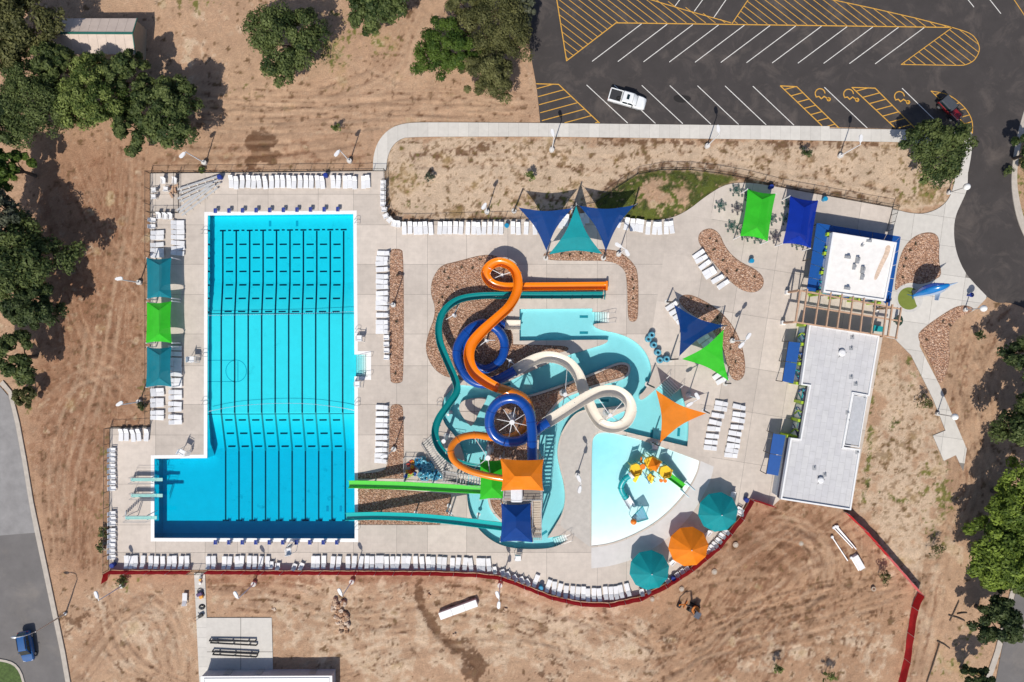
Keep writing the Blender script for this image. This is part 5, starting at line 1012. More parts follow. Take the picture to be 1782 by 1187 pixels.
row('c', [(1116, 1029, 165), (1127, 1026, 165), (1162, 1011, 150), (1178.6, 999.5, 148), (1187, 994.5, 146), (1195.5, 989.5, 146), (1233, 960, 135), (1237, 953, 132), (1242, 946, 132), (1248.5, 938.7, 130), (1255, 931.7, 128), (1261.4, 925, 128), (1286, 886, 120), (1287, 893, 120)], 140, 'along the fence behind the umbrellas'); row('c', [(1169, 978, 40), (1231.5, 928, 40), (1274, 860, 10)], 40, 'standing between the umbrellas')
row('l', [(1255.4, 702), (1252.9, 711.4), (1248.3, 723.6), (1244, 734.7), (1242, 746.8), (1239.5, 758.2), (1237, 769.6), (1235.2, 779.7)], 98, 'in the left tilted column by the orange sail', 'top'); row('l', [(1285.7, 708.4), (1285.2, 720.3), (1283.7, 731.7), (1282, 742.3), (1278.6, 754.4), (1276.4, 764.5), (1275, 775), (1272.6, 783.5), (1271.3, 792.3)], 98, 'in the right tilted column by the orange sail', 'top')
row('l', [(1215.7, 443), (1220, 451.8), (1225.8, 461.4), (1231.9, 470.7), (1236.4, 478.3), (1247.8, 486), (1258, 495)], 57, 'along the kidney-shaped gravel bed', 'top')
row('l', [(1168, 532), (1175, 541), (1181, 549), (1187, 557)], 57, 'under the corner of the lone blue sail', 'top'); row('l', [(1224, 589), (1231, 596)], 57, 'between the blue and green sails', 'left'); row('l', [(1250, 653), (1256, 661)], 57, 'under the lower tip of the green sail', 'top')
place('l', 322, 1042, 185, 'white sun lounger standing alone on the dirt left of the service path', 'lounger on the dirt')
# ================================================================ shade canopies and sails
def fabm(n_, c):
    "shade cloth: matt weave that lets a little light through"
    m = mat(n_, c, .75, var=.14, scale=.55, bump=.3, bscale=1.1, trans=.14, spec=.15); t = m.node_tree; n = t.nodes; out = n['Material Output']; src = out.inputs[0].links[0].from_socket
    tr = n.new('ShaderNodeBsdfTransparent'); tr.inputs[0].default_value = tuple(.25+.75*x for x in c)+(1,); mx = n.new('ShaderNodeMixShader'); mx.inputs[0].default_value = .09; lnk(t, src, mx.inputs[1]); lnk(t, tr.outputs[0], mx.inputs[2]); lnk(t, mx.outputs[0], out.inputs[0]); return m
FAB = {'teal': fabm('teal_fabric', (.008, .20, .26)), 'cyan': fabm('cyan_fabric', (.006, .28, .31)), 'green': fabm('green_fabric', (.04, .52, .025)), 'blue': fabm('blue_fabric', (.004, .05, .25)), 'royal': fabm('royal_fabric', (.003, .03, .33)), 'orange': fabm('orange_fabric', (.85, .23, .012)), 'navyb': fabm('sail_blue', (.003, .045, .20))}
def canopy(label, corners, ridge, z0, z1, fab, bases=True, zb=0, sag=.13, name='shade_canopy'):
    q = [P(a, b, z0) for a, b in corners]; r0, r1 = (P(a, b, z1) for a, b in ridge); c = sum(q, Vector())/4; L0 = Vector((c.x, c.y, zb)); o = thing(name, label, 'canopy', L0, 0, 'hip-roofed fabric canopies')
    def face(e0, e1, f0, f1):  # bottom edge e0-e1 curving in, top f0-f1
        n_ = 8; rows = []
        for s_ in np.linspace(0, 1, 6):
            rr = []
            for t in np.linspace(0, 1, n_+1):
                b = e0.lerp(e1, t); inw = (c-b); inw.z = 0; b = b+inw*(sag*4*t*(1-t)*.55)+Vector((0, 0, .12*4*t*(1-t)))
                p = b.lerp(f0.lerp(f1, t), s_); p.z -= .05*math.sin(math.pi*s_)*(.5+.5*math.sin(math.pi*t)); rr.append(p)
            rows.append(rr)
        MB().loft(rows, False).build('fabric_panel', FAB[fab], o, off=L0, smooth='all')
    face(q[0], q[1], r0, r0+(q[1]-q[0])*.001); face(q[1], q[2], r0, r1); face(q[2], q[3], r1, r1+(q[3]-q[2])*.001); face(q[3], q[0], r1, r0)
    for p in q: MB().cyl((p.x, p.y, zb), .09, p.z-zb-.02, 10).build('post', whitem if zb == 0 else galv, o, off=L0)
    dn = Vector((0, 0, .32))
    for p in q[:2]: MB().bar(p-dn, r0-dn, .07).build('rafter', galv, o, off=L0)
    for p in q[2:]: MB().bar(p-dn, r1-dn, .07).build('rafter', galv, o, off=L0)
    return o
canopy('upper teal canopy on the left side of the lap pool', [(255, 449), (298.5, 448.5), (298.5, 519), (256, 520)], [(277, 461), (277, 506)], 2.8, 3.7, 'teal'); canopy('bright green canopy between the two teal ones', [(255.5, 526), (298.5, 524), (299, 597), (254, 597)], [(276, 540), (277, 581)], 2.8, 3.7, 'green'); canopy('lower teal canopy on the left side of the lap pool', [(255.5, 604), (298.5, 603.5), (298.5, 673), (254, 674)], [(277, 618), (277, 658)], 2.8, 3.7, 'teal')
canopy('bright green canopy over the picnic tables', [(1301, 329), (1350, 337), (1336, 420), (1288, 411)], [(1326.5, 347), (1317.4, 396)], 3.0, 4.1, 'green'); canopy('blue canopy over the picnic tables', [(1375, 341), (1424, 349), (1410.5, 432), (1362, 424)], [(1399.4, 361), (1391.7, 410)], 3.0, 4.1, 'royal')
def sail(label, pts, fab, posts=(1, 1, 1)):
    "triangular sail; pts = (px, py, z)"
    q = [P(*p) for p in pts]; c = sum(q, Vector())/3; L0 = Vector((c.x, c.y, 0)); o = thing('shade_sail', label, 'shade sail', L0, 0, 'triangular shade sails'); n_ = 12; V = []; idx = {}; fs = []
    for i in range(n_+1):
        for j in range(n_+1-i):
            a, b = i/n_, j/n_; e = 1-a-b; p = q[0]*a+q[1]*b+q[2]*e; pull = 4*(a*b+b*e+e*a)*.75*(1-27*a*b*e*.85); inw = c-p; p = p+inw*min(.9, pull*.30); idx[i, j] = len(V); V.append(p)
    for i in range(n_):
        for j in range(n_-i):
            fs.append((idx[i, j], idx[i+1, j], idx[i, j+1]))
            if j < n_-i-1: fs.append((idx[i+1, j], idx[i+1, j+1], idx[i, j+1]))
    MB().add(V, fs).build('fabric', FAB[fab], o, off=L0, smooth='all')
    for p, k in zip(q, posts):
        d = (p-c); d.z = 0; d.normalize(); t = p+d*.45+Vector((0, 0, .15)); MB().bar(p, t, .04).build('cable', galv, o, off=L0)
        if k: MB().tube([(t.x+d.x*.25, t.y+d.y*.25, 0), t], [.13, .11], 10).build('post', dkmetal, o, off=L0, smooth=True); MB().cyl((t.x+d.x*.25, t.y+d.y*.25, .06), .4, .08, 12).build('post_footing', footing, o, off=L0)
sail('left of the two blue triangular sails above the hooked gravel bed', [(902, 361, 4.6), (996, 362, 5.2), (951, 437, 3.0)], 'navyb'); sail('teal triangular sail between the two blue ones', [(1002.6, 358, 5.4), (955, 443, 3.2), (1048, 442, 3.2)], 'cyan', (1, 0, 0)); sail('right of the two blue triangular sails above the hooked gravel bed', [(1008, 358, 5.0), (1104, 357, 4.6), (1054.4, 437, 3.0)], 'navyb', (0, 1, 1))
sail('lone blue triangular sail beside the green one', [(1173, 530, 3.0), (1259, 567, 4.0), (1182, 620, 4.6)], 'navyb'); sail('bright green triangular sail', [(1259.4, 573.5, 4.2), (1186.6, 625, 3.4), (1268, 663, 3.0)], 'green', (0, 0, 1)); sail('orange triangular sail over the plunge pool', [(1141.3, 678.5, 4.4), (1228.6, 719.3, 3.6), (1148.5, 770.5, 4.0)], 'orange')
def umbrella(label, px, py, fab, rot):
    zr, zp = 2.4, 4.35; c = P(px, py, zr); o = thing('umbrella', label, 'umbrella', (c.x, c.y, 0), 0, 'big round umbrellas'); n_ = 10; r_ = 3.05
    for i in range(n_):
        a0, a1 = 2*math.pi*i/n_+rot, 2*math.pi*(i+1)/n_+rot; rows = []
        for s_ in (0.02, .35, .7, 1):
            z = zp-(zp-zr)*s_**1.15; rr = []
            for t in np.linspace(0, 1, 5):
                a = a0+(a1-a0)*t; k = r_*s_*(1-.05*math.sin(math.pi*t)*s_); rr.append((k*math.cos(a), k*math.sin(a), z-.07*math.sin(math.pi*t)*s_))
            rows.append(rr)
        MB().loft(rows, False).build('panel', FAB[fab], o, smooth='all'); MB().bar((0, 0, zp-.12), (r_*.98*math.cos(a0), r_*.98*math.sin(a0), zr-.05), .04).build('rib', whitem, o)
    MB().cyl((0, 0, .08), .07, zp-.05, 10).build('pole', whitem, o); MB().ball((0, 0, zp+.03), .09, 8, 5).build('finial', whitem, o); MB().cyl((0, 0, .08), .45, .12, 14).build('base', footing, o)
umbrella('right teal umbrella nearest the bath house', 1249.5, 891, 'cyan', .15); umbrella('orange umbrella between the two teal ones', 1198, 951, 'orange', .1); umbrella('left teal umbrella nearest the curved red fence', 1130, 992, 'cyan', .2)
# ================================================================ poolside equipment
bluepl = mat('blue_plastic', (.006, .03, .24), .7); cyanpl = mat('cyan_plastic', (.01, .25, .45), .4)
def block(px, py, face, label):
    o = thing('starting_block', label, 'starting block', P(px, py)+Vector((0, 0, .1)), 0, 'starting blocks'); s_ = face
    MB().box((0, s_*.1, .3), (.3, .3, .6)).build('pedestal', whitem, o, bevel=.02); M = Matrix.Rotation(s_*.12, 3, 'X'); MB().box((0, -s_*.02, .66), (.52, .68, .07), M=M).build('platform', bluepl, o, bevel=.015); MB().box((0, s_*.38, .35), (.4, .05, .5)).build('step', whitem, o)
    for x in (-.22, .22): MB().tube([(x, -s_*.25, .6), (x, -s_*.33, .95), (x, 0, .98)], .018, 5).build('grab_bar', galv, o)
for i in range(10): block(378.5+23.5*i, 368.3-.3*i, 1, 'blue starting block, %s from the left along the top of the lap pool' % ordw(i)); block(378.5+23.3*i, 941.5, -1, 'blue starting block, %s from the left along the bottom of the lap pool' % ordw(i))
aqua = mat('aqua_board', (.32, .62, .56), .7)
def diving(x0, x1, y, h, label):
    a, b = P(x0, y, h), P(x1, y, h); L0 = Vector(((a.x+b.x)/2-1.5, a.y, .08)); o = thing('diving_board', label, 'diving board', L0, 0, 'diving boards'); hh = h-.08; A = a-L0; B = b-L0
    MB().loft([[(x, y_, z) for y_, z in ((-.25, hh-.03), (.25, hh-.03), (.25, hh+.03), (-.25, hh+.03))] for x in (A.x, 0, B.x)]).build('board', aqua, o)
    e = A.x+3.2
    for s_ in (-1, 1):
        for x in (A.x+.3, e): MB().tube([(x, s_*.35, 0), (x, s_*.33, hh)], .06, 6).build('leg', grey_m, o)
        MB().tube(cr([(A.x, s_*.42, hh*.2), (A.x+.1, s_*.42, hh+.9), (A.x+.9, s_*.42, hh+1.0), (e+.3, s_*.42, hh+.95), (e+.4, s_*.42, hh)], 4, False), .025, 5).build('handrail', galv, o); MB().tube([(A.x, s_*.42, hh+.5), (e+.3, s_*.42, hh+.5)], .02, 5).build('midrail', galv, o)
    MB().box((A.x+1.6, 0, hh-.14), (3.0, .5, .16)).build('stand_beam', grey_m, o)
    n_ = max(2, int(hh/.3))
    for i in range(n_): MB().box((A.x-.1-.18*(n_-1-i) if hh > 2 else A.x-.1, 0, hh*(i+.5)/n_), (.2, .6, .04)).build('ladder_step', grey_m, o)
diving(228, 283, 834.6, 1.1, 'upper low diving board'); diving(228.5, 283, 862.4, 1.1, 'middle low diving board'); diving(218.6, 273, 901, 3.0, 'high diving board, lowest of the three in the photo')
def guard(px, py, rz, label, h=1.5):
    o = thing('lifeguard_chair', label, 'lifeguard chair', P(px, py)+Vector((0, 0, .08)), rz, 'white lifeguard chairs')
    for x in (-.4, .4):
        for y in (-.45, .45): MB().tube([(x*1.35, y*1.35, 0), (x, y, h)], .04, 6).build('leg', whitem, o)
    MB().box((0, 0, h), (.85, .9, .07)).build('seat', whitem, o, bevel=.02); MB().box((0, .45, h+.4), (.85, .07, .8)).build('backrest', whitem, o, bevel=.02)
    for i in range(4): MB().box((0, -.55-.05*i, h*.85-.33*i), (.7, .12, .04)).build('ladder_step', grey_m, o)
    for x in (-.42, .42): MB().bar((x, -.4, h+.3), (x, .45, h+.3), .07, .04).build('armrest', whitem, o)
guard(341, 625, R(90), 'lifeguard chair left of the middle of the lap pool'); guard(327, 784, R(60), 'lifeguard chair in the inner corner of the L-shaped pool', 1.8); guard(509, 953, R(190), 'lifeguard chair below the bottom starting blocks', 1.8); guard(625.5, 668, R(-90), 'lifeguard chair just below the lap pool steps', 1.2); guard(901, 966, R(0), 'lifeguard chair below the lazy river bend', 1.2); guard(1137, 775, R(0), 'small lifeguard chair beside the wading pool', 1.0); guard(628, 589, R(-90), 'small lifeguard chair just above the lap pool steps', .9)
def ladder(px, py, ang, label):
    o = thing('pool_ladder', label, 'pool ladder', P(px, py)+Vector((0, 0, .09)), ang, 'pool ladders')
    for s_ in (-.28, .28): MB().tube(cr([(-.5, s_, 0), (-.4, s_, .75), (.1, s_, .8), (.28, s_, .2), (.28, s_, -.4)], 4, False), .03, 6).build('rail', galv, o)
    for z in (-.1, -.35): MB().box((.28, 0, z), (.08, .56, .04)).build('rung', galv, o)
for i, (x, y, a, lab) in enumerate(((358, 404, 0, 'at the upper left side of the lap pool'), (358, 617, 0, 'at the left side of the lap pool beside the court circle'), (358, 700, 0, 'at the left side of the lap pool below the court circle'), (621, 386, R(180), 'at the top right of the lap pool'), (622, 576, R(180), 'above the lap pool steps'), (621, 702, R(180), 'below the lap pool steps'), (621, 916, R(180), 'at the bottom right of the lap pool'), (766, 702, 0, 'beside the winding teal slide'))): ladder(x, y, a, 'steel pool ladder '+lab)
for (x, y, a, wd, lab) in ((1062, 545, 0, 1, 'upper handrail of the small plunge pool steps'), (1062, 561, 0, 1, 'lower handrail of the small plunge pool steps'), (1160, 656, R(45), 1, 'left handrail of the diagonal pool steps'), (1184, 672, R(45), 1, 'right handrail of the diagonal pool steps'), (986, 929, R(25), 1, 'upper handrail of the river exit steps'), (989, 940, R(25), 1, 'lower handrail of the river exit steps'), (640, 620, 0, 1, 'upper handrail of the lap pool steps'), (640, 652, 0, 1, 'lower handrail of the lap pool steps')):
    o = thing('handrail', lab, 'handrail', P(x, y)+Vector((0, 0, .08)), a, 'steel handrails'); MB().tube(cr([(.7, 0, 0), (.7, 0, .9), (.2, 0, .92), (-1.2, 0, .45), (-1.6, 0, .1), (-1.6, 0, -.5)], 4, False), .028, 6).build('rail', galv, o, smooth=True); MB().cyl((-.4, 0, -.6), .025, 1.25, 6).build('baluster', galv, o)
def bin_(px, py, m, label):
    o = thing('trash_bin', label, 'bin', P(px, py)+Vector((0, 0, .08)), random.uniform(0, 1), 'blue bins'); MB().cyl((0, 0, 0), .3, .85, 12, .36).build('body', m, o, smooth=True); MB().cyl((0, 0, .85), .38, .08, 12, .3).build('lid', m, o, smooth=True)
for x, y, m, lab in ((386, 310, bluepl, 'dark blue bin at the tip of the bleachers'), (569, 307, bluepl, 'dark blue bin in a gap of the top lounger row'), (200.5, 981, bluepl, 'blue bin in the bottom left deck corner'), (882, 394, cyanpl, 'bright blue bin in the lounger row left of the sails'), (1305, 455, cyanpl, 'bright blue bin beside the kidney-shaped bed'), (1339, 327, bluepl, 'blue bin behind the green picnic canopy'), (1432, 348, cyanpl, 'bright blue bin behind the blue picnic canopy'), (941, 1020, cyanpl, 'bright blue bin in the curved lounger arc'), (1170, 1004, bluepl, 'blue bin between the teal and orange umbrellas'), (1296, 868, bluepl, 'blue bin at the end of the red fence by the bath house'), (1190, 575, bluepl, 'dark bin under the lone blue sail')): bin_(x, y, m, lab)
# round picnic tables
mesh_g = mat('green_mesh', (.02, .085, .065), .5); mesh_p = mat('plum_mesh', (.06, .05, .07), .5)
def picnic(px, py, m, rot, label):
    o = thing('picnic_table', label, 'picnic table', P(px, py)+Vector((0, 0, .08)), rot, 'round mesh picnic tables'); 
    mb = MB().torus((0, 0, .74), .52, .035, 18, 5)
    for k in range(9): a = math.pi*k/9; mb.bar((-.5*math.cos(a), -.5*math.sin(a), .74), (.5*math.cos(a), .5*math.sin(a), .74), .03)
    for r_ in (.15, .3, .42): mb.torus((0, 0, .74), r_, .018, 14, 4)
    mb.build('table_top', m, o)
    MB().cyl((0, 0, 0), .06, .74, 8).build('pedestal', dkmetal, o)
    for k in range(6):
        a = math.pi*k/3; c = (.85*math.cos(a), .85*math.sin(a), .44); MB().torus(c, .13, .035, 10, 4).torus(c, .05, .03, 8, 4).build('seat', m, o); MB().bar((0, 0, .15), (c[0], c[1], .42), .04).build('seat_arm', dkmetal, o)
for i, (x, y, m, lab) in enumerate(((1279, 333, mesh_g, 'green picnic table nearest the lawn corner'), (1252, 360, mesh_g, 'green picnic table farthest left near the lawn'), (1281, 364.5, mesh_p, 'plum picnic table left of the green canopy'), (1271, 396, mesh_g, 'green picnic table near the kidney-shaped bed'), (1299, 341, mesh_g, 'picnic table under the upper left of the green canopy'), (1290, 404, mesh_g, 'picnic table at the lower left post of the green canopy'), (1297, 411, mesh_g, 'picnic table peeking out under the green canopy edge'), (1316, 415, mesh_g, 'green picnic table at the lower edge of the green canopy'), (1346.5, 414, mesh_p, 'plum picnic table between the two canopies'), (1340, 383, mesh_g, 'green picnic table at the right edge of the green canopy'), (1369, 357, mesh_g, 'green picnic table at the upper left of the blue canopy'), (1364.5, 382.6, mesh_g, 'green picnic table at the left edge of the blue canopy'), (1385, 425, mesh_g, 'picnic table at the lower edge of the blue canopy'))): picnic(x, y, m, i*.3, lab)
# tubes
tube_m = mat('tube_vinyl', (.14, .46, .60), .2, var=.25, scale=4, coat=.5, alpha=.7); tube_d = mat('tube_vinyl_dark', (.03, .24, .42), .2, var=.2, coat=.5, alpha=.8)
TB = MB().torus((0, 0, 0), .36, .16, 16, 8)
tme = TB.mesh('swim_tube'); tme.polygons.foreach_set('use_smooth', [True]*len(tme.polygons)); tme.materials.append(tube_m); tme2 = tme.copy(); tme2.materials[0] = tube_d
def swim_tube(p, label, group, k=0, tilt=(0, 0)):
    o = link('swim_tube', tme if k % 3 else tme2, None, None, p); o.rotation_euler = (tilt[0], tilt[1], k); return tag(o, label, 'swim tube', group)
for i, (x, y, n_) in enumerate(((1132, 583, 3), (1127, 590, 2), (1135.5, 600, 3), (1142.6, 613, 3), (1147, 626.5, 2), (1157.5, 624.5, 3))):
    for k in range(n_): swim_tube(P(x, y)+Vector((.03*k, 0, .26+.3*k)), 'blue swim tube, %s of the stack %s along the river bend' % (('bottom', 'second', 'top')[k], ordw(i)), 'swim tubes stacked by the river', i+k)
g = random.Random(3); q = [(728, 798), (745, 797), (762, 818), (770, 830), (735, 832), (724, 815)]; i = 0
while i < 46:
    x, y = g.uniform(722, 770), g.uniform(796, 832)
    if not in_poly(np.array([x]), np.array([y]), q)[0]: continue
    swim_tube(P(x, y)+Vector((0, 0, .27+.28*(i//16)+g.uniform(0, .1))), 'blue swim tube heaped in the bin beside the tower stairs', 'swim tubes heaped in the bin', i, (g.uniform(-.5, .5), g.uniform(-.5, .5))); i += 1
for i in range(16):
    c = ((.7, .12, .02), (.55, .05, .03), (.75, .35, .03), (.35, .5, .05), (.02, .08, .35))[i % 5]; x, y = (709+g.uniform(0, 12), 803+g.uniform(0, 22)) if i % 5 < 3 else (706+g.uniform(0, 17), 826+g.uniform(-2, 5))
    p = P(x, y)+Vector((0, 0, .12+.12*(i//5))); mb = MB(); a = g.uniform(0, 3); M = Matrix.Rotation(a, 3, 'Z')
    for s_ in (-.14, .14): mb.box(M@Vector((s_, 0, .06)), (.22, .5, .12), M=M)
    mb.box(M@Vector((0, -.2, .06)), (.1, .14, .1), M=M); o = mb.build('life_jacket', mat('jacket_%d' % (i % 5), c, .8), None, loc=p, bevel=.03); tag(o, ('orange', 'red', 'amber', 'lime green', 'blue')[i % 5]+' life jacket in the heap beside the swim tubes', 'life jacket', 'life jackets in the heap')
fence('tube_corral', 'low fence round the heap of swim tubes', [(704, 795), (704, 835), (775, 838)], 1.1, 1.8, galv)
fence('tube_corral', 'low fence above the heap of swim tubes', [(704, 795), (735, 795)], 1.1, 1.8, galv)
# bleachers: three slanting runs of aluminium benches
alu = mat('aluminium', (.62, .62, .61), .35, metal=.3); 
for i, (a, b) in enumerate((((313, 332), (383, 309)), ((313, 348), (384, 315)), ((316, 372), (378, 324)))):
    A, B = P(*a), P(*b); L0 = A+Vector((0, 0, .08)); o = thing('bleacher', ('top', 'middle', 'lowest')[i]+' slanting aluminium bleacher run in the top left deck corner', 'bleacher', L0, 0, 'aluminium bleachers'); d = (B-A).normalized(); nn = Vector((-d.y, d.x, 0))
    for k, (off_, z) in enumerate(((.0, .75), (-.45, .42), (.35, 1.0))):
        if k < 2 or i == 2: MB().bar(A+nn*off_+Vector((0, 0, z+.08)), B+nn*off_+Vector((0, 0, z+.08)), .26, .05).build('bench_plank', alu, o, off=L0)
    for k in range(5):
        c = A.lerp(B, (k+.3)/5); MB().bar(c+nn*.3+Vector((0, 0, .7)), c-nn*.7+Vector((0, 0, .1)), .05).bar(c+nn*.1+Vector((0, 0, .08)), c+nn*.1+Vector((0, 0, .8)), .05).build('support_frame', grey_m, o, off=L0)
for i, (x, y) in enumerate(((269, 331), (269, 343), (290, 330), (286, 316), (305, 316))): place('c', x, y, 90 if i < 3 else 0, 'white deck chair, %s inside the storage fence' % ordw(i), 'chairs inside the storage fence')
for i in range(7):
    p = P(300+(i % 3)*3.5, 325+(i//3)*8)+Vector((0, 0, .12+.05*i)); MB().box(p, (.7, .12, .06), .4*i).build('board', wood) if False else tag(MB().box((0, 0, 0), (.9, .25, .06)).build('timber_board', wood, None, loc=p, rz=.35*i), 'brown board in the heap inside the storage fence', 'board', 'boards heaped in the storage corner')
# ================================================================ vehicles
def paint(name, c): return mat(name, c, .25, var=.03, coat=.8)
glass = mat('car_glass', (.01, .025, .03), .08, var=0, spec=.8); tyre = mat('tyre', (.012, .012, .012), .9); rim = mat('rim', (.5, .5, .5), .3, metal=.7); blackp = mat('black_trim', (.012, .012, .013), .6)
def sec(x, w_, zl, zh, r_=.12):  # rounded cross-section ring at station x
    return [(x, a, b) for a, b in ((-w_+r_*.3, zl), (w_-r_*.3, zl), (w_, zl+r_), (w_, zh-r_), (w_-r_, zh), (-w_+r_, zh), (-w_, zh-r_), (-w_, zl+r_))]
def wheels(o, xs, w_, r_):
    for x in xs:
        for s_ in (-1, 1):
            t = MB(); n_ = 18; t.loft([[(x+q*math.cos(2*math.pi*j/n_), s_*(w_+y), r_+q*math.sin(2*math.pi*j/n_)) for j in range(n_)] for q, y in ((r_*.6, -.11), (r_*.95, -.11), (r_, -.07), (r_, .05), (r_*.93, .1), (r_*.6, .1))], True, True); k = t.build('wheel', tyre, o, smooth=True)
            MB().loft([[(x+q*math.cos(2*math.pi*j/12), s_*(w_+y), r_+q*math.sin(2*math.pi*j/12)) for j in range(12)] for q, y in ((r_*.62, .095), (r_*.5, .115), (.05, .11))]).build('rim', rim, k, smooth=True)
def pickup(px, py, rz):
    o = thing('pickup_truck', 'white crew cab pickup parked askew across a bay', 'pickup', P(px, py)+Vector((0, 0, .035)), rz); wpn = paint('white_car', (.78, .80, .80))
    MB().loft([sec(-2.9, .88, .5, 1.15), sec(-2.8, .96, .45, 1.2), sec(-.85, .98, .42, 1.22)]).build('bed_body', wpn, o, smooth=True); MB().loft([sec(-.9, .98, .42, 1.2), sec(1.3, .98, .42, 1.18), sec(2.2, .96, .42, 1.12), sec(2.7, .86, .45, 1.0), sec(2.88, .68, .5, .82)]).build('body', wpn, o, smooth=True)
    MB().box((-1.88, 0, 1.2), (1.72, 1.58, .08)).build('bed_liner', mat('bed_liner', (.03, .03, .033), .8), o); 
    for s_ in (-1, 1): MB().box((-1.88, s_*.88, 1.25), (1.95, .15, .1)).build('bed_rail', wpn, o, bevel=.02)
    MB().box((-2.82, 0, 1.25), (.12, 1.8, .1)).build('tailgate', wpn, o, bevel=.02); MB().torus((-1.35, -.45, 1.32), .26, .1, 16, 8).build('spare_tyre', tyre, o)
    MB().loft([sec(-.9, .9, 1.1, 1.6), sec(-.78, .84, 1.1, 1.86), sec(.5, .82, 1.1, 1.9), sec(.85, .82, 1.1, 1.82), sec(1.55, .88, 1.05, 1.15)]).build('cab', wpn, o, smooth=True)
    MB().add([(.78, -.72, 1.86), (.78, .72, 1.86), (1.5, .82, 1.2), (1.5, -.82, 1.2)], [(0, 1, 2, 3)]).build('windshield', glass, o); MB().add([(-.93, -.7, 1.25), (-.93, .7, 1.25), (-.81, .65, 1.8), (-.81, -.65, 1.8)], [(0, 1, 2, 3)]).build('rear_window', glass, o)
    for s_ in (-1, 1):
        for a, b in ((-.65, .1), (.16, 1.1)): MB().add([(a, s_*.90, 1.24), (b, s_*.905, 1.24), (min(b, .75), s_*.852, 1.72), (a+.06, s_*.852, 1.74)], [(0, 1, 2, 3)]).build('side_window', glass, o)
        MB().box((.95, s_*1.08, 1.3), (.14, .24, .2)).build('mirror', blackp, o, bevel=.03); MB().box((2.72, s_*.66, .86), (.12, .3, .16)).build('headlight', mat('headlamp', (.7, .7, .7), .15), o); MB().box((-2.9, s_*.78, .95), (.06, .16, .3)).build('tail_light', mat('tail_red', (.4, .01, .01), .3), o)
    MB().box((-.02, 0, 1.905), (.42, .75, .02)).build('sunroof', glass, o); MB().box((2.8, 0, .55), (.25, 1.6, .2)).build('bumper', mat('chrome', (.6, .6, .6), .2, metal=.8), o, bevel=.04); wheels(o, (-1.75, 1.85), .86, .4)
pickup(1090, 176.5, R(-16))
def jeep(px, py, rz):
    o = thing('off_road_car', 'dark red off-road car with grey soft top half under a tree', 'car', P(px, py)+Vector((0, 0, .035)), rz); pn = paint('dark_red', (.20, .008, .012)); top = mat('soft_top', (.05, .058, .072), .8)
    MB().loft([sec(-2.0, .74, .6, 1.15), sec(.4, .76, .6, 1.18), sec(.5, .62, .65, 1.2), sec(1.85, .52, .65, 1.1), sec(1.98, .5, .7, 1.05)]).build('body', pn, o, smooth=True); MB().loft([sec(-2.02, .68, 1.1, 1.72), sec(-1.95, .72, 1.1, 1.84), sec(.2, .7, 1.1, 1.84), sec(.28, .68, 1.1, 1.75)]).build('soft_top', top, o, smooth=True)
    MB().add([(.3, -.66, 1.72), (.3, .66, 1.72), (.55, .66, 1.22), (.55, -.66, 1.22)], [(0, 1, 2, 3)]).build('windshield', glass, o); MB().box((1.2, 0, 1.19), (1.2, .95, .06)).build('hood', pn, o, bevel=.03)
    for s_ in (-1, 1):
        MB().box((1.35, s_*.76, .98), (1.15, .36, .1)).build('fender', blackp, o, bevel=.03); MB().box((-1.35, s_*.86, .95), (.95, .2, .1)).build('fender', blackp, o, bevel=.03); MB().ball((1.95, s_*.33, .92), .12, 8, 6).build('headlight', mat('headlamp'), o); MB().box((.4, s_*.9, 1.3), (.1, .2, .2)).build('mirror', blackp, o)
        MB().add([(-1.7, s_*.752, 1.25), (.1, s_*.752, 1.25), (.05, s_*.735, 1.65), (-1.7, s_*.735, 1.65)], [(0, 1, 2, 3)]).build('side_window', glass, o)
    MB().box((2.1, 0, .66), (.18, 1.6, .2)).build('bumper', blackp, o); MB().box((-2.08, 0, .66), (.15, 1.5, .2)).build('bumper', blackp, o); M = Matrix.Rotation(R(90), 3, 'Y'); k = MB().torus((0, 0, 0), .28, .11, 16, 8); k.v = [tuple(M@Vector(v)+Vector((-2.15, 0, 1.1))) for v in k.v]; k.build('spare_tyre', tyre, o); wheels(o, (-1.3, 1.35), .74, .4)
jeep(1647, 193, R(-47))
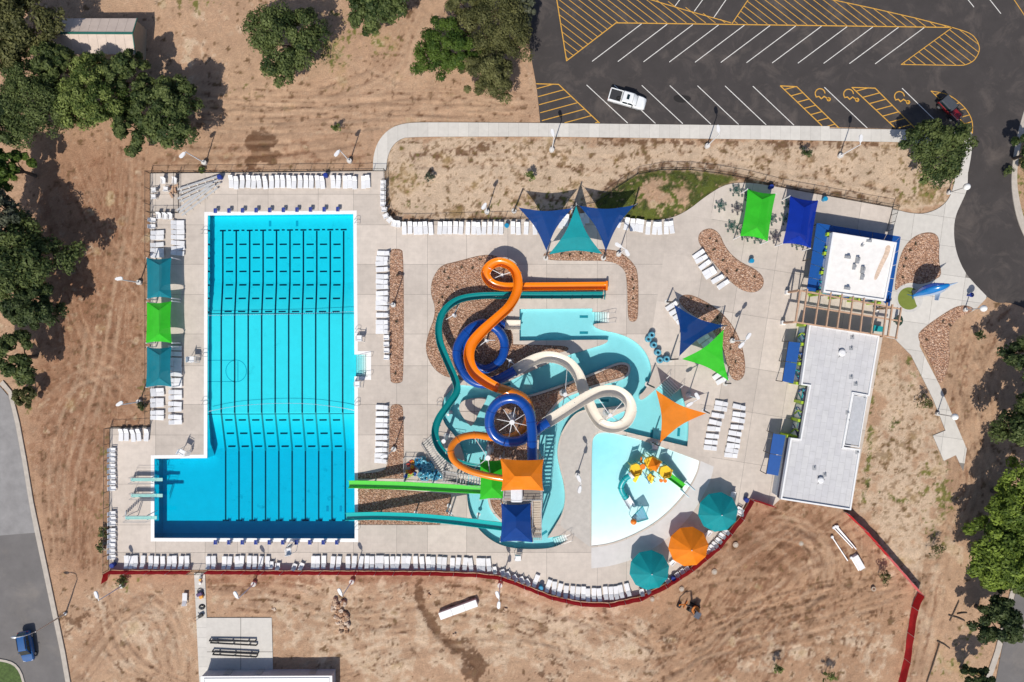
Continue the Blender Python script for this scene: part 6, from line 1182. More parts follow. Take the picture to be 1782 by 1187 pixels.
def suv(px, py, rz):
    o = thing('suv', 'blue car driving on the left street', 'car', P(px, py)+Vector((0, 0, .035)), rz); pn = paint('blue_car', (.01, .085, .26))
    MB().loft([sec(-2.35, .72, .5, .95), sec(-2.25, .88, .4, 1.05), sec(-1, .93, .36, 1.08), sec(1.2, .93, .36, 1.05), sec(1.95, .88, .38, .95), sec(2.3, .7, .45, .8)]).build('body', pn, o, smooth=True); MB().loft([sec(-2.3, .7, .95, 1.2), sec(-1.9, .72, .98, 1.68), sec(.1, .7, 1.0, 1.74), sec(.35, .7, 1.0, 1.68), sec(1.15, .78, .98, 1.08)]).build('cabin', pn, o, smooth=True)
    MB().add([(.33, -.62, 1.7), (.33, .62, 1.7), (1.12, .74, 1.11), (1.12, -.74, 1.11)], [(0, 1, 2, 3)]).build('windshield', glass, o); MB().add([(-2.31, -.62, 1.24), (-2.31, .62, 1.24), (-1.95, .6, 1.66), (-1.95, -.6, 1.66)], [(0, 1, 2, 3)]).build('rear_window', glass, o)
    for s_ in (-1, 1):
        for a, b in ((-1.85, -1.2), (-1.14, -.3), (-.24, .8)): MB().add([(a, s_*.79, 1.12), (b, s_*.80, 1.12), (min(b, .25), s_*.728, 1.58), (a+.08, s_*.728, 1.58)], [(0, 1, 2, 3)]).build('side_window', glass, o)
        MB().box((.75, s_*1.02, 1.1), (.12, .2, .15)).build('mirror', pn, o, bevel=.03); MB().box((2.15, s_*.6, .78), (.16, .3, .14)).build('headlight', mat('headlamp'), o); MB().bar((-1.7, s_*.6, 1.76), (.1, s_*.6, 1.78), .05).build('roof_rail', blackp, o); MB().box((-2.28, s_*.7, .95), (.1, .2, .25)).build('tail_light', mat('tail_red'), o)
    wheels(o, (-1.4, 1.45), .82, .35)
suv(52, 1121, R(-80))
# mini excavator
o = thing('mini_excavator', 'mini excavator with dark roof and folded arm on the dirt', 'excavator', P(1206, 1058), R(-28)); yel = mat('machine_orange', (.55, .17, .02), .5)
for s_ in (-1, 1): MB().loft([[(x, s_*.55+y, z) for y, z in ((-.15, 0.02), (.15, .02), (.15, .4), (-.15, .4))] for x in (-.85, -.7, .7, .85)]).build('track', tyre, o, bevel=.03)
MB().box((0, 0, .6), (1.4, 1.2, .4)).build('body', blackp, o, bevel=.05); MB().cyl((.1, .1, .75), .62, .35, 16).build('counterweight', yel, o, smooth=True); MB().box((.35, -.25, 1.9), (.9, 1.0, .08)).build('canopy_roof', mat('slate_roof', (.07, .08, .11), .5), o, bevel=.03); MB().box((.3, -.2, 1.05), (.5, .5, .4)).build('seat', blackp, o, bevel=.05)
for x, y in ((-.05, -.7), (.75, -.7), (-.05, .2), (.75, .2)): MB().bar((x, y, .8), (x, y, 1.88), .05).build('canopy_post', whitem, o)
MB().tube([(-.5, .2, .9), (-1.2, .5, 2.0), (-1.9, .3, 1.7)], [.14, .12, .1], 8).build('boom', blackp, o); MB().tube([(-1.9, .3, 1.7), (-2.4, -.3, .9), (-2.2, -.6, .45)], .09, 8).build('stick', yel, o); MB().tube([(-.6, .1, .8), (-1.1, .35, 1.7)], .05, 6).build('ram', galv, o); MB().loft([[(-2.2+x, -.6+y, z) for y, z in ((-.3, .05), (.3, .05), (.3, .45), (-.3, .5))] for x in (-.25, .05, .3)]).build('bucket', blackp, o); MB().bar((-1.4, -.6, .3), (-1.4, .6, .3), .1, .35).build('blade', yel, o)
# ================================================================ loose things on the dirt
o = thing('long_crate', 'long white lidded crate lying on the dirt', 'crate', P(798, 1058), R(20)); MB().box((0, 0, .35), (6.1, 1.05, .7)).build('body', whitem, o, bevel=.04)
for x in (-2.05, 0, 2.05): MB().box((x, 0, .73), (1.98, 1.1, .08)).build('lid', white_trim, o, bevel=.02)
g = random.Random(5); rk = [mat('boulder_%d' % i, c, .9, var=.25, scale=3) for i, c in enumerate(((.50, .35, .24), (.42, .25, .15), (.58, .46, .36)))]
for i in range(46):
    t = g.random(); x = 585+18*t+g.uniform(-13, 13)*(1-.3*t); y = 1040+60*t; p = P(x, y); s_ = g.uniform(.28, .5); mb = MB(); mb.ball((0, 0, s_*.5), s_, 7, 4, (g.uniform(.8, 1.3), g.uniform(.7, 1.1), .75)); mb.v = [(a+g.uniform(-.07, .07), b+g.uniform(-.07, .07), max(-.05, c+g.uniform(-.06, .06))) for a, b, c in mb.v]
    o = mb.build('boulder', rk[i % 3], None, loc=p, rz=g.uniform(0, 6)); tag(o, 'brown boulder in the pile below the lap pool', 'boulder', 'boulders in the pile')
for i, (a, b) in enumerate((((1450, 918), (1483, 953)), ((1453, 916), (1486, 951)), ((1456, 916), (1489, 955)), ((1447, 934), (1474, 975)), ((1480, 970), (1493, 992)))):
    A, B = P(*a), P(*b); A.z = B.z = .16+.02*i; o = thing('fallen_post', 'white metal post lying on the dirt, %s from the left in the stack' % ordw(i), 'post', A, 0, 'white posts lying on the dirt'); MB().tube([A, B], .09, 8).build('shaft', whitem, o, off=A); MB().cyl(A-Vector((0, 0, .1)), .22, .2, 10).build('base_plate', whitem, o, off=A)
o = thing('panel_stack', 'stack of white panels beside the lying posts', 'panel stack', P(1491, 977), R(-60))
for k in range(4): MB().box((.03*k, .02*k, .08+.13*k), (2.3, .9, .11)).build('panel', white_trim, o, rz=0)
for i, (x, y, r_) in enumerate(((184, 951, 9), (1186, 1025, 5.5), (1280, 948, 6), (1243, 995, 6), (1135, 1043, 5), (1394, 946, 5), (1520, 1025, 5), (865, 1085, 0))):
    if not r_: continue
    c = P(x, y); o = thing('manhole', ('round white drain lid with a brown middle outside the west fence', 'pale round drain lid above the excavator', 'pale round drain lid outside the curved fence by the right umbrella', 'pale round drain lid outside the curved fence by the orange umbrella', 'pale stone ring left of the excavator', 'pale round drain lid below the bath house', 'dark open pipe near the red fence')[i], 'drain lid', c); MB().cyl((0, 0, -.05), r_/S*.8, .15, 20).build('ring', mat('dusty_concrete', (.44, .36, .28), .9, var=.3, scale=4), o, smooth=True); MB().cyl((0, 0, .09), r_/S*.4, .06, 14).build('cap', mat('rust_brown', (.2, .1, .06), .9) if i in (0, 6) else kc, o)
hose = mat('black_hose', (.015, .015, .016), .6)
o = thing('hose_coil', 'coiled black hose on the service path', 'hose', P(352, 1056)+Vector((0, 0, .06))); MB().tube([(.5*math.cos(a)*(1-.02*a), .4*math.sin(a)*(1-.02*a), .05+.012*a) for a in np.linspace(0, 19, 70)], .045, 6).build('hose', hose, o, smooth='all')
o = thing('pump_cart', 'purple and yellow pump on the service path', 'pump', P(350, 1034)+Vector((0, 0, .06)), .4); MB().box((0, .15, .35), (.9, .5, .4)).build('motor', mat('purple_paint', (.06, .02, .12), .5), o, bevel=.06); MB().box((.05, -.35, .3), (.6, .5, .35)).build('tank', mat('amber_paint', (.75, .33, .02), .5), o, bevel=.06); MB().torus((.1, .5, .12), .4, .05, 16, 6).build('hose', hose, o)
for x in (-.4, .4): MB().cyl((x, 0, 0), .14, .15, 10).build('wheel', tyre, o)
o = thing('tool_cart', 'black cart on the service path', 'cart', P(351, 1070)+Vector((0, 0, .06)), .5); MB().box((0, 0, .3), (.8, .5, .3)).build('body', blackp, o, bevel=.05); MB().tube([(-.4, .2, .4), (-.8, .2, .9), (-.8, -.2, .9), (-.4, -.2, .4)], .03, 6).build('handle', blackp, o)
for i, (x, y, c) in enumerate(((351, 1003, (.2, .2, .2)), (350, 1008, (.7, .35, .05)), (350, 1014, (.75, .75, .75)))): tag(MB().cyl((0, 0, 0), .17, .35, 10, .2).cyl((0, 0, .35), .2, .03, 10).build('bucket', mat('bucket_%d' % i, c, .5), None, loc=P(x, y)+Vector((0, 0, .06))), ('grey', 'orange', 'white')[i]+' bucket at the top of the service path', 'bucket', 'buckets on the service path')
pipe_m = mat('dark_pipe', (.03, .028, .026), .5)
for i, (a, b) in enumerate((((364, 1115), (444, 1116)), ((366, 1118.5), (446, 1123)), ((369, 1134), (448, 1138)), ((370, 1139), (446, 1143)))):
    A, B = P(*a, .5), P(*b, .5); o = thing('pad_pipe', 'dark pipe run over the concrete pad, %s from the top' % ordw(i), 'pipe', (A.x, A.y, .064), 0, 'pipes on the equipment pad'); L0 = Vector((A.x, A.y, .064)); MB().tube([A-Vector((0, 0, .3)), A, B, B-Vector((0, 0, .3))], .13, 8).build('pipe', pipe_m, o, off=L0)
    for t in (.15, .5, .85): c = A.lerp(B, t); MB().box((c.x, c.y, .25), (.1, .4, .38)).build('pipe_stand', galv, o, off=L0)
for i, (x, y) in enumerate(((790, 1105), (747, 1037), (478, 1060), (880, 1060))): tag(MB().box((0, 0, .1), (.5, .35, .2)).ball((.2, .2, .12), .2, 6, 4).build('rubble', rk[i % 3], None, loc=P(x, y), rz=i), ('rubble beside the dark wet trench', 'small dark rubble right of the wet trench', 'rubble right of the concrete pad', 'rubble beside the long white crate')[i], 'rubble')
for i, (a, b) in enumerate((((1652, 1080), (1668, 1045)), ((1650, 1070), (1678, 1080)), ((1665, 1068), (1682, 1066)), ((1612, 1187), (1634, 1120)), ((1630, 1115), (1652, 1128)))):
    A, B = P(*a), P(*b); A.z = B.z = .12; o = MB().tube([A, A.lerp(B, .5)+Vector((.05, .08, .03)), B], .09, 6).build('fallen_log', bark, None, off=A, loc=A); tag(o, 'dark log lying on the dirt, %s from the top in the lower right' % ordw(i), 'log', 'logs on the dirt')
# ================================================================ water slides
def fib(name, c): return mat(name, c, .22, var=.05, scale=1.5, coat=.6)
F_OR = fib('orange_fibreglass', (.80, .215, .006)); F_TL = fib('teal_fibreglass', (.004, .22, .225)); F_BL = fib('blue_fibreglass', (.003, .06, .32)); F_CR = fib('cream_fibreglass', (.76, .70, .60)); F_GR = fib('green_fibreglass', (.11, .60, .07)); F_T2 = fib('turquoise_fibreglass', (.004, .42, .41)); F_RED = fib('dark_orange_fibreglass', (.55, .08, .004))
def frames(pts, sub=6):
    "pts: (px, py, z, radius, bank) -> sampled (centre, tangent, side, up, radius)"
    q = cr([tuple(p)+(0,)*(5-len(p)) for p in pts], sub, False); c = [P(p[0], p[1], p[2]) for p in q]; out = []
    for i, p in enumerate(c):
        t = (c[min(i+1, len(c)-1)]-c[max(i-1, 0)]).normalized(); s_ = t.cross(Vector((0, 0, 1))).normalized(); u = s_.cross(t); b = R(q[i][4]); s2 = s_*math.cos(b)+u*math.sin(b); u2 = u*math.cos(b)-s_*math.sin(b); out.append((p, t, s2, u2, q[i][3]))
    return out
def sections(fr, kind, m, parent, L0, cov=200, seg=7, name='flume_section', th=.06, flange=True):
    i = 0; n_ = 18 if kind == 'tube' else 13
    while i < len(fr)-1:
        j = min(len(fr)-1, i+seg)
        if len(fr)-1-j < 3: j = len(fr)-1
        rings = []
        for p, t, s_, u, r_ in fr[i:j+1]:
            if kind == 'tube': rings.append([p+s_*r_*math.sin(a)-u*r_*math.cos(a) for a in np.linspace(0, 2*math.pi, n_, endpoint=False)])
            elif kind == 'open':
                an = np.linspace(-R(cov/2), R(cov/2), n_); rings.append([p+s_*r_*math.sin(a)-u*r_*math.cos(a) for a in an]+[p+s_*(r_+th)*math.sin(a)-u*(r_+th)*math.cos(a) for a in an[::-1]])
            else:  # box-like racing flume with flared rims
                pr = [(-1.12, .95), (-1.0, .95), (-.92, .1), (-.75, -.12), (.75, -.12), (.92, .1), (1.0, .95), (1.12, .95), (1.12, .88), (1.03, .82), (.98, .02), (.8, -.22), (-.8, -.22), (-.98, .02), (-1.03, .82), (-1.12, .88)]; rings.append([p+s_*r_*a+u*r_*b for a, b in pr])
        mb = MB(); mb.loft(rings, True, kind != 'tube'); mb.build(name, m, parent, off=L0, smooth=True)
        if flange:
            p, t, s_, u, r_ = fr[j]; k = MB()
            if kind == 'tube': k.loft([[p+t*d+s_*q*math.sin(a)-u*q*math.cos(a) for a in np.linspace(0, 2*math.pi, n_, endpoint=False)] for d, q in ((-.04, r_), (-.04, r_+.07), (.04, r_+.07), (.04, r_))]); k.build('flange', m, parent, off=L0)
            elif kind == 'open' and j < len(fr)-1: k.loft([[p+t*d+s_*q*math.sin(a)-u*q*math.cos(a) for a in np.linspace(-R(cov/2), R(cov/2), n_)] for d, q in ((-.05, r_+th-.01), (-.05, r_+th+.09), (.05, r_+th+.09), (.05, r_+th-.01))], False); k.build('flange', m, parent, off=L0)
        i = j
def support(px, py, ztop, arms, parent, L0, r_=.22, zb=0, hub=True):
    "steel column seen from above at its top, with arms to the flume"
    c = P(px, py, ztop); MB().tube([(c.x, c.y, zb), (c.x, c.y, ztop)], [r_, r_*.8], 12).build('support_column', whitem, parent, off=L0, smooth=True); MB().cyl((c.x, c.y, zb+.03), r_*2.2, .1, 12).build('column_base', galv, parent, off=L0)
    if hub: MB().cyl((c.x, c.y, ztop), r_*1.25, .12, 12).build('column_cap', whitem, parent, off=L0)
    for ax, ay, az in arms: MB().tube([(c.x, c.y, ztop-.25), P(ax, ay, az)], [.065, .045], 6).build('support_arm', whitem, parent, off=L0)
# --- orange
L0 = P(880, 640); o = thing('orange_slide', 'long looping orange slide from the tower to the straight run-out', 'water slide', L0, 0, 'water slides')
fr = frames([(905, 836, 9.7, 0.47), (880, 833, 9.6, 0.47), (850, 828, 9.4, 0.47), (815, 818, 9.0, 0.47), (790, 801, 8.5, 0.48), (785, 780, 8.0, 0.49), (799, 763, 7.4, 0.50), (825, 757, 6.8, 0.52), (850, 760, 6.2, 0.56), (876, 763, 5.7, 0.60), (900, 757, 5.3, 0.65), (917, 738, 5.0, 0.69), (922, 715, 4.8, 0.73), (912, 694, 4.95, 0.73), (890, 683, 4.9, 0.73), (868, 676, 4.85, 0.73)]); sections(fr, 'tube', F_OR, o, L0, name='tube_section')
fr = frames([(868, 676, 4.85, 0.66, 4), (845, 664, 4.75, 0.74, -5), (825, 648, 4.65, 0.74, -10), (816, 625, 4.55, 0.74, -11), (820, 600, 4.45, 0.74, -8), (838, 578, 4.35, 0.74, -2), (862, 556, 4.15, 0.66, 4), (885, 535, 3.95, 0.66, 9), (899, 510, 3.50, 0.66, 13), (901, 485, 3.30, 0.66, 14), (891, 465, 2.80, 0.66, 15), (870, 456, 2.60, 0.66, 15), (852, 463, 2.40, 0.66, 14), (845, 478, 2.15, 0.66, 13), (855, 493, 1.90, 0.64, 9), (875, 499, 1.70, 0.60, 4), (905, 499, 1.40, 0.58, 0), (960, 498.5, 0.95, 0.57, 0), (1010, 498, 0.80, 0.57, 0), (1054, 497.5, 0.75, 0.57, 0)]); sections(fr, 'open', F_OR, o, L0, 206)
e = P(1055.5, 497.5, .7); MB().box(e+Vector((0, 0, 0)), (.3, 1.5, 1.0)).build('end_wall', F_OR, o, off=L0, bevel=.06)
support(874, 478, 1.7, [(850, 466, 1.9), (850, 488, 1.5), (895, 472, 2.2)], o, L0, .14); support(849, 797, 8.4, [(826, 762, 6.7), (820, 820, 8.6), (853, 826, 9.0)], o, L0, .3)
for x in (930, 965, 1000, 1035):
    for s_ in (-1, 1): c = P(x, 498+s_*8); MB().bar((c.x, c.y, 0), (c.x, c.y, .7), .09).build('run_out_leg', galv, o, off=L0)
# --- teal
L0 = P(770, 640); o = thing('teal_slide', 'winding teal open slide on the left of the tower', 'water slide', L0, 0, 'water slides')
fr = frames([(850, 816, 6.8, .48), (815, 811, 6.4, .48), (786, 800, 6.0, .49, -8), (765, 780, 5.6, .49, -16), (757, 755, 5.2, .49, -10), (763, 730, 4.8, .49, 6), (780, 705, 4.3, .49, 12), (794, 683, 3.9, .49, -14), (793, 664, 3.6, .49, -14), (779, 630, 3.1, .49, -4), (766, 596, 2.7, .49, 8), (764, 566, 2.4, .49, 14), (773, 541, 2.1, .49, 16), (796, 523, 1.8, .49, 10), (830, 515.5, 1.5, .47), (880, 514, 1.2, .47), (960, 514, .75, .47), (1050, 513.5, .6, .47)]); sections(fr, 'open', F_TL, o, L0, 212)
support(789, 548, 2.3, [(776, 556, 1.9), (799, 531, 1.4)], o, L0, .15); support(772, 768, 5.2, [(759, 767, 4.9), (776, 790, 5.4)], o, L0, .26); support(780, 722, 4.0, [(771, 717, 4.0)], o, L0, .15)
for x in (908, 925, 943, 960, 977, 995, 1012, 1030, 1047): 
    c = P(x, 519); MB().box((c.x, c.y, .35), (.1, .3, .7)).build('run_out_leg', dkmetal, o, off=L0)
c = P(1052, 514, .6); MB().box(c, (.12, 1.3, .7)).build('end_wall', F_TL, o, off=L0)
# --- blue and cream
L0 = P(930, 690); o = thing('blue_cream_slide', 'slide alternating blue tubes and cream open bends', 'water slide', L0, 0, 'water slides')
sections(frames([(926, 806, 9.4, .72), (926, 775, 9.1, .72), (925.5, 745, 8.8, .72), (921, 718, 8.6, .72), (908, 700, 8.4, .72), (890, 693, 8.2, .72), (869, 699, 8.0, .72), (855, 716, 7.8, .72), (852, 739, 7.6, .72), (861, 758, 7.4, .72), (880, 768, 7.2, .72), (905, 767, 7.0, .72), (928, 753, 6.7, .72), (943, 741, 6.5, .72), (952, 735, 6.35, .72)]), 'tube', F_BL, o, L0, name='tube_section')
sections(frames([(948, 737, 6.4, .80, 0), (970, 724, 6.2, .80, 2), (998, 706, 5.9, .80, 3), (1025, 690, 5.6, .80, 7), (1048, 681, 5.4, .80, 10), (1074, 682, 5.2, .80, 13), (1093, 696, 5.0, .80, 14), (1098, 716, 4.8, .80, 14), (1089, 735, 4.6, .80, 14), (1069, 744, 4.4, .80, 13), (1048, 739, 4.2, .80, 11), (1034, 722, 4.0, .80, 7), (1023, 698, 3.8, .80, 0), (1014, 674, 3.6, .80, -7), (1005, 651, 3.45, .80, -10), (990, 633, 3.3, .80, -12), (968, 623, 3.1, .80, -12), (945, 622, 3.0, .80, -10), (920, 631, 2.9, .80, -4), (893, 647, 2.7, .80, 0)]), 'open', F_CR, o, L0, 194)
sections(frames([(896, 645, 2.72, .74), (868, 660, 2.70, .72), (838, 668, 2.25, .72), (812, 655, 2.15, .72), (797, 630, 2.10, .72), (797, 602, 2.05, .72), (815, 575, 1.95, .72), (840, 563, 1.85, .72), (865, 573, 1.75, .72), (878, 597, 1.60, .70), (872, 625, 1.75, .68), (848, 642, 1.55, .68), (824, 634, 1.35, .66), (811, 610, 1.20, .64), (817, 586, 1.10, .62), (838, 571, 1.00, .62), (862, 564, 0.95, .62), (878, 565, .85, .62)]), 'tube', F_BL, o, L0, name='tube_section')
sections(frames([(874, 565, .9, .68), (890, 565.3, .8, .68), (906, 565.5, .72, .68)]), 'open', F_CR, o, L0, 190)
support(891, 735, 7.9, [(868+23+27*math.cos(a), 735+27*math.sin(a), 7.3) for a in np.linspace(.2, 6.5, 9)[:-1]], o, L0, .3); support(1062, 723, 4.6, [(1042, 694, 5.0), (1086, 697, 4.6), (1042, 738, 3.9), (1083, 738, 4.3)], o, L0, .25); support(846, 592.6, 2.2, [(862, 592, 1.6), (832, 604, 1.6)], o, L0, .16); support(983.6, 687, 4.6, [(987, 640, 2.7), (976, 718, 5.4), (1000, 702, 5.2)], o, L0, .26); support(887.6, 628, 2.0, [(884, 640, 2.2), (876, 620, 1.4), (895, 634, 2.2)], o, L0, .16)
# --- straight flumes into the lap pool
for nm, lab, m, pts in (('green_flume', 'straight bright green flume into the lap pool', F_GR, [(842, 851.5, 6.0, .53), (800, 849.5, 5.2, .53), (750, 846.5, 4.0, .53), (700, 844, 2.7, .53), (650, 842.5, 1.5, .53), (625, 842, .95, .53), (607, 842, .75, .53)]), ('turquoise_flume', 'straight turquoise flume into the lap pool, lower of the two', F_T2, [(874, 915, 6.0, .53), (830, 909.5, 5.2, .53), (780, 903.5, 4.0, .53), (720, 898.5, 2.6, .53), (660, 896.5, 1.4, .53), (625, 897, .9, .53), (602, 898, .75, .53)])):
    L0 = P(pts[3][0], pts[3][1]); o = thing(nm, lab, 'water slide', L0, 0, 'water slides'); sections(frames(pts, 5), 'box', m, o, L0, seg=5)
    for p in pts[1:5]: support(p[0], p[1], p[2]-.35, [], o, L0, .14, hub=False)
    if nm[0] == 't': support(778, 889, 3.2, [(790, 899, 3.4)], o, L0, .16)
# ================================================================ slide tower
tread = mat('stair_tread', (.58, .55, .50), .7); gal2 = mat('tower_steel', (.38, .39, .40), .5, metal=.4); plank = mat('tower_deck', (.34, .32, .30), .8, var=.2)
L0 = P(900, 860); tw = thing('slide_tower', 'steel slide tower with decks and stairs under the canopies', 'tower', L0)
def deck(q, z):
    w_ = [P(a, b, z)[:2] for a, b in q]; MB().prism(w_, z-.12, z).build('deck_plate', plank, tw, off=L0)
    for a, b in w_: MB().box((a, b, (z-.12)/2), (.22, .22, z-.12)).build('tower_column', gal2, tw, off=L0)
    n_ = len(w_)
    for i in range(n_):
        a, b = Vector((*w_[i], z)), Vector((*w_[(i+1) % n_], z))
        for zz in (.55, 1.05): MB().bar(a+Vector((0, 0, zz)), b+Vector((0, 0, zz)), .05).build('guard_rail', gal2, tw, off=L0)
        for k in range(5): c = a.lerp(b, k/5); MB().bar(c, c+Vector((0, 0, 1.05)), .05).build('rail_post', gal2, tw, off=L0)
deck([(876, 803), (943, 803), (943, 868), (876, 868)], 9.2); deck([(839, 805), (874, 805), (874, 866), (839, 866)], 6.3); deck([(876, 872), (923, 872), (923, 938), (876, 938)], 5.8); deck([(772, 818), (796, 822), (796, 840), (772, 836)], 4.6)
def flight(a, b, n_, wd, m=tread):
    A, B = P(*a), P(*b); d = B-A; dh = Vector((d.x, d.y, 0)).normalized(); k = Vector((-dh.y, dh.x, 0)); M = Matrix((dh, k, Vector((0, 0, 1)))).transposed()
    for i in range(n_): MB().box(A.lerp(B, (i+.5)/n_), (Vector((d.x, d.y, 0)).length/n_*.72, wd, .06), M=M).build('stair_tread', m, tw, off=L0)
    for s_ in (-1, 1):
        MB().bar(A+k*s_*wd*.54, B+k*s_*wd*.54, .08, .28).build('stringer', gal2, tw, off=L0); MB().bar(A+k*s_*wd*.54+Vector((0, 0, 1)), B+k*s_*wd*.54+Vector((0, 0, 1)), .05).build('hand_rail', gal2, tw, off=L0)
        for i in range(6): c = A.lerp(B, i/5)+k*s_*wd*.54; MB().bar(c, c+Vector((0, 0, 1)), .04).build('rail_post', gal2, tw, off=L0)
flight((742, 765, .1), (780, 822, 4.6), 17, 1.7); flight((797, 832, 4.6), (839, 838, 6.3), 9, 1.3); flight((934, 930, 5.8), (934, 870, 9.2), 14, 1.2, mat('tan_tread', (.50, .42, .33), .7)); deck([(926, 922), (942, 922), (942, 936), (926, 936)], 5.8)
MB().box(P(899, 858, 9.3)+Vector((0, 0, .5)), (1.6, 2.2, .9)).build('launch_tub', mat('tub_white', (.7, .72, .74), .3), tw, off=L0, bevel=.1); MB().box(P(926, 858, 9.2)+Vector((0, 0, .06)), (2.2, 1.6, .06)).build('wood_mat', mat('wet_boards', (.2, .17, .14), .6), tw, off=L0)
canopy('green canopy over the lower deck of the slide tower', [(835, 799), (874, 800), (877, 868), (835, 870)], [(855, 822), (856, 848)], 7.5, 8.5, 'green', zb=6.3); canopy('orange canopy on top of the slide tower', [(946, 799.6), (945.5, 854), (873, 854), (870.5, 798)], [(923.5, 829), (896, 829)], 11.5, 12.8, 'orange', zb=9.2); canopy('blue canopy over the lowest deck of the slide tower', [(872, 876.4), (924, 875.5), (927, 944), (870.5, 943)], [(898, 900), (898, 918)], 8.4, 9.6, 'blue', zb=5.8)
# ================================================================ wading pool play structure
yelp = mat('yellow_plastic', (.85, .55, .02), .4); orp = mat('orange_plastic', (.85, .20, .01), .4); tealpl = mat('teal_plastic', (.005, .33, .36), .35); grp = mat('green_plastic', (.06, .48, .03), .4); paleb = mat('pale_blue_plastic', (.45, .66, .75), .4)
L0 = P(1130, 825); ps = thing('water_playground', 'yellow and orange water playground with teal tube slide', 'playground', L0)
def hexa(px, py, r_, z, rail=True):
    c = P(px, py, z); r_ = r_/S; q = [(c.x+r_*math.cos(math.pi*k/3+.3), c.y+r_*math.sin(math.pi*k/3+.3)) for k in range(6)]; MB().prism(q, z-.12, z).build('platform', yelp, ps, off=L0)
    for k, (a, b) in enumerate(q):
        MB().cyl((a, b, 0), .07, z+1.0, 8).build('post', tealpl if k % 2 else yelp, ps, off=L0)
        if rail and k % 3: a2, b2 = q[(k+1) % 6]; MB().bar((a, b, z+.5), (a2, b2, z+.5), .06, .7).build('side_panel', yelp, ps, off=L0)
hexa(1105.4, 816.6, 11.5, 1.9); hexa(1133, 805, 12.5, 2.4); hexa(1156.7, 820, 11.5, 1.9); hexa(1132, 831, 7, 1.4, False)
c = [P(a, b, 4.2) for a, b in ((1134.3, 796.5), (1151.4, 804), (1142, 821), (1127, 813))]; ap = sum(c, Vector())/4+Vector((0, 0, .9))
for k in range(4): MB().add([c[k], c[(k+1) % 4], ap], [(0, 1, 2)]).build('roof_panel', FAB['orange'], ps, off=L0); MB().cyl((c[k].x, c[k].y, 0), .07, 4.2, 8).build('roof_post', yelp, ps, off=L0)
sections(frames([(1099, 826, 1.9, .42), (1088, 833, 1.7, .45), (1081, 845, 1.4, .45), (1083, 856, 1.15, .45), (1090, 866, .9, .45)]), 'tube', tealpl, ps, L0, name='tube_slide'); sections(frames([(1089, 865, .85, .55), (1095, 875, .6, .55), (1101, 885, .45, .55)]), 'open', mat('tub_white'), ps, L0, 170, name='slide_exit')
MB().tube([P(1101, 825, 2.0), P(1097, 828, 1.9)], .6, 12).build('slide_mouth', mat('tub_white'), ps, off=L0)
sections(frames([(1162, 826, 1.9, .42), (1176, 836.5, 1.2, .42), (1190, 847, .5, .42)]), 'box', grp, ps, L0, name='straight_slide', flange=False); sections(frames([(1190, 847, .48, .72), (1198, 854, .4, .72), (1205, 860, .38, .72)]), 'open', paleb, ps, L0, 150, name='splash_out', flange=False)
for x, y, z in ((1118, 812, 3.4), (1125, 803, 3.0), (1150, 836, 1.7), (1157, 836.5, 1.7)): k = P(x, y, z); MB().cyl(k-Vector((0, 0, .3)), .36 if z > 2 else .22, .55, 12, .42 if z > 2 else .28).build('tipping_bucket', orp if z != 3.0 else yelp, ps, off=L0, smooth=True); MB().cyl((k.x, k.y+.4, 0), .05, z, 6).build('bucket_post', yelp, ps, off=L0)
MB().loft([[P(x, y, z)+Vector((0, 0, t)) for t in (0, .06)]+[P(x+5*math.sin(w_), y+4, z)+Vector((0, 0, t)) for t in (.06, 0)] for x, y, z, w_ in ((1128, 822, 1.9, 1), (1134, 828, 1.5, 1.4), (1130, 838, 1.0, 1))]).build('leaf_panel', yelp, ps, off=L0); MB().loft([[P(x, y, z)+Vector((0, 0, t)) for t in (0, .05)]+[P(x+5, y+3, z)+Vector((0, 0, t)) for t in (.05, 0)] for x, y, z in ((1108, 824, 1.6), (1104, 832, .8), (1101, 837, .1))]).build('climb_ramp', yelp, ps, off=L0)
MB().tube([P(1118, 820, 2.4), P(1125, 830, 2.6), P(1130, 842, 2.2)], .06, 8).build('water_pipe', bluep, ps, off=L0); MB().ball(P(1116, 800, 2.8), .3, 8, 6, (.5, 1.6, .3)).build('water_cannon', orp, ps, off=L0)
bk = thing('basket_hoop', 'tilted pale blue net frame with an orange ball in the wading pool', 'hoop', P(1112, 893)); L1 = P(1112, 893); c = [P(1099, 901, 2.1), P(1118, 881, 1.6), P(1128, 903, 1.9), P(1109.5, 908.5, 2.3)]
for k in range(4): MB().bar(c[k], c[(k+1) % 4], .12).build('frame_bar', tealpl, bk, off=L1); MB().cyl((c[k].x, c[k].y, 0), .05, c[k].z, 6).build('post', paleb, bk, off=L1)
for t in np.linspace(.14, .86, 5): MB().bar(c[0].lerp(c[1], t), c[3].lerp(c[2], t), .05).build('net_bar', mat('net_blue', (.03, .33, .55), .5), bk, off=L1)
MB().add([p-Vector((0, 0, .05)) for p in c], [(0, 1, 2, 3)]).build('net_panel', mat('net_sheet', (.10, .45, .62), .6, alpha=.75), bk, off=L1); MB().ball(P(1102.5, 908, 2.6), .47, 14, 8).build('ball', orp, bk, off=L1, smooth='all')
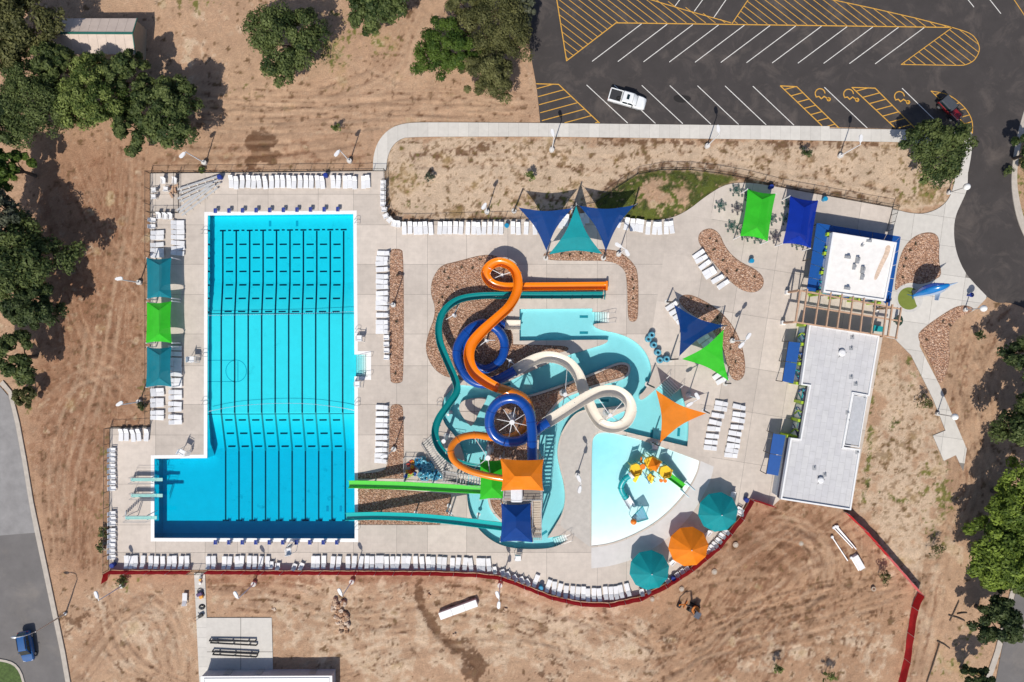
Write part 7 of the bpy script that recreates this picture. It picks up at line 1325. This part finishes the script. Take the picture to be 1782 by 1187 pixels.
# ================================================================ leaping fish sculpture
L0 = P(1600, 510); fs = thing('fish_sculpture', 'leaping blue billfish sculpture at the entrance', 'sculpture', L0); b1 = fib('fish_blue', (.005, .16, .45)); b2 = fib('fish_belly', (.32, .42, .56)); b3 = fib('fish_dark', (.004, .035, .20))
roll = R(38)
sp = [(1590, 515, .6, .16, .35), (1600, 512, 1.2, .34, .70), (1612, 508.5, 2.0, .52, 1.0), (1624, 505, 2.8, .62, 1.12), (1636, 501.5, 3.4, .58, 1.0), (1645, 498.5, 3.8, .42, .68), (1652, 496, 4.0, .2, .34)]; q = cr(sp, 4, False); rings = []; lo = []
cs = [P(*p[:3]) for p in q]; FR = []
for i, p in enumerate(q):
    t = (cs[min(i+1, len(cs)-1)]-cs[max(i-1, 0)]).normalized(); s0 = t.cross(Vector((0, 0, 1))).normalized(); u0 = s0.cross(t); s_ = s0*math.cos(roll)+u0*math.sin(roll); u = u0*math.cos(roll)-s0*math.sin(roll); FR.append((cs[i], s_, u, p))
    rings.append([cs[i]+s_*p[3]*math.sin(a)+u*p[4]*math.cos(a) for a in np.linspace(0, 2*math.pi, 16, endpoint=False)]); lo.append([cs[i]+s_*(p[3]*1.03)*math.sin(a)+u*(p[4]*1.03)*math.cos(a) for a in np.linspace(1.35, 2*math.pi-1.35, 11)])
MB().loft(rings).build('body', b1, fs, off=L0, smooth='all'); MB().loft(lo, False).build('belly', b2, fs, off=L0, smooth='all'); MB().tube([cs[-1], P(1667, 491.5, 4.5)], [.2, .03], 8).build('bill', b2, fs, off=L0)
def plate(v, name, m):
    n_ = len(v); nr = (v[1]-v[0]).cross(v[2]-v[0]).normalized()*.06; MB().add([p-nr for p in v]+[p+nr for p in v], [tuple(range(n_)), tuple(reversed(range(n_, 2*n_)))]+[(i, (i+1) % n_, n_+(i+1) % n_, n_+i) for i in range(n_)]).build(name, m, fs, off=L0)
def on(i, k, sd=0): c, s_, u, p = FR[i]; return c+u*p[4]*k+s_*p[3]*sd
for i in range(3, 20): plate([on(i, .95), on(i, 1.25+.55*math.sin(math.pi*(i-2)/20)), on(i+1, 1.25+.55*math.sin(math.pi*(i-1)/20)), on(i+1, .95)], 'dorsal_fin_ray', b3)
c, s_, u, p = FR[0]; plate([c, c+u*1.1-Vector((.5, .2, 0)), c+u*.2-Vector((.2, .05, 0))], 'tail_fin', b1); plate([c, c-u*.9-Vector((.55, .2, 0)), c-u*.1-Vector((.2, .05, 0))], 'tail_fin', b1)
plate([on(15, -.4, 1), on(13, -.5, 2.6), on(11, -.6, 2.2), on(12, -.5, 1)], 'pectoral_fin', b2); plate([on(15, -.4, -1), on(13, -.5, -2.6), on(11, -.6, -2.2), on(12, -.5, -1)], 'pectoral_fin', b2)
MB().ball(P(1647, 500.5, 3.95), .09, 8, 6).build('eye', blackp, fs, off=L0); MB().tube([P(1600, 513), P(1612, 509, 1.4)], .12, 8).build('stand', galv, fs, off=L0)
gd = [(1581.5+19.5*math.cos(a), 519.5+19.5*math.sin(a)) for a in np.linspace(.75, 5.4, 30)]+[(1586, 505), (1590, 518), (1594, 530)]
o = sheet('turf_disc', [W(gd)], [], .082, mat('turf_disc', (.17, .21, .035), .9, var=.1)); tag(o, 'olive green crescent of turf below the fish sculpture', None, None, 'structure')
o = sheet('disc_ring', [W([(1581.5+24*math.cos(a), 519.5+24*math.sin(a)) for a in np.linspace(0, 6.28, 36)[:-1]])], [W(gd)], .079, mat('ring_concrete', (.55, .53, .50), .85)); tag(o, 'smooth concrete ring round the turf crescent')
o = thing('drinking_fountain', 'blue drinking fountain on the entrance plaza', 'fountain', P(1683, 514)+Vector((0, 0, .075))); MB().cyl((0, 0, 0), .14, .9, 10).build('pedestal', bluepl, o); MB().cyl((0, 0, .85), .32, .16, 14, .36).build('bowl', bluepl, o, smooth=True); MB().tube([(0, 0, 1), (.1, .1, 1.15), (.2, .1, 1.1)], .03, 6).build('spout', galv, o)
